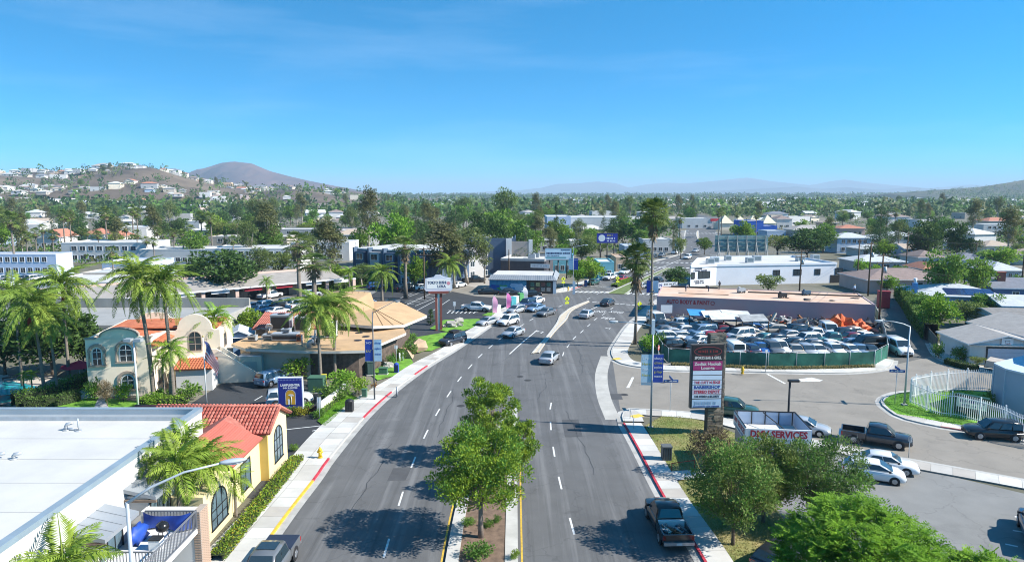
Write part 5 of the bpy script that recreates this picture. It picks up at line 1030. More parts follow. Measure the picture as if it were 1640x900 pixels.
 for s in (-1, 1):
  lo0, lo1, hi0, hi1 = rb + (rt - rb) * .45 + .06, fb - (fb - ft) * .22, rt + .10, ft - .02
  if kind in ('suv', 'minivan', 'van'): lo0 = rb + .18; hi0 = rt + .14
  for k in range(nwin):
   a0, a1 = k / nwin + .015, (k + 1) / nwin - .015
   p = [Vector((lo0 + (lo1 - lo0) * a0, s * bw, belt + .05)), Vector((lo0 + (lo1 - lo0) * a1, s * bw, belt + .05)), Vector((hi0 + (hi1 - hi0) * a1, s * tw, zr - .11)), Vector((hi0 + (hi1 - hi0) * a0, s * tw, zr - .11))]
   if kind == 'van' and k == 0: continue
   if s > 0: p = p[::-1]
   n = (p[1] - p[0]).cross(p[3] - p[0]).normalized()
   if n.y * s < 0: n = -n
   m_ = MB(); m_.add([q + n * .035 for q in p], [(0, 1, 2, 3)]); D['side'].append(m_)
 wh = MB(); wh.tube([(0, -.11, 0), (0, -.10, 0), (0, .10, 0), (0, .11, 0)], [wr * .88, wr, wr, wr * .88], 18); D['tyre'] = wh
 ri = MB(); ri.tube([(0, -.118, 0), (0, -.108, 0)], [wr * .55, wr * .62], 14)
 for k in range(5): a = k * 1.2566; ri.beam((0, -.122, 0), (math.cos(a) * wr * .58, -.122, math.sin(a) * wr * .58), .02, .08)
 D['rim'] = ri; D['wheels'] = [(ar, -1), (ar, 1), (af, -1), (af, 1)]; D['wr'] = wr; D['h'] = h
 ac = MB()
 for x, s in D['wheels']: ac.tube([(x, s * (h - .05), wr), (x, s * (h + .004), wr)], wr * 1.16, 18)
 ac.box(-L / 2 + .5, -h * .8, cl - .04, L / 2 - .5, h * .8, cl + .1); D['wheel_arches'] = ac
 fz = hood - .34 * (1 if not pk else .75)
 D['headlight'] = MB().box(-.09, -.20, -.075, .03, .20, .075); D['hl'] = (L / 2 - .10, h * .62, fz + .02)
 D['taillight'] = MB().box(-.03, -.18 if not pk else -.08, -.09, .10, .18 if not pk else .08, .09 if not pk else .2); D['tl'] = (-L / 2 + .04, h * .70 if not pk else h * .90, deck - .22 if not pk else belt - .3)
 D['grille'] = MB().box(L / 2 - .06, -h * .42, fz - .12, L / 2 + .012, h * .42, fz + .05).box(L / 2 - .1, -h * .7, cl + .14, L / 2 + .02, h * .7, cl + .26)
 D['plate'] = MB().box(-L / 2 - .02 if not pk else -L / 2 - .175, -.17, cl + .32 if not pk else cl + .16, -L / 2 + .05, .17, cl + .46 if not pk else cl + .29)
 D['mirror'] = MB().box(-.08, -.09, -.06, .08, .09, .07); D['mi'] = (fb - .30, h * .98, belt + .08)
 M2 = {}
 base = PM['white']
 for k, v in D.items():
  if isinstance(v, MB):
   mats = {'body': base, 'bed_floor': [TRIM, RIM], 'windscreen': CGLASS, 'rear_window': CGLASS, 'tyre': TYRE, 'rim': RIM, 'wheel_arches': TRIM, 'headlight': LAMP, 'taillight': TAIL, 'grille': TRIM, 'plate': PLATE, 'mirror': TRIM}[k]
   M2[k] = v.mesh({'plate': 'number_plate', 'mirror': 'wing_mirror', 'tyre': 'wheel'}.get(k, k), mats)
  elif k == 'side': M2[k] = [m_.mesh('side_window', CGLASS) for m_ in v]
  else: M2[k] = v
 CARMESH[kind] = M2; return M2
NOUN = {'sedan': 'sedan', 'coupe': 'coupe', 'hatch': 'hatchback', 'suv': 'SUV', 'minivan': 'minivan', 'van': 'van', 'pickup': 'pickup truck', 'crewcab': 'crew-cab pickup truck'}
OBN = {'sedan': 'sedan_car', 'coupe': 'coupe_car', 'hatch': 'hatchback_car', 'suv': 'suv_car', 'minivan': 'minivan', 'van': 'cargo_van', 'pickup': 'pickup_truck', 'crewcab': 'pickup_truck'}
def car(kind, colour, loc, ang, label, group=None, lite=False, sc=1.0, z=0.0):
 m = car_meshes(kind); t = thing(OBN[kind], label, {'suv': 'SUV', 'van': 'van', 'minivan': 'minivan', 'pickup': 'pickup', 'crewcab': 'pickup'}.get(kind, 'car'), (loc[0], loc[1], z), ang, group); t.scale = (sc,) * 3
 b = ob('body', m['body'], t); b.material_slots[0].link = 'OBJECT'; b.material_slots[0].material = PM[colour]
 for k in ('windscreen', 'rear_window'): ob(k, m[k], t)
 for s in m['side']: ob('side_window', s, t)
 ob('wheel_arches', m['wheel_arches'], t)
 if 'bed_floor' in m: ob('bed_floor', m['bed_floor'], t)
 for x, s in m['wheels']:
  w = ob('wheel', m['tyre'], t, (x, s * (m['h'] - .09), m['wr']), math.pi if s > 0 else 0)
  if not lite: ob('rim', m['rim'], w)
 x, y, zz = m['hl']; x2, y2, z2 = m['tl']
 for s in (-1, 1): ob('headlight', m['headlight'], t, (x, s * y, zz)); ob('taillight', m['taillight'], t, (x2, s * y2, z2))
 if not lite:
  ob('grille', m['grille'], t); ob('number_plate', m['plate'], t)
  x, y, zz = m['mi']
  for s in (-1, 1): ob('wing_mirror', m['mirror'], t, (x, s * (y + .06), zz))
 return t
def cpx(kind, colour, px, head, label, group=None, lite=False, sc=1.0):
 """car whose centre stands at survey point px; head is the direction it faces (degrees from +x)"""
 return car(kind, colour, G(*px), R(head), label, group, lite, sc)
cpx('sedan', 'silver', (880, 579), 72, 'silver sedan driving past the nose of the tan median, tail lights towards the planted median')
cpx('sedan', 'silver', (940, 508), 66, 'silver sedan in the lane beside the tan median')
cpx('sedan', 'dark', (973, 489), 62, 'dark sedan stopped short of the yield marks')
cpx('sedan', 'silver', (822, 538), 238, 'pale silver sedan next to the solid turn lane line')
cpx('suv', 'white', (814, 520), 236, 'white SUV driving beside the pale silver coupe')
cpx('coupe', 'silver', (781, 520), 232, 'pale silver coupe parked at the kerb beyond the lawn with boulders')
t = cpx('suv', 'dark', (725, 551), 235, 'dark SUV with roof rack parked at the kerb by the second lawn'); a = MB(); a.box(-1.0, -.45, 1.80, .4, .45, 2.05); a.beam((-1.3, -.6, 1.78), (.6, -.6, 1.78), .05, .05); a.beam((-1.3, .6, 1.78), (.6, .6, 1.78), .05, .05); a.build('roof_rack', TRIM, t)
cpx('sedan', 'grey', (875, 505), 236, 'charcoal sedan abreast of the yellow pedestrian sign on the tan median')
cpx('sedan', 'lblue', (858, 498), 235, 'blue-grey sedan in the middle lane of the queue')
cpx('hatch', 'silver', (827, 501), 233, 'pale hatchback at the kerb beside the pink feather flags')
cpx('suv', 'navy', (843, 492), 235, 'dark navy SUV waiting by the utility cabinets')
cpx('sedan', 'white', (858, 486), 236, 'white sedan last in the kerb lane queue')
cpx('sedan', 'black', (850, 475), 185, 'black sedan crossing the mouth of the cross street')
cpx('sedan', 'green', (950, 456), 240, 'dark green sedan parked at the kerb near the blue mailbox')
cpx('crewcab', 'white', (976, 448), 240, 'white pickup parked beside the leafy hedge'); cpx('suv', 'white', (1000, 439), 238, 'white SUV parked beyond the white pickup at the hedge')
cpx('sedan', 'red', (996, 450), 240, 'red sedan passing beside the planted crosswalk median', lite=True); cpx('sedan', 'silver', (1027, 462), 60, 'silver car passing between the two palm trunks', lite=True)
cpx('suv', 'dark', (1054, 454), 62, 'dark SUV driving away past the white building', lite=True); cpx('suv', 'white', (1101, 415), 240, 'white SUV approaching the far crosswalk', lite=True)
for i, (px, k, c) in enumerate((((1045, 415), 'suv', 'dark'), ((1060, 411), 'sedan', 'grey'), ((1081, 407), 'suv', 'white'), ((1090, 404), 'sedan', 'silver'), ((1114, 404), 'sedan', 'silver'), ((1119, 388), 'sedan', 'dark'), ((1137, 366), 'sedan', 'grey'), ((1036, 411), 'pickup', 'dark'), ((1066, 404), 'van', 'white'))):
 cpx(k, c, px, 240, '%s %s standing along the far stretch of the road' % (c, NOUN[k]), 'far cars along the road', True)
t = car('pickup', 'black', G(1068, 848), R(92), 'old black pickup truck with scrap in its bed parked at the red kerb')
for k in range(26):
 a = MB(); c = Vector((random.uniform(-2.5, -1.1), random.uniform(-.7, .7), random.uniform(.72, .95))); d = Vector((random.uniform(-1, 1), random.uniform(-1, 1), random.uniform(-.3, .3))).normalized() * random.uniform(.15, .45); a.beam(c - d, c + d, random.uniform(.04, .2), random.uniform(.03, .15)); a.build('scrap_piece', random.choice(JUNK), t)
a = MB(); a.box(-1.05, -.85, .70, -.88, .85, 1.16); a.build('tool_box', WHITE, t)
t = car('crewcab', 'grey', Vector((-14.1, 37.4, 0)), R(-91), 'grey pickup truck with dark bed cover parked by the yellow kerb'); a = MB(); a.box(-2.78, -.93, 1.055, -1.12, .93, 1.10); a.build('bed_cover', M('bed_cover_vinyl', (.02, .03, .055), .6, .1, 2), t); a = MB(); a.box(-.5, -.55, 1.815, .35, .55, 1.835); a.build('sunroof', CGLASS, t)
cpx('pickup', 'dark', (1402, 710), -27, 'dark grey pickup truck parked by the leaning bicycle'); cpx('sedan', 'silver', (1286, 692), -27, 'silver sedan parked behind the service sign')
cpx('suv', 'green', (1175, 665), -20, 'dark green SUV parked behind the pylon sign'); cpx('sedan', 'white', (1417, 752), -24, 'white sedan parked nose-out beside the side street pavement'); cpx('hatch', 'white', (1398, 766), -24, 'white hatchback parked next to the white sedan')
cpx('suv', 'black', (1590, 701), 168, 'black SUV parked along the white picket fence'); cpx('crewcab', 'navy', (1665, 866), 60, 'blue pickup truck nosing out of the bar parking lot'); cpx('hatch', 'dark', (1250, 905), 40, 'dark car under the feathery bright green tree')
cpx('van', 'white', (1438, 566), -95, 'white cargo van parked at the mouth of the alley')
cpx('suv', 'lblue', (440, 614), 62, 'blue SUV parked by the cedar fence in the inn lot'); cpx('suv', 'white', (464, 647), 20, 'white SUV half hidden by the blue inn sign')
cpx('crewcab', 'white', (763, 498), -12, 'white crew-cab pickup alone in the restaurant lot')
RL = [((603, 463), 'suv', 'blue', 40), ((676, 464), 'sedan', 'white', 40), ((648, 466), 'suv', 'dark', 40), ((662, 463), 'suv', 'silver', 40), ((632, 490), 'sedan', 'black', 20), ((597, 492), 'hatch', 'lblue', 20), ((700, 456), 'suv', 'silver', 40), ((716, 450), 'suv', 'grey', 40)]
for px, k, c, a in RL: cpx(k, c, px, a, '%s %s parked at the edge of the restaurant lot' % (c, NOUN[k]), 'cars in the restaurant lot', True)
for px, k, c, a in (((783, 471), 'sedan', 'black', 0), ((816, 472), 'sedan', 'dark', 0), ((760, 452), 'pickup', 'black', 20), ((780, 444), 'suv', 'grey', 25), ((757, 437), 'sedan', 'dark', 20), ((735, 460), 'sedan', 'white', 60)): cpx(k, c, px, a, '%s %s parked beside the mural storefront' % (c, NOUN[k]), 'cars by the mural storefront', True)
SM = [((430, 494), 'suv', 'white'), ((448, 493), 'sedan', 'black'), ((465, 490), 'suv', 'silver'), ((480, 494), 'pickup', 'white'), ((420, 500), 'sedan', 'lblue'), ((446, 503), 'sedan', 'white'), ((433, 478), 'pickup', 'white'), ((498, 476), 'suv', 'silver'), ((500, 500), 'suv', 'navy'), ((405, 495), 'sedan', 'silver'), ((372, 492), 'sedan', 'dark'), ((485, 505), 'sedan', 'dark')]
for px, k, c in SM: cpx(k, c, px, 60 + random.uniform(-8, 8), '%s %s parked in the strip mall lot' % (c, NOUN[k]), 'cars in the strip mall lot', True)
for px, k, c in (((12, 450), 'suv', 'silver'), ((32, 449), 'sedan', 'lblue'), ((44, 449), 'sedan', 'dark'), ((58, 450), 'suv', 'white'), ((25, 460), 'sedan', 'white'), ((8, 459), 'sedan', 'white')): cpx(k, c, px, 70, '%s %s parked below the blue-white apartments' % (c, NOUN[k]), 'cars by the far apartments', True)
cpx('suv', 'white', (1569, 473), 10, 'white SUV parked between the solar house and the navy house')
YARD = [(1052, 520, 'van', 'white', -80), (1062, 525, 'sedan', 'dark', 10), (1068, 535, 'sedan', 'grey', 15), (1082, 529, 'sedan', 'dark', 12), (1100, 525, 'suv', 'white', 10), (1101, 535, 'sedan', 'white', 14), (1072, 547, 'suv', 'white', 8), (1083, 560, 'suv', 'black', 20), (1124, 537, 'minivan', 'lblue', 200), (1156, 529, 'sedan', 'red', 10), (1161, 535, 'sedan', 'maroon', 10), (1114, 546, 'sedan', 'lblue', 200), (1126, 552, 'sedan', 'white', 30), (1185, 543, 'minivan', 'white', 205), (1180, 552, 'sedan', 'beige', 200), (1212, 532, 'sedan', 'blue', -20), (1222, 527, 'suv', 'white', 0),
  (1172, 568, 'van', 'white', 95), (1199, 566, 'hatch', 'navy', 95), (1219, 565, 'sedan', 'blue', -85), (1238, 566, 'suv', 'grey', -95), (1229, 548, 'sedan', 'teal', 20), (1246, 549, 'sedan', 'dark', 15), (1262, 543, 'sedan', 'silver', 190), (1270, 536, 'suv', 'dark', 190), (1249, 565, 'suv', 'white', -88), (1274, 568, 'sedan', 'beige', -92), (1290, 551, 'suv', 'white', 200), (1307, 543, 'pickup', 'white', 180), (1327, 538, 'van', 'white', -100), (1336, 551, 'pickup', 'teal', 182), (1361, 547, 'sedan', 'maroon', 190), (1363, 537, 'sedan', 'champagne', 190), (1382, 546, 'sedan', 'white', 200), (1325, 558, 'coupe', 'white', 195), (1309, 568, 'sedan', 'white', -88), (1335, 567, 'hatch', 'white', -92), (1361, 557, 'sedan', 'lblue', 170), (1390, 560, 'van', 'black', 185), (1393, 569, 'sedan', 'dark', -90), (1361, 568, 'sedan', 'white', -80), (1292, 568, 'hatch', 'silver', -95),
  (1140, 531, 'suv', 'champagne', 12), (1140, 545, 'sedan', 'red', 15), (1093, 545, 'hatch', 'silver', 10), (1108, 560, 'sedan', 'dark', 80), (1135, 566, 'suv', 'beige', 92), (1153, 566, 'sedan', 'grey', 88), (1150, 556, 'sedan', 'white', 10), (1200, 540, 'sedan', 'champagne', 190), (1240, 534, 'hatch', 'beige', 180), (1285, 541, 'sedan', 'dark', 180), (1345, 542, 'suv', 'dark', 188), (1300, 559, 'sedan', 'grey', 190), (1270, 557, 'sedan', 'black', 190), (1210, 555, 'sedan', 'dark', 8), (1190, 533, 'hatch', 'grey', 190), (1378, 568, 'sedan', 'lblue', -90), (1376, 553, 'sedan', 'dark', 185), (1080, 538, 'coupe', 'silver', 12)]
fz = G(0, 585).y
for x, y, k, c, a in YARD:
 row = 'in the front row against the green fence' if y >= 563 else ('in the middle rows of the salvage yard' if y >= 540 else 'in the back rows of the salvage yard near the lavender wall')
 cpx(k, c, (x, y), a + random.uniform(-5, 5), '%s %s %s' % ({'dark': 'near-black', 'lblue': 'pale blue'}.get(c, c), NOUN[k], row), 'cars in the salvage yard', y < 540)
# =================================================================== VEGETATION
def LM(name, c, c2, rv=.18, tr=.35): return M(name, c, .65, .3, .9, col2=c2, spec=.25, trans=tr, randv=rv)
LEAF = {k: LM('leaf_' + k, a, b, r_, t_) for k, a, b, r_, t_ in (('bright', (.15, .29, .025), (.30, .47, .05), .18, .35), ('feather', (.10, .26, .014), (.27, .46, .03), .06, .4), ('green', (.09, .20, .03), (.20, .34, .055), .18, .35), ('median', (.095, .20, .02), (.33, .42, .035), .08, .35), ('dark', (.04, .095, .024), (.11, .19, .042), .18, .3), ('olive', (.13, .19, .045), (.28, .34, .085), .18, .35), ('euc', (.10, .12, .042), (.24, .235, .09), .2, .35), ('pine', (.035, .085, .03), (.09, .165, .05), .18, .25), ('brown', (.13, .10, .055), (.24, .19, .10), .15, .3), ('palm', (.12, .21, .03), (.29, .40, .06), .12, .35), ('kingpalm', (.14, .26, .03), (.34, .45, .06), .1, .35), ('fan', (.07, .13, .026), (.20, .26, .055), .12, .3), ('dead', (.18, .13, .075), (.30, .23, .14), .15, .15), ('yellow', (.24, .30, .03), (.50, .42, .04), .1, .35), ('slate', (.095, .155, .045), (.22, .28, .085), .18, .35))}
BARK = M('bark', (.12, .09, .065), .95, .3, 3, .4, stretch=(3, 3, .8)); PBARK = M('palm_trunk_bark', (.20, .17, .14), .95, .25, 2, .5, stretch=(1, 1, 7)); GBARK = M('pale_bark', (.33, .29, .24), .95, .25, 2, .2)
def leaf(mb, p, d, n, L, w, m=0):
 d = d.normalized(); s = d.cross(n)
 if s.length < 1e-4: s = d.orthogonal()
 s = s.normalized() * w / 2
 mb.v.extend([tuple(p), tuple(p + d * L * .5 + s), tuple(p + d * L), tuple(p + d * L * .5 - s)]); o = len(mb.v) - 4
 mb.f.append((o, o + 1, o + 2, o + 3)); mb.m.append(m); mb.s.append(False)
def rdir(rg):
 while True:
  v = Vector((rg.uniform(-1, 1), rg.uniform(-1, 1), rg.uniform(-1, 1)))
  if .05 < v.length < 1: return v.normalized()
def crown_leaves(mb, clumps, n, L, w, rg, up=.35, hang=0, two=False):
 tot = sum(r ** 2 for _, r in clumps)
 for c, r in clumps:
  pm = rg.random() * .7 if two else 0
  for _ in range(int(n * r ** 2 / tot)):
   d = rdir(rg)
   if d.z < -.5 and rg.random() < .6: d.z = -d.z
   p = c + Vector((d.x, d.y, d.z * .8)) * r * (rg.random() ** .45)
   ld = (d + rdir(rg) * .8 + Vector((0, 0, up - hang))).normalized(); ln = (d + rdir(rg) * .6 + Vector((0, 0, .6)))
   s = rg.uniform(.6, 1.3); leaf(mb, p, ld, ln, L * s, w * s, 1 if two and rg.random() < pm else 0)
def crown_sprays(mb, clumps, n, L, w, rg):
 for c, r in clumps:
  out = Vector((c.x, c.y, 0)); out = out.normalized() if out.length > .1 else rdir(rg)
  for _ in range(max(3, n // len(clumps))):
   d = (out * .5 + rdir(rg) * .9); d.z = d.z * .35 + .28; d.normalize(); p = c + rdir(rg) * r * rg.random(); s = d.cross(Vector((0, 0, 1)) + rdir(rg) * .4).normalized(); l_ = L * rg.uniform(.7, 1.3)
   for k in range(5):
    q = p + d * l_ * k / 5 + Vector((0, 0, -.10 * l_ * (k / 5) ** 2)); ll = l_ * .42 * (1 - .55 * abs(k - 1.6) / 3)
    for sg in (-1, 1): leaf(mb, q, s * sg + d * .75, Vector((0, 0, 1)) + rdir(rg) * .3, ll, w)
def make_tree(name, seed, H, Rx, trunk_h, ncl, nleaf, L, w, lm, bark=BARK, shape='round', rc=.36, tr=.18, lean=.0, hang=0, spray=False, lm2=None):
 """a thing > trunk, crown; unit tree with its base at the origin"""
 rg = random.Random(seed); root = thing(name, 'tree', 'tree'); cl = []
 zc, rz_ = (H + trunk_h) / 2, (H - trunk_h) / 2
 for k in range(ncl):
  for _ in range(60):
   d = rdir(rg); q = rg.random() ** .33
   if shape == 'round': p = Vector((d.x * Rx * q * .8, d.y * Rx * q * .8, zc + d.z * rz_ * q * .85))
   elif shape == 'cone':
    t = rg.random() ** .8; rr = Rx * (1 - t) * .85 + .1; a = rg.uniform(0, 6.283); p = Vector((rr * math.cos(a) * q, rr * math.sin(a) * q, trunk_h + (H - trunk_h) * t * .97))
   elif shape == 'umbrella': p = Vector((d.x * Rx * q * .85, d.y * Rx * q * .85, zc + abs(d.z) * rz_ * q * .8 - abs(d.x * q) * rz_ * .3))
   else: p = Vector((d.x * Rx * q * .7 * (1 - .35 * abs(d.z)), d.y * Rx * q * .7 * (1 - .35 * abs(d.z)), zc + d.z * rz_ * q * .9))
   if all((p - c).length > (r * .65) for c, r in cl): break
  r = Rx * rc * rg.uniform(.65, 1.2)
  if shape == 'cone': r = max(.25, Rx * .38 * (1.15 - (p.z - trunk_h) / (H - trunk_h)))
  cl.append((p, r))
 lf = MB(); crown_sprays(lf, cl, nleaf, L, w, rg) if spray else crown_leaves(lf, cl, nleaf, L, w, rg, hang=hang, two=bool(lm2)); lf.build('crown', [lm, lm2] if lm2 else lm, root)
 tk = MB(); top = Vector((lean, 0, trunk_h + (H - trunk_h) * (.85 if shape == 'cone' else .3)))
 tk.tube([(0, 0, -.1), (lean * .2, 0, trunk_h * .5), (lean * .5, .05, trunk_h), top], [tr * 1.25, tr, tr * .85, tr * .35], 8)
 for c, r in cl[:: (1 if ncl < 26 else 2)]:
  if shape == 'cone': continue
  s = Vector((lean * .5, .05, trunk_h)).lerp(top, rg.random() * .8); m_ = s.lerp(c, .5) + Vector((0, 0, -.08 * (c - s).length)); tk.tube([s, m_, c], [tr * .4, tr * .24, tr * .08], 5, caps=False)
 tk.build('trunk', bark, root); return root
TP = {}
def proto(key, root, H, Rx): TP[key] = (root, H, Rx)
proto('round', make_tree('broadleaf_tree', 1, 8, 3.6, 2.0, 24, 2600, .50, .30, LEAF['green']), 8, 3.6)
proto('round2', make_tree('broadleaf_tree', 2, 8, 3.8, 1.6, 20, 2400, .52, .32, LEAF['bright']), 8, 3.8)
proto('dark', make_tree('evergreen_tree', 3, 9, 3.8, 1.4, 26, 3000, .50, .32, LEAF['dark']), 9, 3.8)
proto('olive', make_tree('broadleaf_tree', 4, 7, 3.2, 1.8, 18, 1900, .40, .22, LEAF['olive']), 7, 3.2)
proto('euc', make_tree('eucalyptus_tree', 5, 16, 4.2, 4.5, 26, 3000, .55, .22, LEAF['euc'], GBARK, 'tall', .30, .26, .4, .6), 16, 4.2)
proto('euc2', make_tree('eucalyptus_tree', 6, 16, 4.6, 4.0, 22, 2600, .55, .22, LEAF['slate'], GBARK, 'tall', .30, .26, -.5, .6), 16, 4.6)
proto('pine', make_tree('pine_tree', 7, 16, 3.4, 2.2, 44, 3600, .48, .13, LEAF['pine'], BARK, 'cone'), 16, 3.4)
proto('cypress', make_tree('cypress_tree', 8, 9, 1.1, .5, 34, 1600, .35, .14, LEAF['pine'], BARK, 'cone'), 9, 1.1)
proto('bush', make_tree('shrub', 9, 1.8, 1.3, .25, 12, 900, .22, .13, LEAF['green'], BARK, 'round', .5, .05), 1.8, 1.3)
proto('bushb', make_tree('shrub', 10, 1.8, 1.3, .25, 12, 900, .22, .13, LEAF['bright'], BARK, 'round', .5, .05), 1.8, 1.3)
proto('brown', make_tree('broadleaf_tree', 12, 4.2, 2.6, .9, 20, 3600, .20, .10, LEAF['brown'], BARK, 'round', .34, .10), 4.2, 2.6)
def tree_at(u, vb, vt, wpx, key, label, group=None, rz=None, cat=None):
 root, H0, R0 = TP[key]; p = G(u, vb); h = max(.6, ZH(p.y, vt)); w = wpx / 1100 * p.y / (2.0 * R0)
 o = put(root, USED, p, random.uniform(0, 6.28) if rz is None else rz, (w, w, h / H0), label, group)
 if cat: o['category'] = cat
 return o
med = make_tree('median_tree', 21, 7.3, 4.0, 1.9, 88, 24000, .19, .085, LEAF['median'], M('grey_bark', (.20, .16, .13), .95, .25, 3, .3), 'round', .17, .17, lm2=LEAF['green'])
med['label'] = 'tall green tree planted over the round shrub in the planted median'; med.location = (G(770, 862).x, G(770, 862).y, .1)
med2 = make_tree('median_tree', 22, 7.3, 3.1, 1.2, 64, 15000, .19, .085, LEAF['median'], MC['grey_bark'], 'round', .17, .14, lm2=LEAF['green']); med2['label'] = 'green tree near the nose of the planted median'; med2.location = (-1.9, 55.0, .1); med3 = make_tree('median_tree', 29, 5.9, 2.1, 1.8, 70, 12000, .19, .085, LEAF['median'], MC['grey_bark'], 'round', .19, .10, lm2=LEAF['green']); med3['label'] = 'smallest green tree between the other two in the planted median'; med3.location = (.1, 48.2, .1)
fe1 = make_tree('feathery_tree', 23, 7.4, 4.9, 1.6, 240, 4300, .62, .085, LEAF['feather'], BARK, 'umbrella', .12, .2, spray=True); fe1['label'] = 'spreading bright green feathery tree beside the bar parking lot'; fe1.location = (17.3, 31.5, 0)
fe2 = make_tree('feathery_tree', 24, 5.2, 3.0, 1.2, 110, 1900, .55, .08, LEAF['feather'], BARK, 'umbrella', .15, .13, spray=True); fe2['label'] = 'lower bright green feathery tree at the edge of the bar parking lot'; fe2.location = (22.6, 30.3, 0)
for i, (H_, R_, x, y, lm_, lb) in enumerate(((6.9, 3.3, 13.9, 40.8, 'olive', 'olive green tree on the verge with a thin dark trunk'), (6.2, 3.5, 20.2, 43.2, 'slate', 'grey-green tree in front of the silver sedan by the service kiosk'), (6.1, 2.9, 16.9, 43.8, 'olive', 'green tree joining the other two verge trees before the service kiosk'))):
 t = make_tree('verge_tree', 25 + i, H_, R_, 1.2, 90, 17000, .19, .085, LEAF[lm_], BARK, 'round', .2, .11, lm2=LEAF['green']); t['label'] = lb; t.location = (x, y, 0)
tree_at(1137, 762, 690, 96, 'brown', 'brown half-dry small tree between the pylon sign and the olive tree')
def frond_mesh(name, L, n, droop, lw, ll, lm, seed, arch=.9):
 rg = random.Random(seed); f = MB(); pts = []
 for k in range(9):
  t = k / 8; pts.append(Vector((L * (t - .18 * t * t * droop), 0, L * (arch * t * .55 - droop * t * t * .85))))
 f.tube(pts, [.035 * (1 - .85 * k / 8) + .004 for k in range(9)], 4, caps=False)
 for k in range(n):
  t = .14 + .86 * k / n; i = min(7, int(t * 8)); q = pts[i].lerp(pts[i + 1], t * 8 - i); d = (pts[i + 1] - pts[i]).normalized(); l_ = ll * math.sin(math.pi * (.15 + .8 * t)) * rg.uniform(.85, 1.1)
  for s in (-1, 1):
   a = (d * .55 + Vector((0, s, 0)) * .8 + Vector((0, 0, rg.uniform(-.15, .4) - .1))).normalized(); mid = q + a * l_ * .5; tip = q + a * l_ * .85 + Vector((0, 0, -l_ * .45)); w = lw; sd = d * w * .5
   f.v.extend([tuple(q), tuple(mid + sd), tuple(tip), tuple(mid - sd)]); o = len(f.v) - 4; f.f.append((o, o + 1, o + 2, o + 3)); f.m.append(0); f.s.append(False)
 return f.mesh(name, lm)
FR = {'q': [frond_mesh('frond', 3.1, 40, 1.05 + .2 * k, .09, .72, LEAF['palm'], k) for k in range(3)], 'k': [frond_mesh('frond', 2.6, 30, .85 + .25 * k, .085, .8, LEAF['kingpalm'], 10 + k) for k in range(3)], 'b': [frond_mesh('frond', 2.6, 30, 1.2 + .2 * k, .08, .7, LEAF['bright'], 20 + k) for k in range(2)]}
def feather_palm(name, label, loc, H, kind, n=18, sc=1.0, lean=(0, 0), tr=.17, seed=0, fruit=None, group=None):
 rg = random.Random(seed); t = thing(name, label, 'palm', loc, 0, group); k = MB(); top = Vector((lean[0], lean[1], H)); pts = []; rs = []
 for i in range(13):
  u = i / 12; pts.append(Vector((lean[0] * u * u, lean[1] * u * u, H * u - .1 * (1 - u)))); rs.append(tr * (1.25 - .5 * u) * (1.03 if i % 2 else .97))
 k.tube(pts, rs, 9); k.build('trunk', PBARK, t)
 c = MB(); c.tube([top - Vector((0, 0, .15)), top + Vector((0, 0, .55)), top + Vector((0, 0, 1.0))], [tr * .9, tr * .95, tr * .35], 8); c.build('crownshaft', M('crownshaft_green', (.20, .22, .07), .6, .15, 2), t)
 for i in range(n):
  o = ob('frond', rg.choice(FR[kind]), t, top + Vector((0, 0, .75))); el = (i / n) ** 1.15; tilt = R(-72 + 118 * el)
  o.rotation_euler = (rg.uniform(-.15, .15), tilt, i * 2.4 + rg.uniform(-.25, .25)); s = sc * rg.uniform(.85, 1.1) * (1.0 if el < .8 else .85); o.scale = (s, s, s)
 if fruit:
  for a, m_ in fruit:
   b = MB(); rr = random.Random(a)
   for _ in range(34): p = rdir(rr) * .14; b.tube([p * .2 + Vector((0, 0, .2)), p + Vector((0, 0, -.1)), p * 1.7 + Vector((0, 0, -.55 - rr.random() * .3))], .03, 4, caps=False)
   b.build('fruit_cluster', m_, t, top + Vector((.32 * math.cos(a), .32 * math.sin(a) - .15, -.25)))
 return t
RFRUIT = M('red_palm_fruit', (.45, .06, .04), .7, .2, 6)
def palm_px(label, base, topv, kind, n=18, sc=1.0, lean_px=0, tr=.17, seed=0, fruit=None, name='queen_palm'):
 p = G(*base); return feather_palm(name, label, p, ZH(p.y, topv), kind, n, sc, (lean_px / 1100 * p.y, 0), tr, seed, fruit)
palm_px('tall queen palm with the thickest trunk in front of the inn facade', (247, 645), 462, 'q', 24, 1.55, -14, .21, 1)
palm_px('tall queen palm by the inn side wall, nearer the flagpole', (279, 646), 470, 'q', 24, 1.5, -6, .19, 2)
palm_px('short bright queen palm beneath the two tall inn palms', (274, 646), 575, 'b', 18, 1.05, 4, .12, 3)
palm_px('slim young queen palm between the inn palms and the wall', (264, 640), 590, 'b', 14, .8, 0, .10, 4)
palm_px('king palm with red fruit nearest the swimming pool', (72, 640), 505, 'q', 22, 1.5, -6, .15, 5, [(3.9, RFRUIT), (-.3, RFRUIT)], 'king_palm')
palm_px('king palm with a dark red fruit cluster beside the pool terrace', (93, 637), 525, 'q', 20, 1.3, -6, .13, 6, [(4.2, RFRUIT)], 'king_palm')
palm_px('tall king palm standing over the red parasol', (112, 618), 472, 'q', 22, 1.6, 0, .16, 7, [(-.5, RFRUIT)], 'king_palm')
palm_px('leaning palm behind the king palms at the pool', (36, 618), 490, 'q', 22, 1.5, 0, .14, 8, None, 'king_palm')
palm_px('bright arching palm against the inn rear gable', (352, 598), 520, 'b', 18, 1.35, -4, .14, 9)
palm_px('queen palm beside the utility cabinet, farther from the street', (514, 618), 510, 'q', 24, 1.5, -2, .18, 10); palm_px('queen palm nearer the street lamp with banners', (537, 608), 505, 'q', 24, 1.5, 3, .17, 11)
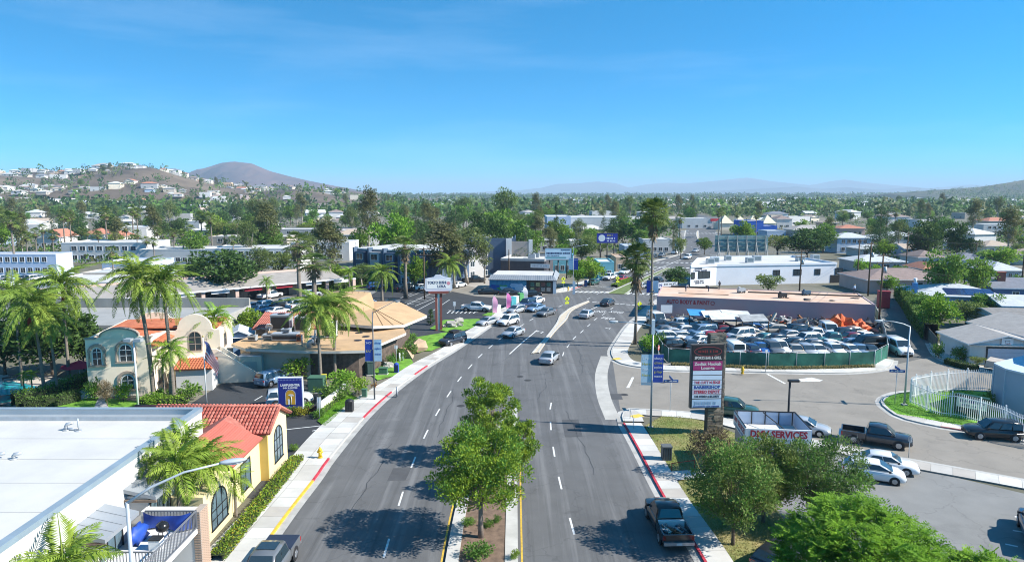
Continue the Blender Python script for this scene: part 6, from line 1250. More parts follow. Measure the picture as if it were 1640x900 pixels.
palm_px('queen palm at the corner of the restaurant lot', (612, 482), 445, 'q', 20, 1.5, 0, .26, 12); palm_px('queen palm behind the sushi sign', (720, 468), 430, 'q', 20, 1.4, 0, .24, 13); palm_px('small palm in the strip mall lot island', (428, 485), 458, 'b', 14, .9, 0, .15, 14); palm_px('bushy palm behind the restaurant prow', (560, 470), 442, 'b', 15, 1.0, 0, .18, 15)
feather_palm('king_palm', 'king palm squeezed between the white apartment building and tiled roof', (-20.6, 40.2, 0), 4.6, 'k', 20, 1.1, (.2, 0), .13, 21); feather_palm('king_palm', 'lower king palm drooping over the arched window of the tiled building', (-20.4, 41.9, 0), 4.0, 'k', 20, 1.1, (.7, .1), .12, 22); feather_palm('king_palm', 'tallest king palm at the white apartment building wall', (-21.4, 43.0, 0), 4.8, 'k', 16, 1.05, (.1, 0), .13, 23); feather_palm('king_palm', 'low spiky king palm at the base of the tiled building wall', (-19.0, 44.9, 0), 1.6, 'k', 13, .7, (0, 0), .1, 24)
feather_palm('king_palm', 'king palm beside the balcony of the white apartment building', (-20.6, 29.6, 0), 4.0, 'k', 20, 1.2, (0, 0), .13, 25); feather_palm('king_palm', 'half withered palm behind the farther window hood', (-22.2, 40.0, 4.0), .9, 'k', 9, .55, (.1, 0), .08, 26)
for i, px in enumerate(((39, 627), (52, 627))): palm_px(('small potted-size palm at the pool rail', 'small palm next to it at the pool rail, nearer the hedge')[i], px, 612, 'b', 11, .45, 0, .08, 30 + i, None, 'pygmy_palm')
def fan_crown(seed, n=42, L=1.9, lm=LEAF['fan']):
 rg = random.Random(seed); f = MB()
 for i in range(n):
  el = R(-45 + 120 * (i / n)); az = i * 2.399; d = Vector((math.cos(el) * math.cos(az), math.cos(el) * math.sin(az), math.sin(el))); s = d.cross(Vector((0, 0, 1))).normalized() if abs(d.z) < .98 else Vector((1, 0, 0)); u = s.cross(d)
  pl = L * rg.uniform(.55, .85); b = d * pl + Vector((0, 0, -.12 * pl)); f.tube([(0, 0, 0), d * pl * .5 + Vector((0, 0, .02)), b], [.03, .025, .02], 3, caps=False)
  for k in range(11):
   a = R(-78 + 156 * k / 10); q = (d * math.cos(a) + s * math.sin(a)).normalized(); l_ = L * .62 * (1 - .25 * abs(k - 5) / 5) * rg.uniform(.85, 1.1); w = .125
   tip = b + q * l_ + Vector((0, 0, -.30 * l_)); mid = b + q * l_ * .55 + u * .03; sd = (s * math.cos(a) - d * math.sin(a)) * w * .6
   f.v.extend([tuple(b), tuple(mid + sd), tuple(tip), tuple(mid - sd)]); o = len(f.v) - 4; f.f.append((o, o + 1, o + 2, o + 3)); f.m.append(0); f.s.append(False)
 return f
def skirt(seed, n=70, L=1.5, h=2.2):
 rg = random.Random(seed); f = MB()
 for i in range(n):
  az = rg.uniform(0, 6.283); z = -rg.random() * h; r = .22 + .5 * math.exp(z / h * 1.3); a = Vector((math.cos(az) * .18, math.sin(az) * .18, z)); d = Vector((math.cos(az) * r, math.sin(az) * r, -1.0)).normalized(); s = Vector((-math.sin(az), math.cos(az), 0))
  for k in range(4): q = (d + s * rg.uniform(-.5, .5)).normalized(); leaf(f, a + d * .25, q, Vector((math.cos(az), math.sin(az), .2)), L * rg.uniform(.6, 1.0), .13)
 return f
def fan_palm(label, H, seed, skirt_h=2.2, n=42, tr=.24, group=None, skL=1.2):
 t = thing('fan_palm', label, 'palm', (0, 0, 0), 0, group); k = MB(); k.tube([(0, 0, -.1), (.05, 0, H * .3), (0, .05, H * .7), (0, 0, H)], [tr * 1.5, tr * 1.05, tr * .85, tr * .75], 9); k.build('trunk', PBARK, t)
 fan_crown(seed, n).build('crown', LEAF['fan'], t, (0, 0, H)); skirt(seed, 60, skL, skirt_h).build('dead_frond_skirt', LEAF['dead'], t, (0, 0, H - .1)); return t
fp = fan_palm('tallest fan palm at the corner of the salvage yard', 17.6, 3, 2.8, 60, .15); p = G(1041, 557); fp.location = (p.x, p.y, 0)
a = ZH(p.y, 340); fp.scale = (1.15, 1.15, a / 17.6)
sk = skirt(9, 50, .35, 9); sk.build('boot_stubs', LEAF['dead'], fp, (0, 0, 11))
fp2 = fan_palm('shorter fan palm with a shaggy grey skirt at the corner of the salvage yard', 10, 4, 3.0, 60, .16, None, 1.5); p = G(1017, 551); fp2.location = (p.x, p.y, 0); fp2.scale = (1.2, 1.2, ZH(p.y, 412) / 10)
fpa = fan_palm('fan palm', 11, 5, 1.0, 26, .2); fpb = fan_palm('fan palm', 11, 6, 2.6, 30, .24, None, 1.4)
def fan_at(u, vb, vt, key='a', label='slender fan palm rising among the houses below the hill', group='fan palms below the hill', sc=None):
 p = G(u, vb); h = ZH(p.y, vt); s = h / 11; return put(fpa if key == 'a' else fpb, USED, p, random.uniform(0, 6), (sc or max(.85, min(1.9, s * 1.05)),) * 2 + (s,), label, group)
fan_at(480, 492, 388, 'b', 'tall fan palm with brown skirt in the strip mall lot', 'x', 1.6); fan_at(505, 502, 420, 'b', 'shaggy fan palm with the longest brown skirt beside the restaurant', 'y', 1.9); fan_at(650, 478, 392, 'b', 'fan palm in front of the slate blue apartments', 'z', 1.5)
for o in bpy.data.objects:
 if o.get('group') in ('x', 'y', 'z'): del o['group']
FANS = [(0, 405, 338), (25, 440, 352), (72, 412, 366), (105, 402, 344), (115, 398, 347), (133, 410, 370), (142, 410, 372), (173, 405, 340), (205, 412, 364), (222, 418, 374), (237, 420, 384), (248, 425, 387), (215, 390, 336), (222, 392, 340), (242, 372, 333), (255, 412, 370), (280, 418, 372), (295, 420, 374), (308, 412, 367), (325, 408, 347), (340, 408, 348), (375, 430, 384), (382, 402, 358), (405, 408, 355), (420, 412, 364), (183, 455, 402), (60, 420, 372), (46, 428, 378), (88, 425, 376), (160, 418, 376)]
for u, vb, vt in FANS: fan_at(u, vb, vt)
for u, vb, vt in ((862, 395, 345), (858, 392, 343), (1155, 380, 338), (1150, 382, 340), (1180, 372, 344), (1078, 400, 360), (1088, 396, 350), (1468, 420, 392), (1620, 405, 365), (1432, 380, 340), (690, 400, 360), (1210, 380, 345)): fan_at(u, vb, vt, 'a', 'slender fan palm among the town trees beyond the road', 'fan palms beyond the road')
N = [(85, 602, 487, 130, 'dark', 'big dark leafy evergreen behind the pool palms'), (8, 600, 497, 110, 'dark', 'dark leafy evergreen at the far end of the pool'), (135, 592, 506, 62, 'dark', 'dark evergreen beside the inn wall'),
     (355, 478, 400, 120, 'dark', 'broad dark tree behind the strip mall roof'), (322, 470, 412, 60, 'dark', 'dark tree beside the broad one behind the strip mall'), (415, 462, 388, 80, 'euc2', 'thin grey gum tree behind the strip mall'), (450, 455, 400, 60, 'olive', 'sparse tree by the fan palm behind the strip mall'), (428, 415, 318, 62, 'euc', 'lone tall gum tree against the hill'), (400, 425, 345, 50, 'euc2', 'gum tree beside the lone tall one'), (530, 462, 345, 78, 'euc', 'big gum tree beside the slate blue apartments'), (500, 440, 365, 50, 'euc2', 'gum tree behind the shaggy fan palms'), (402, 540, 495, 62, 'round2', 'bright bushy tree beside the inn stair'), (690, 520, 495, 16, 'cypress', 'small trimmed cypress by the sushi sign'), (540, 455, 425, 50, 'round2', 'low green tree in the strip mall hedge'), (664, 466, 412, 44, 'round2', 'leafy tree at the end of the slate blue apartments'), (580, 462, 418, 50, 'euc2', 'gum tree at the front of the slate blue apartments'), (590, 455, 428, 40, 'round', 'low green tree beside the restaurant lot'),
     (628, 425, 345, 76, 'round2', 'bright green domed tree behind the slate blue apartments'), (645, 415, 313, 30, 'pine', 'tall narrow pine behind the bright domed tree'), (667, 412, 314, 32, 'pine', 'tall dark pine, one of two side by side'), (704, 462, 350, 100, 'euc', 'wide grey-brown gum tree behind the apartments'), (748, 455, 354, 96, 'euc2', 'grey gum tree overhanging the modern apartments'), (728, 462, 372, 60, 'euc', 'gum tree with bare top limbs'), (772, 420, 342, 60, 'dark', 'dark green tree behind the modern apartments'), (800, 415, 335, 66, 'round', 'green tree rising behind the modern apartments'), (842, 436, 358, 52, 'pine', 'shaggy conifer behind the dark shop'), (818, 405, 330, 40, 'pine', 'pointed conifer behind the green tree'), (730, 410, 325, 40, 'pine', 'pointed conifer above the gum trees'), (860, 405, 345, 40, 'euc', 'gum tree by the twin fan palms'),
     (905, 425, 392, 40, 'round2', 'green tree between the two billboards'), (932, 418, 384, 46, 'dark', 'dark tree between the two billboards'), (962, 412, 384, 36, 'olive', 'olive tree under the deep blue billboard'), (880, 412, 362, 44, 'euc', 'gum tree behind the pale billboard'), (792, 432, 350, 62, 'dark', 'dark tree over the modern apartments roof'), (822, 425, 348, 60, 'round', 'full green tree behind the dark shop'), (1003, 425, 398, 30, 'olive', 'small olive tree behind the brick shop'), (1030, 402, 366, 34, 'round', 'green tree behind the white shop'), (776, 454, 376, 46, 'euc2', 'slender gum tree at the end of the pale apartment wing'), (850, 418, 366, 46, 'round', 'green tree left of the pale billboard posts'), (905, 398, 362, 50, 'round2', 'bright tree before the white warehouse'), (945, 396, 364, 44, 'olive', 'olive tree before the white warehouse'), (945, 458, 414, 52, 'round2', 'leafy street tree beside the parked white pickup'), (925, 460, 420, 34, 'round2', 'leafy street tree at the mural storefront wall'), (880, 425, 405, 24, 'round2', 'small green tree beside the pale billboard'), (1012, 395, 348, 48, 'round', 'green tree behind the deep blue billboard'), (985, 395, 350, 40, 'dark', 'dark tree behind the deep blue billboard'), (1040, 400, 352, 36, 'dark', 'dark tree beside the tallest fan palm crown'), (1085, 462, 428, 48, 'dark', 'street tree in front of the white building corner'), (1128, 408, 380, 26, 'round', 'tree growing in the far median'), (1082, 408, 345, 22, 'pine', 'leaning dark conifer at the road bend'), (1090, 414, 378, 24, 'olive', 'street tree under the blue banner'), (1230, 474, 437, 46, 'olive', 'grey-green tree in front of the white building'), (1245, 412, 374, 52, 'olive', 'tree beside the rear of the wide billboard'), (1292, 415, 366, 76, 'dark', 'large dark tree beyond the white building'), (1318, 405, 358, 44, 'round', 'green tree beside the large dark one'), (1195, 395, 362, 30, 'round2', 'palm-like green tree beyond the wide billboard'), (1417, 402, 326, 36, 'pine', 'tall dark conifer standing above the houses'), (1405, 400, 345, 28, 'pine', 'lower conifer joined to the tall dark one'), (1400, 460, 425, 32, 'round2', 'yellow-green shrub tree by the utility poles'), (1420, 470, 442, 34, 'round2', 'hedge tree at the brown roofed house'),
     (1510, 488, 402, 62, 'round', 'large green tree behind the solar house'), (1562, 485, 412, 52, 'round', 'green tree next to the large one behind the solar house'), (1532, 415, 355, 44, 'dark', 'dark cedar among the far houses'), (1490, 400, 360, 44, 'dark', 'dark domed tree among the far houses'), (1600, 432, 396, 62, 'round2', 'bright spreading tree beyond the navy house'), (1468, 420, 382, 40, 'brown', 'brownish bare-looking tree among the far houses'), (1500, 538, 472, 66, 'round2', 'bright lime tree overhanging the alley fence'), (1546, 524, 478, 52, 'olive', 'tree behind the white garage'), (1580, 510, 470, 56, 'round', 'tree at the side of the grey roofed house'), (1480, 512, 470, 50, 'round', 'green hedge tree beyond the alley fence'), (1462, 500, 466, 34, 'bush', 'tall hedge mass along the alley'), (1450, 486, 462, 30, 'bushb', 'yellowing hedge at the alley bend'), (1440, 450, 425, 30, 'round', 'small tree in front of the pale house'), (1380, 440, 415, 26, 'round2', 'street shrub by the alley head'), (1640, 470, 440, 40, 'round', 'tree at the navy house corner')]
for u, vb, vt, w_, k, lb in N: tree_at(u, vb, vt, w_, k, lb)
SH = [(770, 893, 868, 54, 'bush', 'round clipped shrub in the planted median'), (752, 842, 828, 26, 'bush', 'small shrub under the median tree'), (780, 845, 836, 22, 'bush', 'low shrub beside the median tree trunk'), (795, 838, 830, 16, 'bush', 'tiny shrub at the median edge'), (825, 897, 888, 20, 'bushb', 'bright shrub at the median edge'), (172, 650, 612, 38, 'brown', 'dark bare-twigged bush at the inn entrance'), (198, 642, 618, 36, 'bushb', 'bright rounded shrub under the inn window'), (245, 650, 632, 40, 'bushb', 'clipped hedge shrub by the palm trunks'), (300, 640, 612, 46, 'bush', 'dark shrub by the porch wall'), (260, 642, 622, 34, 'bush', 'dark strappy shrub at the inn palms'), (152, 640, 606, 30, 'bush', 'broad-leaved shrub by the hedge'), (660, 570, 548, 18, 'bush', 'shrub along the restaurant glass wall'), (644, 578, 556, 18, 'bush', 'shrub at the restaurant corner'), (628, 586, 566, 18, 'bush', 'shrub near the street lamp banner'), (548, 626, 598, 56, 'bushb', 'large clipped shrub mound by the queen palms'), (575, 632, 606, 40, 'bushb', 'clipped shrub mound nearer the street'), (535, 640, 612, 60, 'bush', 'wide clipped shrub mound by the inn lot'), (480, 606, 575, 60, 'bushb', 'leafy shrub in front of the restaurant wall'), (500, 600, 578, 40, 'bushb', 'leafy shrub by the cedar fence end'), (470, 722, 711, 18, 'bush', 'small shrub at the driveway edge'), (480, 665, 650, 30, 'yellow', 'yellow-green shrub under the blue inn sign')]
TP['yellow'] = (make_tree('shrub', 14, 1.8, 1.3, .2, 12, 900, .2, .12, LEAF['yellow'], BARK, 'round', .5, .05), 1.8, 1.3); TP['redb'] = (make_tree('shrub', 15, 1.8, 1.3, .2, 12, 900, .2, .12, LM('leaf_red', (.20, .03, .04), (.35, .06, .07)), BARK, 'round', .5, .05), 1.8, 1.3)
SH += [(497, 660, 650, 22, 'redb', 'red-leaved shrub beside the blue inn sign'), (510, 668, 655, 26, 'bush', 'low shrub by the inn entry wall'), (1040, 566, 540, 34, 'bushb', 'green bush at the foot of the fan palms'), (1058, 560, 532, 26, 'bush', 'second bush by the salvage yard corner'), (1503, 573, 548, 22, 'bush', 'shrub against the white garage wall'), (1540, 580, 555, 30, 'bush', 'cactus-like shrub by the garage trailer'), (1580, 655, 625, 22, 'bush', 'dark shrub at the corner of the blue-grey house'), (1565, 586, 570, 26, 'olive', 'low olive shrub beside the garage driveway')]
for u, vb, vt, w_, k, lb in SH: tree_at(u, vb, vt, w_, k, lb, None, None, 'shrub')
def hedge(name, label, px, w, h, lm, dens=130, L=.16, seed=1, flowers=None):
 rg = random.Random(seed); Ln = smooth_line(GS(px) if not isinstance(px[0], Vector) else px, .3); t = thing(name, label, 'hedge'); core = MB(); lf = MB()
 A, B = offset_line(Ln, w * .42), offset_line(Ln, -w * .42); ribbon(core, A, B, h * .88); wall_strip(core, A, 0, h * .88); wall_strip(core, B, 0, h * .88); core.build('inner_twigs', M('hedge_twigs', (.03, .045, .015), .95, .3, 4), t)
 for i in range(len(Ln) - 1):
  d = (Ln[i + 1] - Ln[i]); s = Vector((-d.y, d.x, 0)).normalized()
  for _ in range(int(dens * .3)):
   side = rg.random(); k = rg.random()
   if side < .5: p = Ln[i] + d * k + s * rg.uniform(-w / 2, w / 2) + Vector((0, 0, h * rg.uniform(.85, 1.08))); n = Vector((0, 0, 1))
   else: sg = 1 if rg.random() < .5 else -1; p = Ln[i] + d * k + s * sg * w * .46 + Vector((0, 0, h * rg.random())); n = s * sg
   leaf(lf, p, (n + rdir(rg) * .9), n + rdir(rg) * .5, L * rg.uniform(.7, 1.3), L * .55, 1 if flowers and rg.random() < .25 else 0)
 lf.build('leaves', [lm] + ([flowers] if flowers else []), t); return t
hedge('flower_hedge', 'low hedge with yellow flowers along the cream building wall', [Vector((-17.75, 38.8, 0)), Vector((-17.75, 46, 0)), Vector((-17.75, 54.6, 0))], .9, .55, LEAF['bright'], 260, .15, 3, LEAF['yellow'])
hedge('sign_hedge', 'bright clipped hedge below the blue inn sign', [(448, 668), (475, 663), (500, 658)], 1.0, .8, LEAF['bright'], 220, .16, 4)
hedge('wall_hedge', 'narrow hedge along the low white entry wall', [(512, 668), (530, 650), (552, 634)], .6, .6, LEAF['bright'], 160, .14, 5)
hedge('pool_hedge', 'tall dark clipped hedge around the swimming pool', [(22, 652), (70, 642), (110, 628), (150, 615)], 1.6, 1.5, LEAF['green'], 200, .2, 6); hedge('lawn_hedge', 'dark hedge at the edge of the inn lawn', [(40, 655), (95, 648), (125, 640)], 1.2, 1.0, LEAF['dark'], 200, .2, 7)
hedge('inn_hedge', 'clipped hedge along the inn side wall', [(225, 652), (265, 650), (300, 646)], 1.0, .9, LEAF['bright'], 200, .18, 8); hedge('alley_hedge', 'tall green hedge behind the alley fence', [(1490, 545), (1470, 520), (1452, 492), (1440, 478)], 2.0, 2.8, LEAF['green'], 200, .3, 9); hedge('restaurant_hedge', 'shrub border along the restaurant street front', [(606, 580), (640, 562), (662, 545)], 1.2, 1.0, LEAF['green'], 180, .2, 10); hedge('strip_mall_hedge', 'green hedge at the end of the strip mall', [(505, 470), (560, 462), (600, 455)], 2.0, 2.4, LEAF['bright'], 120, .4, 11)
hedge('garage_planter', 'dark planter hedge along the garage driveway', [(1515, 582), (1545, 590), (1568, 594)], .9, .7, LEAF['dark'], 160, .18, 12); hedge('dry_weeds', 'strip of dry weeds along the foot of the green fence', [(1075, 585.5), (1140, 588), (1230, 591.5), (1320, 591), (1400, 588.5)], .7, .28, LM('dry_weed', (.22, .20, .08), (.34, .30, .13), .1), 150, .2, 13); hedge('median_planting_hedge', 'low green planting in the crosswalk median', [(984, 460), (1000, 453), (1014, 448)], 1.6, .6, LEAF['bright'], 120, .25, 14)
sheet('inn_lawn', [(70, 660), (110, 640), (150, 632), (190, 640), (250, 645), (300, 645), (270, 680), (60, 690)], .010, GRASSM)
sheet('inn_path', [(146, 664), (156, 640), (163, 632), (172, 632), (168, 642), (174, 652), (186, 664)], .016, M('flagstone', (.36, .36, .37), .9, .15, 1))
sheet('street_lawn', [(508, 675), (540, 645), (560, 632), (575, 640), (556, 652), (530, 676), (520, 684)], .10, GRASSM); sheet('lamp_lawn', [(590, 598), (625, 580), (668, 560), (682, 562), (655, 570), (662, 582), (634, 602), (605, 610)], .10, GRASSM)
sheet('restaurant_lawn', [(645, 562), (664, 541), (738, 529), (748, 534), (716, 552), (690, 563)], .10, GRASSM); sheet('sign_lawn', [(688, 527), (711, 513), (775, 511), (756, 526), (730, 534)], .10, GRASSM); sheet('flag_lawn', [(772, 505), (800, 495), (820, 491), (806, 500), (785, 507)], .10, GRASSM)
sheet('verge_lawn', [(1033, 683), (1060, 668), (1090, 668), (1128, 676), (1190, 700), (1190, 760), (1120, 752), (1072, 756)], .10, DRYG); sheet('lower_verge', [(1083, 772), (1150, 765), (1230, 800), (1310, 900), (1290, 1000), (1200, 1000), (1174, 900)], .10, DRYG)
sheet('verge_path', [(1072, 757), (1122, 753), (1132, 766), (1084, 771)], .125, SLABM[0])
sheet('pool_deck', [(-60, 640), (-60, 600), (60, 600), (150, 612), (150, 635), (60, 655)], .012, M('pool_deck_concrete', (.48, .43, .37), .9, .1, .6))
sheet('swimming_pool_water', [(-80, 652), (-80, 612), (20, 611), (70, 621), (45, 634), (10, 645)], .03, M('pool_water', (.02, .36, .38), .05, .15, 1.5, .15, spec=.6, bscale=4))
def grass(name, poly, n, h, lm, z=.1, seed=1):
 rg = random.Random(seed); P = GS(poly); xs = [p.x for p in P]; ys = [p.y for p in P]; g_ = MB(); c = 0
 def inside(x, y):
  r_ = False; j = len(P) - 1
  for i in range(len(P)):
   if (P[i].y > y) != (P[j].y > y) and x < (P[j].x - P[i].x) * (y - P[i].y) / (P[j].y - P[i].y) + P[i].x: r_ = not r_
   j = i
  return r_
 while c < n:
  x, y = rg.uniform(min(xs), max(xs)), rg.uniform(min(ys), max(ys))
  if inside(x, y): leaf(g_, Vector((x, y, z - .01)), Vector((rg.uniform(-.6, .6), rg.uniform(-.6, .6), 1)), rdir(rg), h * rg.uniform(.6, 1.4), .035); c += 1
 return tag(g_.build(name, lm), 'short mown grass of the lawn', 'grass', None, 'stuff')
GL = LM('grass_blade', (.12, .27, .02), (.24, .44, .035), .05); GD = LM('dry_grass_blade', (.17, .24, .045), (.38, .32, .13), .05)
grass('verge_grass', [(1033, 683), (1060, 668), (1090, 668), (1128, 676), (1190, 700), (1190, 760), (1120, 752), (1072, 756)], 9000, .12, GD, seed=2); grass('lower_verge_grass', [(1083, 772), (1150, 765), (1230, 800), (1300, 900), (1174, 900)], 9000, .12, GD, seed=3)
grass('street_lawn_grass', [(508, 675), (540, 645), (560, 632), (575, 640), (556, 652), (530, 676), (520, 684)], 5000, .10, GL, seed=4); grass('island_grass', [(1412, 643), (1424, 657), (1446, 667), (1540, 684), (1560, 626), (1460, 628)], 7000, .12, GL, seed=5)
# =================================================================== STREET FURNITURE AND SIGNS
LAMPG = M('lamp_grey_paint', (.40, .44, .47), .45, .06, 2, metal=.2); LENS = M('lamp_lens', (.62, .64, .66), .3, 0)
def street_lamp(label, loc, H, arm, ang, rise=1.0, r=.11, head=.85, mat=LAMPG, curved=True):
 t = thing('street_lamp', label, 'lamp', loc, ang); a = MB(); a.box(-.25, -.25, 0, .25, .25, .12); a.build('base', CONC, t)
 a = MB(); a.tube([(0, 0, .1), (0, 0, H)], [r, r * .6], 10); a.build('pole', mat, t); a = MB()
 if curved: a.tube([(0, 0, H - .05), (arm * .25, 0, H + rise * .45), (arm * .6, 0, H + rise * .85), (arm, 0, H + rise)], [r * .6, r * .5, r * .42, r * .38], 8)
 else: a.tube([(0, 0, H - .1), (arm, 0, H + rise)], [r * .5, r * .4], 8)
 a.build('arm', mat, t); a = MB(); a.blob((arm + head * .45, 0, H + rise + .02), (head * .55, .19, .11), 0, 1, 0, 12, 6); h = a.build('lamp_head', mat if mat != BLACK else BLACK, t)
 b = MB(); b.blob((arm + head * .5, 0, H + rise - .06), (head * .38, .14, .09), 0, 1, 0, 10, 6); b.build('lens', LENS, h); return t
def banner_pair(t, z0, z1, w, ang, cols, lines):
 for s, c, tx in zip((-1, 1), cols, lines):
  g_ = MB(); g_.box(s * .08, -.015, z0, s * (.08 + w), .015, z1); b = g_.build('banner', c, t); b.rotation_euler.z = ang
  for i, (q, m) in enumerate(tx): text_mesh(q, .34, m, 'lettering', b, (s * (.08 + w / 2), -.02, z1 - .35 - i * (z1 - z0 - .5) / max(1, len(tx))), (R(90), 0, 0), width=min(w * .8, .2 * len(q)))
  for zz in (z1 + .03, z0 - .03): k = MB().beam((0, 0, zz), (s * (.12 + w), 0, zz), .03, .03).build('banner_bracket', LAMPG, t); k.rotation_euler.z = ang
BLB = M('banner_blue', (.02, .06, .34), .7, .08, 2); BLW = M('banner_pale', (.42, .58, .68), .7, .08, 2); YEL = M('print_yellow', (.55, .50, .10), .6, 0)
p = G(1042, 685); lt_ = street_lamp('grey street lamp with two banners at the side street corner', p, ZH(p.y, 522), 3.3, R(176), .35)
words = [[('Live', WH), ('Here', YEL), ('Shop', WH), ('Here', YEL)], [('shop', WH), ('dine', YEL), ('explore', WH), ('play', YEL), ('meet', WH)]]
banner_pair(lt_, ZH(p.y, 612), ZH(p.y, 568), .95, R(-176), (BLW, BLB), words); a = MB(); a.box(-.14, -.16, ZH(p.y, 535), .14, .16, ZH(p.y, 512)); a.build('equipment_box', WHITE, lt_)
a = MB(); a.box(.1, -.02, ZH(p.y, 612) - .28, 1.0, .02, ZH(p.y, 612) - .08); o_ = a.build('street_name_blade', WHITE, lt_)
p = G(600, 641); l2 = street_lamp('dark slim street lamp with blue banner before the restaurant', p, ZH(p.y, 500), 2.6, R(38), .9, .09, .8, M('lamp_dark_paint', (.10, .11, .12), .5, .05, 2), False); banner_pair(l2, ZH(p.y, 578), ZH(p.y, 544), .8, R(-38), (BLB, BLW), [[('SHOP', WH), ('EAT', YEL)], [('shop', BLB), ('explore', BLB), ('meet', BLB)]])
fl = MB(); rg = random.Random(4)
for k in range(60): leaf(fl, Vector((rg.uniform(-.3, .3), rg.uniform(-.3, .3), rg.uniform(1.55, 1.9))), rdir(rg), rdir(rg), .2, .1)
tag(fl.build('flower_basket', LM('flower_orange', (.40, .12, .03), (.2, .2, .04)), None, p), 'hanging flower basket on the dark slim street lamp', 'flowers')
street_lamp('grey street lamp reaching over the balcony of the white apartment building', (-16.2, 27.5, .13), 9.0, 3.7, R(24), 1.1, .12, 1.1)
p = G(1448, 650); street_lamp('grey street lamp at the tip of the corner lawn', (p.x, p.y, .1), ZH(p.y, 524), 2.8, R(178), .55)
p = G(1260, 712); t = thing('lot_lamp', 'slim black lot lamp with square head beside the service sign', 'lamp', p); a = MB(); a.tube([(0, 0, 0), (0, 0, ZH(p.y, 608))], .09, 8); a.build('pole', BLACK, t); a = MB(); z = ZH(p.y, 608); a.box(-.15, -.2, z - .18, .75, .2, z); a.build('lamp_head', BLACK, t)
p = G(222, 660); t = thing('lot_lamp', 'pale lot lamp with twin square heads before the inn', 'lamp', p); z = ZH(p.y, 546); a = MB(); a.tube([(0, 0, 0), (0, 0, z)], [.10, .08], 8); a.build('pole', WHITE, t)
for s in (-1, 1): a = MB(); a.box(s * .15, -.3, z - .05, s * .85, .3, z + .25); a.build('lamp_head', GALV, t)
for i, (px, vt, lb) in enumerate((((918, 462), 395, 'tall street lamp with blue banners beside the mural storefront'), ((1044, 500), 430, 'street lamp with pale banners beyond the fan palms'), ((1086, 412), 372, 'far street lamp with blue banner'))):
 p = G(*px); l = street_lamp(lb, p, ZH(p.y, vt), 2.5, R(-10 if i != 1 else 170), .4, .12, .8, LAMPG, False); zz = ZH(p.y, vt); banner_pair(l, zz * .45, zz * .72, 1.0, 0, (BLW, BLB), [[('shop', BLB)], [('dine', WH)]])
p = G(331, 645); t = thing('flagpole', 'white flagpole beside the inn porch', 'flagpole', p); zt = ZH(p.y, 540); a = MB(); a.tube([(0, 0, 0), (0, 0, zt)], [.07, .04], 8); a.build('pole', WHITE, t); a = MB(); a.blob((0, 0, zt + .08), .09, 0, 1, 0, 8, 6); a.build('finial', M('gold', (.6, .42, .1), .3, 0, metal=.6), t)
FR_, FW_, FB_ = M('flag_red', (.45, .02, .04), .8, 0), M('flag_white', (.72, .72, .72), .8, 0), M('flag_blue', (.02, .04, .20), .8, 0); f = MB()
def fpt(s, q): z = zt - .4 - q * 2.0 - .62 * s * s * 2.4 - s * .5; return Vector((.1 + 1.25 * s + .12 * math.sin(q * 5), .18 * math.sin(s * 6 + q * 3), z))
for j in range(13):
 for i in range(10):
  s0, s1, q0, q1 = i / 10, (i + 1) / 10, j / 13, (j + 1) / 13; f.add([fpt(s0, q1), fpt(s1, q1), fpt(s1, q0), fpt(s0, q0)], [(0, 1, 2, 3)], 2 if (j < 7 and i < 4) else j % 2, True)
fo = tag(f.build('flag', [FR_, FW_, FB_], None, p), 'stars and stripes flag hanging from the white flagpole', 'flag')
st = MB()
for j in range(5):
 for i in range(4):
  s_, q_ = .05 + i * .09, .04 + j * .10; c = fpt(s_, q_)
  for sg in (-1, 1): st.disc(c + Vector((0, sg * .012, 0)), (0, 1, 0), .035, 5)
st.build('stars', FW_, fo)
p = G(467, 664); t = thing('inn_sign', 'tall blue and gold inn sign board with white frame', 'sign', p, R(4)); Y_ = p.y; wS = 40 / 1100 * Y_ * 1.0; z0, z1 = ZH(Y_, 654), ZH(Y_, 604); SB = M('sign_royal_blue', (.02, .03, .22), .5, .06, 1); GO = M('sign_gold', (.60, .32, .03), .5, .05, 2)
a = MB(); a.box(-wS / 2, -.12, z0, wS / 2, .28, z1); a.build('cabinet', M('sign_white_edge', (.62, .66, .74), .5, .04, 1), t); a = MB(); a.box(-wS / 2 + .08, -.14, z0 + .08, wS / 2 - .08, -.121, z1 - .08); fa = a.build('sign_face', SB, t); hS = z1 - z0
a = MB(); a.box(-wS * .3, -.02, 0, wS * .3, .2, z0); a.build('plinth', CONC, t)
text_mesh('LAMPLIGHTER', .32, WH, 'lettering', fa, (0, -.145, z0 + hS * .76), (R(90), 0, 0), bold=.012, width=wS * .78); text_mesh('INN & SUITES', .22, WH, 'lettering', fa, (0, -.145, z0 + hS * .67), (R(90), 0, 0), bold=.008, width=wS * .58)
aw, ah = wS * .36, hS * .46; a = MB(); zc = z0 + hS * .14; pts = [(aw / 2, zc)] + [(aw / 2 * math.cos(math.pi * k / 12), zc + ah - aw / 2 + aw / 2 * math.sin(math.pi * k / 12)) for k in range(13)] + [(-aw / 2, zc)]
a.add([(x, -.150, z) for x, z in pts], [tuple(range(len(pts)))[::-1]]); a.build('emblem_arch', GO, fa)
a = MB(); ro_ = [(x * 1.08, zc + (z - zc) * 1.04) for x, z in pts]
for u_, v_ in zip(ro_, ro_[1:]): a.beam((u_[0], -.152, u_[1]), (v_[0], -.152, v_[1]), .01, .035)
a.tube([(.06, -.156, zc), (.10, -.156, zc + ah * .35), (.04, -.156, zc + ah * .62)], .028, 5)
for k in range(7): an = R(20 + k * 24 - 12); a.beam((.04, -.156, zc + ah * .62), (.04 + .30 * math.cos(an), -.156, zc + ah * .62 + .22 * math.sin(an) - .04), .01, .05)
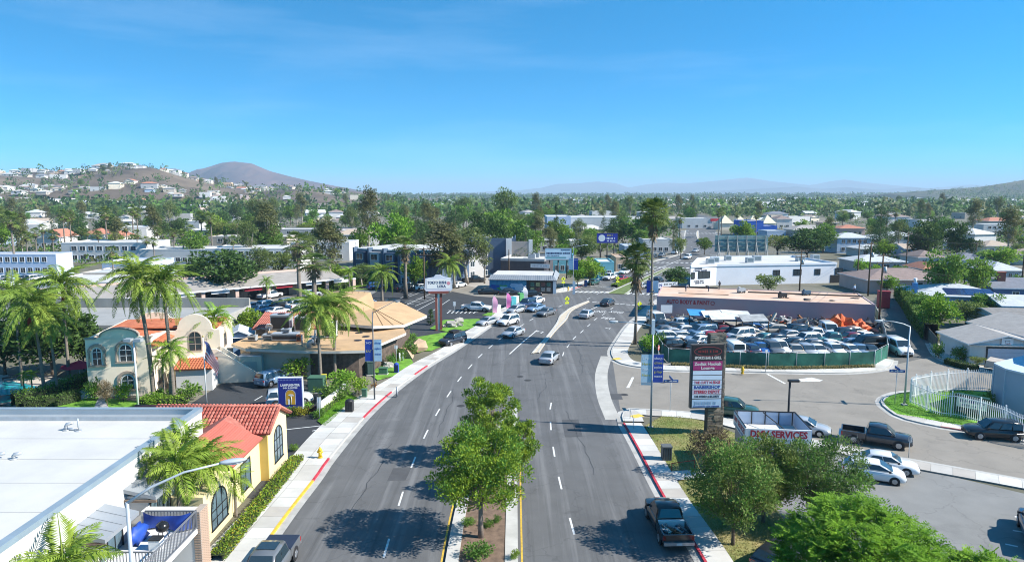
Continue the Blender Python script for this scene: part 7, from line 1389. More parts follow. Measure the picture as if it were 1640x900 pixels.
a.box(-.26, -.158, zc, -.08, -.152, zc + ah * .30); a.add([(-.30, -.158, zc + ah * .30), (-.04, -.158, zc + ah * .30), (-.17, -.158, zc + ah * .42)], [(0, 1, 2)]); a.build('emblem_palm_and_tower', WH, fa)
a = MB()
for k in range(16):
 for zz in (z0 + .2, z1 - .22): x = -wS / 2 + .14 + k * (wS - .28) / 15; a.add([(x - .05, -.146, zz), (x, -.146, zz - .07), (x + .05, -.146, zz), (x, -.146, zz + .07)], [(0, 1, 2, 3)])
a.build('border_pattern', M('sign_border', (.25, .30, .55), .5, 0), fa)
p = G(703, 529); t = thing('sushi_sign', 'white sushi restaurant sign with eared top on a twin red-edged pole', 'sign', p, R(8)); z0, z1 = ZH(p.y, 466), ZH(p.y, 446); RB = M('sign_brown_red', (.20, .06, .05), .7, .1, 1)
wS = 45 / 1100 * p.y; a = MB(); a.prism([(-.55, -.25), (-.18, -.25), (-.18, .25), (-.55, .25)], 0, z0); a.prism([(.18, -.25), (.55, -.25), (.55, .25), (.18, .25)], 0, z0); a.build('post', RB, t); a = MB(); a.box(-.18, -.15, 0, .18, .15, z0); a.build('post_core', WHITE, t); a = MB(); a.box(-1.6, -.5, z0 - .35, 1.6, .5, z0); a.build('sign_base', RB, t)
oc = [(-wS / 2, z0 + .35), (-wS * .44, z0), (wS * .44, z0), (wS / 2, z0 + .35), (wS * .46, z1), (wS * .18, z1 + .22), (wS * .10, z1 + .55), (-wS * .10, z1 + .55), (-wS * .18, z1 + .22), (-wS * .46, z1)]; a = MB(); n = len(oc); a.add([(x, -.25, z) for x, z in oc] + [(x, .25, z) for x, z in oc], [tuple(range(n)), tuple(range(2 * n - 1, n - 1, -1))] + [(i, n + i, n + (i + 1) % n, (i + 1) % n) for i in range(n)]); a.build('sign_cabinet', M('sign_pale_lilac', (.55, .58, .66), .6, .05, 1), t)
a = MB(); a.box(-wS * .42, -.27, z0 + .45, wS * .42, -.252, z1 - .1); sf_ = a.build('sign_face', WH, t); text_mesh('TOKYO SUSHI', .62, NV, 'lettering', sf_, (-.2, -.28, z0 + (z1 - z0) * .68), (R(90), 0, 0), bold=.02, width=wS * .66); text_mesh('LOKA', .6, NV, 'lettering', sf_, (.5, -.28, z0 + (z1 - z0) * .38), (R(90), 0, 0), bold=.02, width=wS * .3)
a = MB(); a.disc((wS * .36, -.275, z0 + (z1 - z0) * .62), (0, -1, 0), .3, 12); a.build('printed_blossom', M('print_pink', (.6, .25, .3), .6, 0), sf_)
p = G(1141, 694); Y_ = p.y; t = thing('pylon_sign', 'tall stone-clad pylon with stacked tenant sign panels for bar, hookah lounge and barbershop', 'sign', p, R(3)); s_ = Y_ / 1100; zt = ZH(Y_, 533)
SBK = [M('stack_stone_%d' % i, c, .9, .25, 3, .3) for i, c in enumerate([(.20, .17, .13), (.28, .24, .19), (.14, .12, .10)])]
x0, x1 = -12 * s_, 14 * s_; a = MB(); a.box(x0, -.42, 0, x1, .42, zt - .05); col_ = a.build('column_core', M('dark_mortar', (.07, .06, .05), .95, .1, 3), t)
rg = random.Random(8); z = 0; nst = 0
while z < zt - .1:
 h = rg.uniform(.10, .20); x = x0
 while x < x1 - .05 and nst < 290:
  w_ = min(rg.uniform(.35, .8), x1 - x); a = MB(); a.box(x + .008, -.42 - rg.uniform(.02, .09), z + .008, x + w_ - .008, -.40, min(zt, z + h) - .008); a.build('stone', rg.choice(SBK), col_); x += w_; nst += 1
 a = MB(); a.box(x1 - .02, -.41, z + .008, x1 + rg.uniform(.02, .07), .41, min(zt, z + h) - .008); a.build('stone', rg.choice(SBK), col_); nst += 1
 z += h
px0, px1 = (1096 - 1141) * s_, (1149 - 1141) * s_; zb, ztp = ZH(Y_, 648), ZH(Y_, 548); PB = M('pylon_black', (.02, .018, .02), .5, .1, 1)
a = MB(); a.box(px0, -.95, zb, px1, -.52, ztp); cb = a.build('sign_cabinet', M('pylon_frame', (.09, .08, .075), .6, .1, 2), t); hS = ztp - zb; wS = px1 - px0; xm = (px0 + px1) / 2
def panel(f0, f1, m, lines, inset=.16):
 a = MB(); z0, z1 = ztp - hS * f1, ztp - hS * f0; a.box(px0 + inset, -.985, z0 + .02, px1 - inset * .8, -.951, z1 - .02); o = a.build('sign_panel', m, cb)
 for s, rz_, sz, wf, mm in lines: text_mesh(s, sz, mm, 'lettering', o, (xm + .02, -.99, z0 + (z1 - z0) * rz_), (R(90), 0, 0), bold=.012, width=(wS - .5) * wf)
CREAMW = M('print_cream', (.66, .60, .55), .6, 0); MAG = M('sign_magenta', (.34, .03, .14), .6, .05, 1); PW = M('panel_white', (.60, .68, .76), .6, .04, 1); PRD = M('print_red', (.42, .03, .05), .6, 0); PBL = M('print_blue', (.03, .06, .26), .6, 0); PBK = M('print_black', (.04, .04, .05), .6, 0)
panel(0, .245, PB, [('SPORTS BAR & GRILL', .16, .36, 1.0, CREAMW)], .05); scribble(cb, M('print_dim_red', (.22, .03, .03), .6, 0), xm - wS * .3, xm + wS * .3, ztp - hS * .105, .26, -.99, 7)
a = MB(); zc = ztp - hS * .105
for k in range(28): a0, a1 = k / 28 * 6.2832, (k + 1) / 28 * 6.2832; a.beam((xm + wS * .42 * math.cos(a0), -.995, zc + .42 * math.sin(a0)), (xm + wS * .42 * math.cos(a1), -.995, zc + .42 * math.sin(a1)), .02, .05)
a.build('neon_oval', M('oval_red', (.25, .05, .05), .5, 0), cb)
panel(.255, .40, MAG, [('Zodiak Hookah', .68, .40, 1.0, CREAMW), ('Lounge', .24, .40, .5, CREAMW)]); panel(.405, .475, PW, []); panel(.48, .55, PW, []); panel(.555, .63, PW, [('THE CUTT N EDGE', .5, .34, .98, PRD)]); panel(.632, .70, PW, [('BARBERSHOP', .5, .36, .98, PBL)]); panel(.702, .78, M('panel_pink_white', (.58, .52, .58), .6, .04, 1), [('STEREO DEPOT', .5, .38, .96, PRD)]); panel(.782, .845, PW, [('CAR STEREO & SECURITY', .5, .28, .96, PBK)]); panel(.855, .99, M('panel_sky', (.40, .55, .70), .6, .1, 1), []); scribble(cb, M('print_faded', (.30, .42, .56), .6, 0), px0 + .4, px1 - .6, zb + hS * .085, .3, -.99, 8); scribble(cb, PBL, px0 + .3, px1 - .3, zb + hS * .03, .13, -.99, 9)
k_ = thing('service_kiosk', 'small service kiosk with white rooftop sign band and red lettering', 'kiosk', (18.4, 51.8, 0), R(-6)); a = MB(); a.box(0, 0, 0, 4.7, 4.2, 2.75); a.build('wall', WALLS['pink'], k_); a = MB(); a.box(.1, .1, 2.76, 4.6, 4.1, 2.80); a.build('roof', WROOF, k_)
a = MB(); a.box(-.05, -.12, 2.75, 4.75, -.02, 3.85); sg1 = a.build('sign_band', WH, k_); a = MB(); a.box(-.16, -.12, 2.75, -.06, 4.2, 3.85); sg2 = a.build('sign_band', WH, k_); a = MB(); a.box(-.05, 4.22, 2.75, 4.75, 4.3, 3.9); a.box(4.76, -.1, 2.75, 4.84, 4.2, 3.85); a.build('sign_back', M('sign_back_blue', (.42, .52, .66), .6, .06, 1), k_)
text_mesh('DMV SERVICES', .75, PRD, 'lettering', sg1, (2.35, -.125, 3.42), (R(90), 0, 0), bold=.03, width=4.3); text_mesh('INSTANT TAGS   INSTANT PLATE   RENEWALS', .24, PBK, 'lettering', sg1, (2.35, -.125, 2.93), (R(90), 0, 0), width=4.3)
text_mesh('DMV SERVICES', .6, PRD, 'lettering', sg2, (-.165, 2.05, 3.42), (R(90), 0, R(-90)), bold=.02, width=3.7); text_mesh('TITLES AND MORE', .26, PBL, 'lettering', sg2, (-.165, 2.05, 2.95), (R(90), 0, R(-90)), width=3.2)
a = MB()
for x in (.1, 1.3, 2.4, 3.5, 4.6): a.beam((x, 4.15, 2.8), (x, 4.15, 3.9), .07, .07); a.beam((x, .02, 2.8), (x, .02, 3.85), .07, .07)
a.beam((-.05, 4.15, 3.92), (4.8, 4.15, 3.92), .08, .08); a.beam((4.8, 0, 3.9), (4.8, 4.2, 3.9), .08, .08); a.beam((-.1, 0, 3.88), (-.1, 4.2, 3.88), .06, .06); a.beam((2.2, 4.1, 3.85), (3.9, .1, 2.95), .06, .06); a.build('sign_frame', BLACK, k_); window(k_, 'front', 2.6, .9, 2.4, 1.3)
def signpost(name, label, px, top_v, build, ang=0):
 p = G(*px); z = ZH(p.y, top_v); t = thing(name, label, 'sign', p, ang); a = MB(); a.tube([(0, 0, 0), (0, 0, z)], .035, 6); a.build('post', GALV, t); build(t, z); return t
SBL = M('street_sign_blue', (.02, .09, .30), .5, .05, 2); WARN = M('warning_yellow_green', (.55, .62, .02), .5, .04, 2)
def blades(t, z):
 a = MB(); a.box(-.75, -.03, z - .28, .75, .03, z); o = a.build('name_blade', SBL, t); scribble(o, WH, -.6, .6, z - .14, .12, -.03, 5); a = MB(); a.box(-.02, -.7, z + .02, .03, .7, z + .28); a.build('cross_blade', SBL, t)
signpost('street_name_sign', 'blue street name sign near the pylon sign', (1073, 660), 608, blades); signpost('street_name_sign', 'blue street name sign at the tip of the corner lawn', (1433, 648), 592, blades, R(-10))
def diamond(t, z):
 a = MB(); a.add([(0, -.03, z), (.55, -.03, z - .55), (0, -.03, z - 1.1), (-.55, -.03, z - .55), (0, .01, z), (.55, .01, z - .55), (0, .01, z - 1.1), (-.55, .01, z - .55)], [(3, 2, 1, 0), (4, 5, 6, 7), (0, 1, 5, 4), (1, 2, 6, 5), (2, 3, 7, 6), (3, 0, 4, 7)]); o = a.build('diamond_plate', WARN, t)
 a = MB(); a.disc((.03, -.036, z - .32), (0, -1, 0), .08, 8); a.beam((0, -.036, z - .42), (0, -.036, z - .62), .012, .14); a.beam((0, -.036, z - .60), (.16, -.036, z - .85), .012, .07); a.beam((0, -.036, z - .60), (-.14, -.036, z - .85), .012, .07); a.beam((-.18, -.036, z - .50), (.18, -.036, z - .52), .012, .05); a.build('walking_figure', BLACK, o); a = MB(); a.box(-.4, -.03, z - 1.55, .4, .01, z - 1.15); a.build('arrow_plate', WARN, t)
signpost('pedestrian_sign', 'yellow pedestrian crossing sign on the tan median', (908, 494), 474, diamond, R(20)); signpost('pedestrian_sign', 'yellow pedestrian crossing sign at the mural storefront corner', (902, 467), 443, diamond, R(20)); signpost('pedestrian_sign', 'yellow pedestrian crossing sign on the crosswalk median', (989, 460), 442, diamond, R(20)); signpost('pedestrian_sign', 'yellow pedestrian crossing sign at the kerb by the fan palms', (1024, 500), 482, diamond, R(200)); signpost('pedestrian_sign', 'yellow pedestrian crossing sign before the white building', (1079, 464), 446, diamond, R(20))
def noturn(t, z):
 a = MB(); a.box(-.3, -.03, z - .7, .3, .01, z); o = a.build('sign_plate', WH, t); a = MB()
 for k in range(20): a0, a1 = k * .31416, (k + 1) * .31416; a.beam((.2 * math.cos(a0), -.036, z - .34 + .2 * math.sin(a0)), (.2 * math.cos(a1), -.036, z - .34 + .2 * math.sin(a1)), .01, .045)
 a.beam((-.14, -.038, z - .2), (.14, -.038, z - .48), .01, .04); a.build('red_ring', PRD, o); b = MB(); b.tube([(-.08, -.034, z - .46), (-.08, -.034, z - .3), (0, -.034, z - .24), (.08, -.034, z - .3), (.08, -.034, z - .40)], .018, 5); b.build('turn_symbol', PBK, o)
signpost('no_u_turn_sign', 'white no U-turn sign at the nose of the planted median', (817, 662), 625, noturn)
def octo(t, z):
 a = MB(); P = [(.38 * math.cos(R(22.5 + 45 * k)), .38 * math.sin(R(22.5 + 45 * k))) for k in range(8)]; a.add([(x, -.03, z - .4 + y) for x, y in P] + [(x, .0, z - .4 + y) for x, y in P], [tuple(range(8))[::-1], tuple(range(8, 16))]); o = a.build('octagon_plate', M('stop_red_faded', (.40, .10, .08), .6, .1, 2), t); text_mesh('STOP', .26, WH, 'lettering', o, (0, -.036, z - .4), (R(90), 0, 0), width=.56)
signpost('stop_sign', 'red stop sign by the bush at the salvage yard corner', (1054, 585), 552, octo, R(60)); signpost('parking_sign', 'small sign post on the pavement by the bus stop', (635, 588), 553, lambda t, z: MB().box(-.2, -.02, z - .45, .2, .02, z).build('sign_plate', WH, t)); signpost('parking_sign', 'small white sign post by the inn entry wall', (512, 672), 636, lambda t, z: MB().box(-.2, -.02, z - .5, .2, .02, z).build('sign_plate', WH, t)); signpost('parking_sign', 'white sign post in the restaurant lot', (728, 504), 483, lambda t, z: MB().box(-.25, -.02, z - .8, .25, .02, z).build('sign_plate', WH, t)); signpost('parking_sign', 'small pole sign on the pavement by the green fence', (1226, 597), 560, lambda t, z: MB().box(-.15, -.02, z - .4, .15, .02, z).build('sign_plate', WH, t)); signpost('parking_sign', 'tilted sign at the kerb beside the dark grey pickup', (1455, 733), 698, lambda t, z: MB().box(-.02, -.2, z - .5, .02, .2, z).build('sign_plate', GALV, t))
bs = thing('realty_banner', 'white roadside banner with dark letters beside the white building', 'banner', G(1069, 465), R(12)); a = MB(); a.box(-2.4, -.03, .5, 2.4, .03, 1.9); bb = a.build('banner_sheet', WH, bs); text_mesh('N', .9, PBL, 'lettering', bb, (-1.7, -.04, 1.2), (R(90), 0, 0), bold=.03); scribble(bb, PBK, -.9, 2.1, 1.4, .35, -.03, 6); a = MB(); a.box(-2.45, 0, 0, -2.38, .06, 2); a.box(2.38, 0, 0, 2.45, .06, 2); a.build('banner_post', GALV, bs)
def bin_(name, label, px, w, h, m, m2=None, rz=0, lid=True):
 p = G(*px); t = thing(name, label, 'bin', (p.x, p.y, .13), rz); a = MB(); a.prism([(-w / 2, -w / 2), (w / 2, -w / 2), (w / 2, w / 2), (-w / 2, w / 2)], 0, h); a.build('bin_body', m, t); a = MB()
 if lid: a.blob((0, 0, h), (w * .55, w * .55, .22), 0, 1, 0, 12, 6)
 else: a.box(-w * .56, -w * .56, h, w * .56, w * .56, h + .08)
 a.build('bin_lid', m2 or m, t)
 for k in range(4): s_ = MB(); s_.box(-w / 2 + k * w / 4 + .04, -w / 2 - .015, .1, -w / 2 + k * w / 4 + .10, -w / 2 + .002, h - .1); s_.build('bin_slat', m2 or BLACK, t)
bin_('litter_bin', 'black domed litter bin on the lawn edge by the pavement', (480, 636) if 0 else (560, 660), .75, 1.05, BLACK); bin_('litter_bin', 'grey slatted litter bin on the dry verge', (1067, 737), .75, 1.1, M('bin_grey', (.10, .11, .11), .7, .1, 3), None, 0, False); bin_('litter_bin', 'small blue barrel bin on the lamp lawn', (635, 597), .55, .95, BLB); bin_('mailbox', 'blue mailbox at the kerb beyond the crosswalk', (938, 459), .7, 1.2, SBL)
def hydrant(label, px):
 p = G(*px); t = thing('fire_hydrant', label, 'hydrant', (p.x, p.y, .13)); Y = M('hydrant_yellow', (.62, .42, .02), .5, .1, 3); a = MB(); a.cyl(0, 0, 0, .08, .20, 10); a.cyl(0, 0, .08, .62, .14, 10); a.cyl(0, 0, .62, .68, .19, 10); a.blob((0, 0, .70), (.15, .15, .17), 0, 1, 0, 10, 6); a.build('barrel', Y, t); a = MB(); a.tube([(-.24, 0, .5), (.24, 0, .5)], .075, 8); a.tube([(0, -.24, .46), (0, 0, .46)], .09, 8); a.build('outlets', Y, t); a = MB(); a.cyl(0, 0, .86, .94, .05, 6); a.build('top_nut', Y, t)
hydrant('yellow fire hydrant at the end of the red kerb by the cream building', (513, 735)); hydrant('yellow fire hydrant on the pavement by the green fence', (1189, 600)); hydrant('yellow fire hydrant outside the mural storefront', (910, 466))
def cabinet(label, px, w, d, h, m, rz=0):
 p = G(*px); t = thing('utility_cabinet', label, 'cabinet', (p.x, p.y, .05), rz); a = MB(); a.box(-w / 2 - .1, -d / 2 - .1, 0, w / 2 + .1, d / 2 + .1, .1); a.build('pad', CONC, t); a = MB(); a.box(-w / 2, -d / 2, .1, w / 2, d / 2, h); a.box(-w / 2 - .04, -d / 2 - .04, h, w / 2 + .04, d / 2 + .04, h + .06); a.build('cabinet_body', m, t); a = MB(); a.box(-w * .45, -d / 2 - .02, .2, -.02, -d / 2 + .01, h - .12); a.box(.02, -d / 2 - .02, .2, w * .45, -d / 2 + .01, h - .12); a.build('cabinet_door', m, t)
UG = M('utility_green', (.06, .14, .09), .6, .08, 2); cabinet('large green utility cabinet beside the restaurant', (583, 597), 2.3, 1.6, 2.0, UG, R(15)); cabinet('dark green utility cabinet joined to the large one', (594, 600), .9, 1.2, 1.6, M('utility_dark', (.05, .09, .08), .6, .08, 2), R(15)); cabinet('green utility cabinet by the queen palm in the inn lot', (508, 628), 1.7, 1.3, 1.7, UG); cabinet('small green utility box on the lamp lawn', (614, 600), 1.0, .7, .8, UG); cabinet('yellow pedestal box beside the queen palm', (519, 620), .5, .5, 1.4, M('utility_yellow', (.55, .45, .05), .6, .08, 2)); cabinet('green pedestal at the end of the clipped mound', (584, 637), .5, .5, .9, UG)
cabinet('teal utility cabinet by the pink flags', (821, 492), 1.1, 1.0, 1.9, M('utility_teal', (.08, .38, .42), .6, .06, 2), R(30)); cabinet('white utility cabinet by the pink flags', (826, 490), 1.0, .9, 1.9, WHITE, R(30)); cabinet('white utility cabinet at the corner of the cross street', (840, 484), .9, .9, 2.2, WHITE, R(30)); cabinet('green electrical cabinet at the corner of the cross street', (834, 487), .9, .9, 2.1, M('utility_leaf_green', (.10, .35, .12), .6, .06, 2), R(30)); cabinet('low white cabinet between the pink flags', (797, 501), 1.0, .8, 1.4, WHITE, R(25))
for i, (px, vt, c, lb) in enumerate((((789, 505), 473, (.62, .32, .46), 'pale pink feather flag nearer the white pickup'), ((811, 497), 468, (.66, .18, .42), 'deep pink feather flag beside the utility cabinets'), ((838, 485), 458, (.66, .62, .66), 'white feather flag at the cross street corner'))):
 p = G(*px); z = ZH(p.y, vt); t = thing('feather_flag', lb, 'flag', p, R(10)); a = MB(); a.tube([(0, 0, 0), (0, 0, z * .8), (.15, 0, z * .96), (.6, 0, z)], .03, 6); a.build('pole', WHITE, t); f = MB(); n = 10
 for k in range(n + 1): q = k / n; zz = z * (.12 + .86 * q); xr = .85 * (1 - .10 * math.sin(q * 8)) * (1 if q < .85 else (1.0 - (q - .85) * 2.5)); f.v += [(.03, .03 * math.sin(q * 9), zz), (.03 + xr, .12 * math.sin(q * 7 + 1), zz - .25 * q)]
 for k in range(n): f.f.append((2 * k, 2 * k + 1, 2 * k + 3, 2 * k + 2)); f.m.append(0); f.s.append(True)
 f.build('flag_cloth', M('feather_%d' % i, c, .8, .08, 2), t)
for i, (px, s, lb) in enumerate((((722, 524), 1.2, 'angular grey boulder on the sign lawn'), ((735, 518), 1.1, 'flat grey boulder at the top of the sign lawn'), ((711, 525), .5, 'small boulder on the sign lawn'), ((736, 523), .6, 'small rounded boulder on the sign lawn'), ((622, 590), .9, 'pale boulder on the lamp lawn'), ((660, 558), .8, 'boulder beside the restaurant path'))):
 p = G(*px); a = MB(); a.blob((0, 0, s * .3), (s, s * .6, s * .55), 0, i + 2, .6, 9, 6, 1.3, False); tag(a.build('boulder', M('grey_boulder', (.33, .31, .28), .95, .2, 2, .3), None, (p.x, p.y, .08), i), lb, 'boulder')
ew = thing('entry_wall', 'low white stucco wall at the inn driveway entrance', 'wall'); A, B = G(512, 664), G(551, 634); a = MB(); a.beam((A.x, A.y, .55), (B.x, B.y, .55), .3, 1.1); a.build('wall_body', M('entry_wall_cream', (.62, .58, .48), .9, .06, 1), ew); a = MB(); a.beam((A.x, A.y, 1.13), (B.x, B.y, 1.13), .38, .08); a.build('coping', WSTUC, ew)
for q in (A, B): a = MB(); a.box(q.x - .2, q.y - .2, 0, q.x + .2, q.y + .2, 1.35); a.build('pier', WSTUC, ew)
ct = thing('storage_container', 'cream corrugated storage container with roll-up door beside the inn stair', 'container', (G(384, 607).x, G(384, 607).y, 0), R(6)); CC = M('container_cream', (.62, .56, .42), .6, .06, 1, stretch=(8, 1, 1)); a = MB(); a.box(0, 0, .1, 2.6, 5.5, 2.7); a.box(-.04, -.04, 2.7, 2.64, 5.54, 2.78, 1); a.build('container_body', [CC, WSTUC], ct); a = MB(); a.box(.5, -.04, .15, 2.1, .0, 2.1); a.build('rollup_door', M('door_grey_cream', (.46, .44, .38), .6, .05, 1), ct)
for k in range(12): a = MB(); a.box(2.6, .2 + k * .44, .15, 2.64, .38 + k * .44, 2.6); a.build('corrugation', WSTUC, ct)
bsd = building('blue_shed', 'light blue shed with white trim behind the cream container', 'shed', (363, 575), (404, 572), 4, 3.0, M('shed_blue', (.16, .27, .42), .8, .06, 1), ROOFS['pale'], roof='gabley', rise=.9, wins=[('front', 3.2, .8, 1.1, 1.6)])
rp_ = thing('pool_parasol', 'red parasol open beside the pool terrace', 'parasol', G(129, 614)); a = MB(); a.tube([(0, 0, 0), (0, 0, 2.5)], .04, 6); a.build('pole', WHITE, rp_); a = MB(); n = 8; a.v.append((0, 0, 2.75)); a.v += [(2.0 * math.cos(k * .7854), 2.0 * math.sin(k * .7854), 2.1) for k in range(n)]
for k in range(n): a.f.append((0, 1 + k, 1 + (k + 1) % n)); a.m.append(0); a.s.append(False)
a.build('canopy', M('parasol_red', (.50, .02, .06), .8, .06, 2), rp_)
for i, px in enumerate(((30, 604), (48, 602), (66, 603), (84, 606), (20, 608))):
 p = G(*px); t = thing('pool_lounger', 'dark pool lounger with raised back on the pool terrace', 'lounger', (p.x, p.y, .02), R(20 + i * 7), 'pool loungers'); a = MB(); a.beam((-1, 0, .35), (.4, 0, .35), .6, .06); a.build('seat', BLACK, t); a = MB(); a.beam((.4, 0, .36), (1.0, 0, .85), .6, .06); a.build('backrest', BLACK, t)
 for x in (-.9, .5):
  for y in (-.25, .25): k = MB(); k.beam((x, y, 0), (x, y, .34), .04, .04); k.build('leg', BLACK, t)
pr = thing('pool_railing', 'dark metal railing in front of the pool', 'railing'); railing(pr, G(-40, 653), G(30, 648), 0, 1.1, BLACK, 40); railing(pr, G(30, 648), G(62, 636), 0, 1.1, BLACK, 20)
for i, (px, h, lb) in enumerate((((636, 636), 1.0, 'grey bollard post on the pavement by the red kerb'), ((640, 580), 1.1, 'white bollard by the bus stop sign'), ((645, 578), 1.1, 'second white bollard by the bus stop sign'))): p = G(*px); a = MB(); a.cyl(0, 0, 0, h, .11, 10); a.blob((0, 0, h), (.11, .11, .07), 0, 1, 0, 10, 4); tag(a.build('bollard', GALV if i == 0 else WHITE, None, (p.x, p.y, .12)), lb, 'bollard')
rr_ = thing('red_rail', 'low red pipe rail beside the grey litter bin', 'rail'); A, B = G(1075, 756), G(1112, 751); a = MB(); a.tube([(A.x, A.y, .08), (A.x, A.y, .75), (B.x, B.y, .75), (B.x, B.y, .08)], .035, 6); a.build('pipe', M('rail_red', (.40, .05, .03), .6, .1, 2), rr_)
hr = thing('ramp_handrail', 'short steel handrail at the corner ramp', 'rail'); A, B = G(1009, 672), G(1014, 688); a = MB(); a.tube([(A.x, A.y, .1), (A.x, A.y, 1.05), (B.x, B.y, 1.05), (B.x, B.y, .1)], .03, 6); a.build('pipe', GALV, hr)
for i, px in enumerate(((1020, 668), (988, 576))): p = G(*px); a = MB(); a.box(-.6, -.4, 0, .6, .4, .012); tag(a.build('tactile_plate', M('tactile_yellow', (.60, .45, .08), .8, .15, 6), None, (p.x, p.y, .133), R(30)), ('yellow tactile plate on the corner ramp by the grey street lamp', 'yellow tactile plate on the ramp below the fan palms')[i], 'tactile plate')
p = G(1364, 716); bi = thing('bicycle', 'bicycle leaning on the pavement behind the dark grey pickup', 'bicycle', (p.x, p.y, .13), R(-20)); TB = M('bike_frame', (.05, .07, .06), .4, 0)
for x in (-.52, .52):
 a = MB(); a.tube([(x + .34 * math.cos(k * .4488), 0, .36 + .34 * math.sin(k * .4488)) for k in range(15)], .022, 5, caps=False); w_ = a.build('wheel', TYRE, bi); a = MB()
 for k in range(6): a.beam((x, 0, .36), (x + .33 * math.cos(k * 1.047), 0, .36 + .33 * math.sin(k * 1.047)), .008, .008)
 a.build('spokes', RIM, w_)
a = MB()
for u_, v_ in (((-.52, .36), (-.08, .34)), ((-.08, .34), (-.2, .85)), ((-.2, .80), (.38, .84)), ((-.08, .34), (.38, .80)), ((.38, .95), (.52, .36)), ((-.52, .36), (-.18, .78))): a.tube([(u_[0], 0, u_[1]), (v_[0], 0, v_[1])], .022, 5)
a.build('frame', TB, bi); a = MB(); a.box(-.34, -.07, .88, -.08, .07, .94); a.build('saddle', BLACK, bi); a = MB(); a.tube([(.42, -.28, 1.0), (.36, 0, .97), (.42, .28, 1.0)], .018, 5); a.build('handlebar', BLACK, bi)
POLES = []
def upole(px, vt, label, arms=1, arm=2.4, rz=.3, xf=True):
 p = G(*px); z = ZH(p.y, vt); t = thing('utility_pole', label, 'utility pole', p, rz); a = MB(); a.tube([(0, 0, 0), (0, 0, z)], [.19, .12], 8); a.build('pole', WOODP, t)
 for k in range(arms):
  zz = z - .35 - k * 1.2; a = MB(); a.beam((-arm / 2, -.15, zz), (arm / 2, -.15, zz), .1, .12); c = a.build('crossarm', WOODP, t)
  for x in (-.45, -.2, .2, .45): b = MB(); b.cyl(arm * x, -.15, zz + .06, zz + .26, .045, 6); b.build('insulator', GALV, c)
 if xf: a = MB(); a.cyl(.3, -.25, z - 3.2, z - 2.2, .26, 10); a.build('transformer', GALV, t)
 POLES.append((p, z, rz)); return t
upole((1407, 524), 406, 'tall dark utility pole at the salvage yard corner', 2, 2.4, .2); upole((1390, 474), 388, 'utility pole beyond the auto body shop'); upole((1372, 460), 383, 'thin utility pole by the alley head', 1, 2, .3, False); upole((1280, 472), 400, 'utility pole in front of the white building', 2, 2.8); upole((1542, 482), 440, 'utility pole behind the solar house', 1, 2, .1, False); upole((1634, 480), 385, 'tall utility pole by the navy house', 1, 2.4, .2, False); upole((680, 480), 396, 'utility pole with double crossarms behind the sushi sign', 2, 3.4, .1, False); upole((706, 452), 405, 'pale utility pole beside the apartments', 1, 3, .1, False); upole((815, 452), 400, 'thin pole behind the dark shop', 0, 1, 0, False); upole((1450, 440), 372, 'utility pole among the houses', 1, 2.2, .2, False); upole((1562, 420), 388, 'distant utility pole among the houses', 1, 2.2, .2, False)
def wire(i, j, off=0, sag=1.2, dz=0):
 (p, z, r1), (q, z2, r2) = POLES[i], POLES[j]; A = Vector((p.x + off * math.cos(r1), p.y + off * math.sin(r1), z - .2 + dz)); B = Vector((q.x + off * math.cos(r2), q.y + off * math.sin(r2), z2 - .2 + dz)); a = MB()
 a.tube([A.lerp(B, k / 10) + Vector((0, 0, -sag * 4 * (k / 10) * (1 - k / 10))) for k in range(11)], .022, 4, caps=False); tag(a.build('overhead_wire', BLACK), 'thin black overhead wire strung between wooden utility poles', 'wire', 'overhead wires')
for i, j in ((0, 1), (1, 2), (0, 4), (4, 5), (1, 3), (6, 7), (2, 9), (9, 10), (5, 10), (0, 5)):
 for off in (-.9, .9): wire(i, j, off)
wire(0, 4, 0, 2.0, -2.5); wire(6, 7, 0, 1, -1.5)
# =================================================================== TOWN BEYOND, HILLS, HAZE
rg = random.Random(77)
def mid(name, label, u0, u1, vb, D, H, wall, roof, rt='flat', rise=1.2, st=1, n=4, cat='building', group=None, **kw):
 A, B = G(u0, vb), G(u1, vb); W = (B - A).length; wins = []
 for s in range(st): wins += row_wins(n, W, s * 2.9 + .9, min(1.8, W / n * .5), 1.3)
 return building(name, label, cat, A, B, D, H, WALLS[wall] if isinstance(wall, str) else wall, ROOFS[roof] if isinstance(roof, str) else roof, rt, rise, par=.3, wins=wins, group=group, **kw)
BWH = M('blue_white_stucco', (.52, .60, .74), .9, .06, .4)
mid('apartment_block', 'blue-white two-storey apartment block with car park in front', -40, 92, 442, 7, 5.6, BWH, 'white', st=2, n=9); mid('apartment_block', 'low blue-white apartment block behind the king palms', 165, 244, 449, 12, 4.4, BWH, 'white', n=7); mid('apartment_block', 'white-roofed block behind the cypresses', 100, 235, 420, 16, 6, 'white', 'white', st=2, n=8); mid('apartment_block', 'long white-roofed row behind the inn palms', 225, 335, 424, 14, 4.5, 'white', 'white', n=8); mid('apartment_block', 'long white-roofed row behind the strip mall', 330, 480, 430, 15, 5.6, 'white', 'white', st=2, n=10); mid('apartment_block', 'tan and grey apartment row beyond the strip mall', 335, 460, 404, 14, 5.6, 'beige', 'white', st=2, n=8); mid('apartment_block', 'pale apartment row beside the gum trees', 465, 560, 418, 14, 5.8, 'white', 'white', st=2, n=6); mid('apartment_block', 'grey apartment row below the hill', 440, 600, 388, 14, 5.6, 'grey', 'white', st=2, n=9); mid('apartment_block', 'grey-white apartment row under the slender palms', 300, 430, 390, 14, 5.6, 'grey', 'white', st=2, n=8); mid('apartment_block', 'small white block with arched roof', 296, 320, 372, 9, 6, 'white', 'white', n=2)
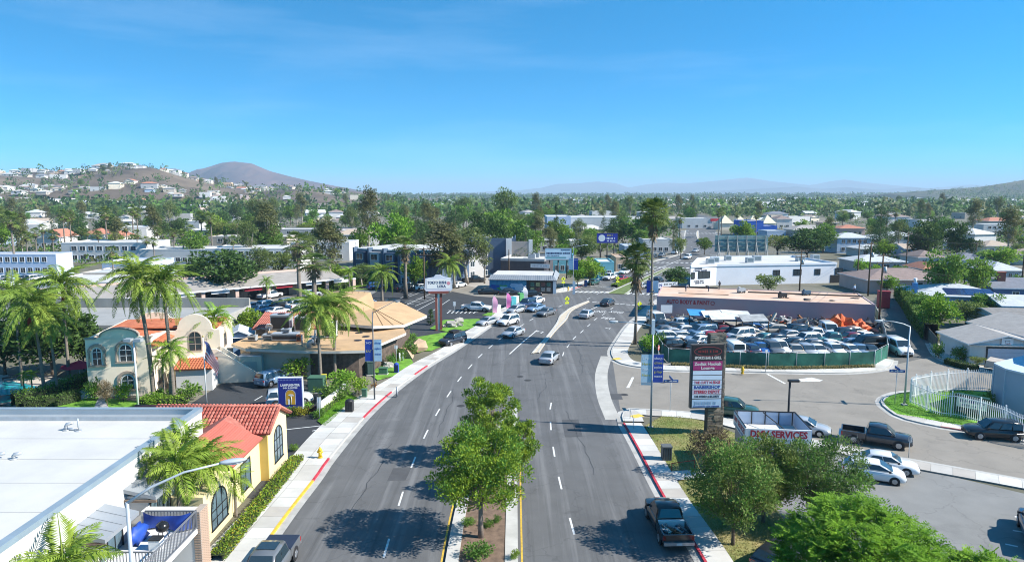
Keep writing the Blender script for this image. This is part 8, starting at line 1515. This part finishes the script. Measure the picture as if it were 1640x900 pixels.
th = mid('tile_house', 'white house with red tile roof and solar panels below the hill', 60, 96, 398, 12, 4.5, 'white', 'red', 'gabley', 3, n=2, cat='house'); mid('tile_house', 'white house with low red tile roof below the hill', 130, 168, 392, 12, 4.5, 'white', 'red', 'hip', 2.4, n=3, cat='house'); mid('tile_house', 'house with pink tile roof beside the slender palms', 172, 196, 394, 11, 4, 'cream', 'red', 'hip', 2.2, n=2, cat='house')
mid('flat_roof_block', 'low white block behind the strip mall parapet', 60, 190, 478, 16, 3.2, 'white', 'white', n=6); mid('flat_roof_block', 'pale low block beside the strip mall', 130, 215, 462, 12, 3.4, 'beige', 'pale', n=5)
mid('warehouse', 'large white warehouse with blue shaded wall in the trees', 876, 914, 374, 30, 9, BWH, 'white', n=4); mid('warehouse', 'long white warehouse row beside the large one', 914, 1000, 371, 30, 8, 'white', 'white', n=8); mid('low_shops', 'low white shops behind the pale billboard', 850, 925, 404, 14, 4, 'white', 'white', n=6); mid('low_shops', 'long tan roofed shops behind the deep blue billboard', 890, 960, 394, 16, 4.2, 'beige', 'tan', 'gable', 1.5, n=6)
TEALW = M('teal_shop_wall', (.16, .42, .48), .85, .08, .6); mid('teal_shop', 'light teal shop beside the hedge on the road', 958, 983, 447, 10, 4.2, TEALW, 'white', n=2); mid('brick_shop', 'red-brown shop front next to the teal shop', 986, 1002, 436, 10, 4, 'peach', 'tan', n=1); mid('teal_shop', 'teal shop under the pale billboard', 884, 918, 438, 10, 5, TEALW, 'white', n=3); mid('white_shop', 'white shop on the far side of the fan palms', 1030, 1076, 406, 16, 5, 'white', 'white', n=4); mid('shop_row', 'row of pale shops beyond the fan palm crown', 1000, 1030, 414, 12, 4, 'lblue', 'pale', n=3)
sr = mid('corner_market', 'white market with red sign at the far road bend', 1092, 1140, 366, 18, 6, 'white', 'white', n=3); A_ = MB(); A_.box(18, -.3, 4.6, 30, -.05, 6.2); A_.build('shop_sign', sgc[1], sr)
CB = M('cobalt_wall', (.02, .11, .48), .8, .08, .6); mid('cobalt_building', 'bright cobalt blue building beyond the wide billboard', 1190, 1222, 378, 16, 7.5, CB, 'grey', n=3); mid('cobalt_building', 'lower cobalt blue annex', 1222, 1244, 378, 12, 5, CB, 'white', n=2); mid('low_shops', 'light blue flat shop before the cobalt building', 1228, 1258, 384, 12, 4, 'lblue', 'white', n=3); mid('white_block', 'white block with red-brown roof beyond the cobalt building', 1244, 1268, 366, 14, 6, 'white', 'brown', 'hip', 2, n=2)
tn = thing('tent_roof_hall', 'hall with a row of cream tent-shaped roofs beyond the road', 'building', (XH(420, 1150), 420, 0)); A_ = MB(); A_.box(0, 0, 0, 34, 14, 4); A_.build('wall', WALLS['cream'], tn)
for k in range(4): A_ = MB(); x = 4 + k * 8.7; A_.add([(x - 4.2, -.5, 4), (x + 4.2, -.5, 4), (x + 4.2, 10, 4), (x - 4.2, 10, 4), (x, 4.5, 9)], [(0, 1, 4), (1, 2, 4), (2, 3, 4), (3, 0, 4)]); A_.build('tent_roof', M('tent_cream', (.64, .58, .42), .8, .06, 1), tn)
HS = [(1340, 1394, 406, 10, 5.8, 'lblue', 'pale', 'hip', 1.6, 2, 5), (1384, 1430, 402, 10, 4.6, 'pink', 'pale', 'hip', 1.6, 1, 4), (1422, 1466, 400, 11, 5.4, 'white', 'pale', 'hip', 1.8, 2, 4), (1375, 1430, 412, 9, 3, 'white', 'pale', 'hip', 1.3, 1, 4), (1448, 1492, 413, 9, 3.2, 'lblue', 'tan', 'gable', 1.4, 1, 3), (1373, 1450, 436, 11, 3, 'grey', 'pale', 'hip', 1.6, 1, 4), (1470, 1512, 428, 10, 3, 'white', 'brown', 'hip', 1.8, 1, 3), (1536, 1592, 432, 11, 3, 'white', 'slate', 'hip', 1.6, 1, 4), (1588, 1636, 452, 11, 3, 'grey', 'pale', 'hip', 1.8, 1, 4), (1578, 1628, 408, 11, 3.2, 'cream', 'tan', 'hip', 1.7, 1, 4), (1478, 1512, 450, 9, 3, 'beige', 'red', 'hip', 1.5, 1, 3), (1574, 1634, 378, 12, 5.8, 'white', 'white', 'flat', 1, 2, 6), (1270, 1330, 385, 12, 5, 'beige', 'grey', 'hip', 2, 1, 5), (1318, 1342, 372, 10, 5.5, 'peach', 'tan', 'hip', 1.6, 2, 3), (1345, 1385, 378, 11, 4, 'pink', 'red', 'hip', 1.6, 1, 4), (1510, 1545, 400, 10, 3.5, 'white', 'pale', 'gable', 1.6, 1, 3), (1640, 1690, 425, 11, 3.2, 'cream', 'tan', 'hip', 1.7, 1, 3), (1230, 1262, 352, 12, 5, 'white', 'slate', 'hip', 2, 1, 3), (1310, 1345, 398, 9, 3.4, 'white', 'grey', 'gable', 1.4, 1, 3)]
for i, (u0, u1, vb, D, H, wl_, rf, rt, rs_, st, n) in enumerate(HS): mid('suburban_house', '%s-walled %s house with %s %s roof on the suburban blocks beyond the alley' % ({'lblue': 'light blue'}.get(wl_, wl_), ('one-storey', 'two-storey')[st - 1], rf, rt), u0, u1, vb, D, H, wl_, rf, rt, rs_, st, n, 'house', 'houses beyond the alley')
HP = []
for W, D, H, rt, rs_ in ((13, 9, 3.2, 'hip', 1.8), (11, 8, 3.2, 'gable', 1.7), (16, 10, 5.6, 'hip', 1.8), (18, 11, 5.8, 'flat', 1)):
 h = building('suburban_house', 'small suburban house', 'house', None, None, D, H, WSTUC, ROOFS['grey'], rt, rs_, loc=Vector((0, 0, 0)), rz=0, W=W, par=.3, wins=[('front', W * .25, 1, 1.8, 1.3), ('front', W * .7, 1, 2.2, 1.3), ('right', D * .5, 1, 1.6, 1.3)]); HP.append(h)
RC_ = [('grey', 5), ('pale', 5), ('brown', 3), ('red', 2), ('white', 5), ('slate', 2), ('tan', 3)]; WC_ = [('white', 8), ('cream', 4), ('beige', 4), ('grey', 2), ('lblue', 1), ('peach', 1), ('pink', 1)]
def pick(L): return rg.choices([a for a, _ in L], [b for _, b in L])[0]
CL = smooth_line([(a + b) / 2 for a, b in zip(resample(LA, 30), resample(RA, 30))], 8)
def clear(p, d=16): return all((p - c).length > d for c in CL)
OCC = [(o.location.copy(), 9) for o in bpy.data.objects if o.parent is None and o.get('category') in ('building', 'house')]
nh = 0
def scatter_house(p, z, where, lab):
 global nh
 h = HP[rg.choices(range(4), (5, 3, 2, 2))[0]]; rf, wl_ = pick(RC_), pick(WC_); o = put(h, USED, (p.x, p.y, z), R(rg.choice((10, 100, 190, 280, 15, 105)) + rg.uniform(-8, 8)), (rg.uniform(.85, 1.15) if z == 0 else rg.uniform(1.0, 1.6)), '%s-walled house with %s roof %s' % (wl_.replace('lblue', 'light blue'), rf, lab), where)
 for c in o.children:
  if c.name.split('.')[0] in ('wall', 'gable', 'parapet'): c.material_slots[0].link = 'OBJECT'; c.material_slots[0].material = WALLS[wl_]
  elif c.name.startswith('roof'): c.material_slots[0].link = 'OBJECT'; c.material_slots[0].material = ROOFS[rf]
 OCC.append((Vector((p.x, p.y, 0)), 8)); nh += 1
def free(p, r): return all((p.x - q.x) ** 2 + (p.y - q.y) ** 2 > (r + s) ** 2 for q, s in OCC)
def interp(T, x):
 if x <= T[0][0]: return T[0][1]
 for (a, b), (c, d) in zip(T, T[1:]):
  if x <= c: return b + (d - b) * (x - a) / (c - a)
 return T[-1][1]
def sstep(a, b, x): t = max(0, min(1, (x - a) / (b - a))); return t * t * (3 - 2 * t)
HT = [(-2600, 50), (-1600, 60), (-1044, 55), (-980, 57), (-850, 64), (-789, 68), (-725, 66), (-662, 50), (-600, 38), (-535, 29), (-480, 26), (-445, 35), (-400, 29), (-344, 19), (-280, 11), (-220, 5), (-165, 0)]
def hill_z(x, y):
 r = interp(HT, x * 1400 / max(900, min(1500, y)) if y > 900 else x); t = sstep(560, 1380, y) * (1 - .8 * sstep(1500, 2600, y)); n = mnoise.fractal(Vector((x, y, 0)) * .006, 1, 2, 5)
 return r * t * (1 + .16 * n) + 6 * n * t * (r > 1)
hm = MB(); nx, ny = 150, 70
for j in range(ny + 1):
 for i in range(nx + 1): x, y = -2600 + 2450 * i / nx, 560 + 2100 * j / ny; e = min(1, i / 5, j / 3, (nx - i) / 3, (ny - j) / 3); hm.v.append((x, y, hill_z(x, y) * e - .6 * (1 - e)))
for j in range(ny):
 for i in range(nx): q = j * (nx + 1) + i; hm.f.append((q, q + 1, q + nx + 2, q + nx + 1)); hm.m.append(0); hm.s.append(True)
struct(hm, 'hill', M('dry_scrub_hill', (.075, .06, .05), .95, .3, .012, .3, col2=(.18, .135, .095), bscale=.2, detail=10))
def ridge(name, T, Y0, depth, mat, seed, rough=.2, fr=.0008, nx=140, ny=24):
 m = MB(); x0, x1 = T[0][0], T[-1][0]
 for j in range(ny + 1):
  for i in range(nx + 1):
   x = x0 + (x1 - x0) * i / nx; s = j / ny * 2 - 1; h = interp(T, x); n = mnoise.fractal(Vector((x * fr * 8, s * depth * fr * 8, seed)), 1, 2.1, 6); gul = abs(mnoise.noise(Vector((x * fr * 14, s * depth * fr * 5, seed + 5)))); e = min(1, i / 4, (nx - i) / 4)
   z = h * (1 - abs(s)) ** (.8 if s > 0 else .9) * (1 + rough * n * (abs(s) ** .7) - rough * gul * abs(s)); m.v.append((x, Y0 + s * depth, max(-2, z * e - 2 * (1 - e))))
 for j in range(ny):
  for i in range(nx): q = j * (nx + 1) + i; m.f.append((q, q + 1, q + nx + 2, q + nx + 1)); m.m.append(0); m.s.append(True)
 return struct(m, name, mat)
def prof(P, Y): return [((u - 820) / 1100 * Y / .992, max(0, CAM_H + (310 - v) / 1100 * Y)) for u, v in P]
ridge('mountain', prof([(200, 309), (240, 282), (270, 276), (300, 275), (322, 281), (342, 269), (365, 262), (385, 260), (412, 263), (440, 275), (470, 283), (500, 290), (540, 298), (580, 305), (620, 311)], 4600), 4600, 1000, M('mountain_scrub', (.045, .032, .048), .95, .3, .0026, .3, col2=(.15, .085, .075), detail=12, bscale=.01), 2, .55, .0012)
FM = M('far_mountain_rock', (.06, .06, .075), .95, .2, .0008, .2, col2=(.16, .14, .14), detail=10)
ridge('far_mountains', prof([(640, 312), (760, 308), (830, 305), (868, 301), (890, 295), (925, 294), (955, 291), (985, 294), (1003, 301), (1030, 296), (1060, 293), (1095, 294), (1120, 292), (1160, 288), (1190, 285), (1230, 291), (1290, 297), (1320, 291), (1342, 288), (1372, 292), (1420, 297), (1480, 302), (1540, 296), (1580, 298), (1640, 303), (1760, 306), (1900, 312)], 15500), 15500, 2500, FM, 3, .3, .0003)
ridge('near_range', prof([(1090, 311), (1140, 306), (1200, 303), (1268, 299), (1310, 303), (1345, 300), (1400, 304), (1450, 300), (1500, 305), (1560, 301), (1620, 306), (1760, 309), (1850, 311)], 11000), 11000, 1500, FM, 4, .3, .0004)
rh = prof([(1400, 311), (1440, 309), (1480, 305), (1530, 302), (1560, 300), (1600, 293), (1640, 286), (1700, 281), (1800, 288), (1950, 308)], 2600); ridge('wooded_hill', rh, 2600, 500, M('wooded_slope', (.05, .06, .035), .95, .3, .01, .2, col2=(.12, .11, .06)), 5, .15, .002)
ridge('low_rise', LR := prof([(-600, 300), (300, 308), (560, 310), (700, 312.5), (900, 312.5), (1200, 312), (1400, 311), (2200, 304)], 4200), 4200, 1200, MC['wooded_slope'], 6, .1, .001)
n = 0
while n < 175:
 x, y = rg.uniform(-1250, -330), rg.uniform(820, 1480); p = Vector((x, y, 0)); u = 820 + 1100 * x / y
 if u < -40 or not free(p, 7): continue
 z = hill_z(x, y)
 if mnoise.noise(Vector((x * .006, y * .006, 3))) > (-.2 if 1010 < y < 1270 else .2) and y > 950: continue
 scatter_house(p, z - .4, 'houses on the left hillside', 'perched on the left hillside'); n += 1
n = 0
while n < 125:
 u, v = rg.uniform(-60, 1700), 330 + 78 * rg.random() ** 1.3
 p = G(u, v)
 if (560 < u < 880 and v > 352) or (880 < u < 1150 and v > 360 and not u < 1000) or not clear(p, 22) or not free(p, 8) or (1140 < u < 1350 and v > 385) or (v > 396 and u < 500): continue
 scatter_house(p, 0 if p.x > -150 or p.y < 600 else hill_z(p.x, p.y), 'small houses across the town', 'among the trees of the town'); n += 1
TK = [('round', 7), ('dark', 6), ('olive', 4), ('euc', 4), ('euc2', 4), ('round2', 4), ('pine', 3), ('cypress', 2)]; TL = {'round': 'rounded green', 'dark': 'dark evergreen', 'olive': 'olive green', 'euc': 'tall brownish gum', 'euc2': 'tall grey gum', 'round2': 'bright green', 'pine': 'pointed pine', 'cypress': 'slim cypress'}
n = 0
while n < 290:
 u = rg.uniform(-60, 1700); v = 332 + 90 * rg.random() ** 1.2; p = G(u, v)
 if not clear(p, 15) or not free(p, 2.5) or (560 < u < 1150 and v > 408) or (1150 < u < 1400 and v > 398) or (v > 440): continue
 k = pick(TK); root, H0, R0 = TP[k]; s = rg.uniform(.8, 1.5) * (.9 if k in ('euc', 'euc2', 'pine') else 1.0) * (1.2 if 380 < u < 900 else 1); z = 0 if p.x > -150 or p.y < 560 else hill_z(p.x, p.y) - .3
 o = put(root, USED, (p.x, p.y, z), rg.uniform(0, 6), (s, s, s * rg.uniform(.85, 1.15)), '%s tree among the houses of the town' % TL[k], 'trees across the town'); n += 1
def far_wood(name, label, pts, mats, nl=22):
 m = MB()
 for (x, y, z, h, r, mi) in pts:
  for _ in range(nl): d = rdir(rg); c = Vector((x + d.x * r * .75, y + d.y * r * .75, z + h * .55 + d.z * h * .42)); leaf(m, c, rdir(rg), Vector((rg.uniform(-.5, .5), -1, rg.uniform(0, .9))), r * rg.uniform(.32, .7), r * .38, mi)
 return tag(m.build(name, mats), label, 'trees', None, 'stuff')
FM_ = [LEAF['dark'], LEAF['green'], LEAF['slate'], LEAF['euc'], LEAF['pine']]; pts = []
for _ in range(9500):
 v = 312.5 + 36 * rg.random() ** 1.45; u = rg.uniform(-80, 1720); p = G(u, v)
 if not clear(p, 16): continue
 if p.x < -200 and 800 < p.y < 2660 and rg.random() < .7: continue
 z = hill_z(p.x, p.y) if p.x < -150 and 560 < p.y < 2660 else 0
 s = rg.choice((.5, .7, .8, 1, 1.1, 1.3, 1.9)) * rg.uniform(.85, 1.15); pts.append((p.x, p.y, max(0, z) - .3, 7.4 * s, 4.0 * s * (1 + p.y / 9000), rg.choices(range(5), (6, 2, 4, 3, 4))[0]))
far_wood('far_woods', 'dense mass of far trees stretching to the horizon', pts, FM_)
pts = []
for _ in range(3000):
 x, y = rg.uniform(-1500, -230), rg.uniform(640, 1560); z = hill_z(x, y); u = 820 + 1100 * x / y
 if u < -60 or z < .5: continue
 if mnoise.noise(Vector((x * .006, y * .006, 3))) > (-.3 if 1010 < y < 1270 else .06) and y > 900 and rg.random() < .96: continue
 s = rg.uniform(.35, 1.1); pts.append((x, y, z - .3, 7 * s, 3.2 * s, rg.choices(range(5), (5, 3, 4, 3, 3))[0]))
far_wood('hillside_scrub', 'trees and scrub covering the left hillside', pts, FM_, 18)
pts = []
for _ in range(1500):
 x = rg.uniform(rh[1][0], rh[-2][0]); s = -rg.random() ** .7; y = 2600 + s * 500; pts.append((x, y, interp(rh, x) * (1 - abs(s)) ** .9 * .95 - .5, rg.uniform(6, 14), rg.uniform(4, 8), rg.choices(range(5), (5, 2, 4, 2, 4))[0]))
far_wood('wooded_hill_trees', 'trees covering the right-hand wooded hill', pts, FM_, 10)
pts = []
for _ in range(3200):
 x, s = rg.uniform(-3600, 4200), -rg.random() ** .8; y = 4200 + s * 1200; pts.append((x, y, interp(LR, x) * (1 - abs(s)) ** .9 - 1, rg.uniform(8, 17), rg.uniform(9, 17), rg.choices(range(5), (5, 2, 4, 2, 4))[0]))
far_wood('horizon_woods', 'far belt of trees along the horizon', pts, FM_, 14)
pts = []
for _ in range(3600):
 u, v = rg.uniform(-60, 1700), 345 + 85 * rg.random() ** 1.3; p = G(u, v)
 if not clear(p, 15) or not free(p, -1) or (500 < u < 1130 and v > 405) or (1130 < u < 1390 and v > 398) or (u < 520 and v > 425): continue
 s = rg.uniform(.5, 1.3); pts.append((p.x, p.y, (hill_z(p.x, p.y) if p.x < -150 and p.y > 560 else 0) - .2, 2.6 * s, 1.9 * s, rg.choices(range(5), (3, 5, 3, 4, 1))[0]))
far_wood('yard_shrubs', 'shrubs and garden plants filling the yards between the houses', pts, FM_, 12)
fr_ = MB()
for _ in range(1500):
 v = 315 + 22 * rg.random(); u = rg.uniform(-60, 1700); p = G(u, v)
 if p.x < -150 and 560 < p.y < 2660 or not clear(p, 20): continue
 w_, d_, h_ = rg.uniform(5, 13), rg.uniform(4, 7), rg.uniform(3, 6.5); fr_.box(p.x - w_, p.y - d_, 0, p.x + w_, p.y + d_, h_, rg.randrange(3)); fr_.add([(p.x - w_ - .4, p.y - d_ - .4, h_), (p.x + w_ + .4, p.y - d_ - .4, h_), (p.x + w_ + .4, p.y + d_ + .4, h_), (p.x - w_ - .4, p.y + d_ + .4, h_), (p.x - w_ * .4, p.y, h_ + 1.8), (p.x + w_ * .4, p.y, h_ + 1.8)], [(0, 1, 5, 4), (1, 2, 5), (2, 3, 4, 5), (3, 0, 4)], 3 + rg.randrange(4))
tag(fr_.build('far_rooftops', [WSTUC, CREAM, WSTUC, ROOFS['pale'], ROOFS['tan'], ROOFS['pale'], WROOF]), 'countless far rooftops showing between the distant trees', 'houses', None, 'stuff')
for r_ in [TP[k][0] for k in TP] + HP + [fpa, fpb]:
 if not USED.get(r_.name):
  for c in list(r_.children_recursive) + [r_]: bpy.data.objects.remove(c)
for o in list(bpy.data.objects):
 if 'W' in o.keys(): del o['W']
hz = MB(); hz.box(-30500, -400, -1.5, 30500, 30500, 420); ho = tag(hz.build('haze', None or []), 'thin blue haze filling the air over the town', 'haze', None, 'stuff')
hmt = bpy.data.materials.new('haze_air'); hmt.use_nodes = True; nn, ll = hmt.node_tree.nodes, hmt.node_tree.links; nn.remove(nn['Principled BSDF']); pv = nn.new('ShaderNodeVolumePrincipled'); pv.inputs['Color'].default_value = (.60, .82, 1, 1); pv.inputs['Density'].default_value = 1.15e-4; pv.inputs['Anisotropy'].default_value = 0.0
ll.new(pv.outputs[0], nn['Material Output'].inputs['Volume']); ho.data.materials.append(hmt)
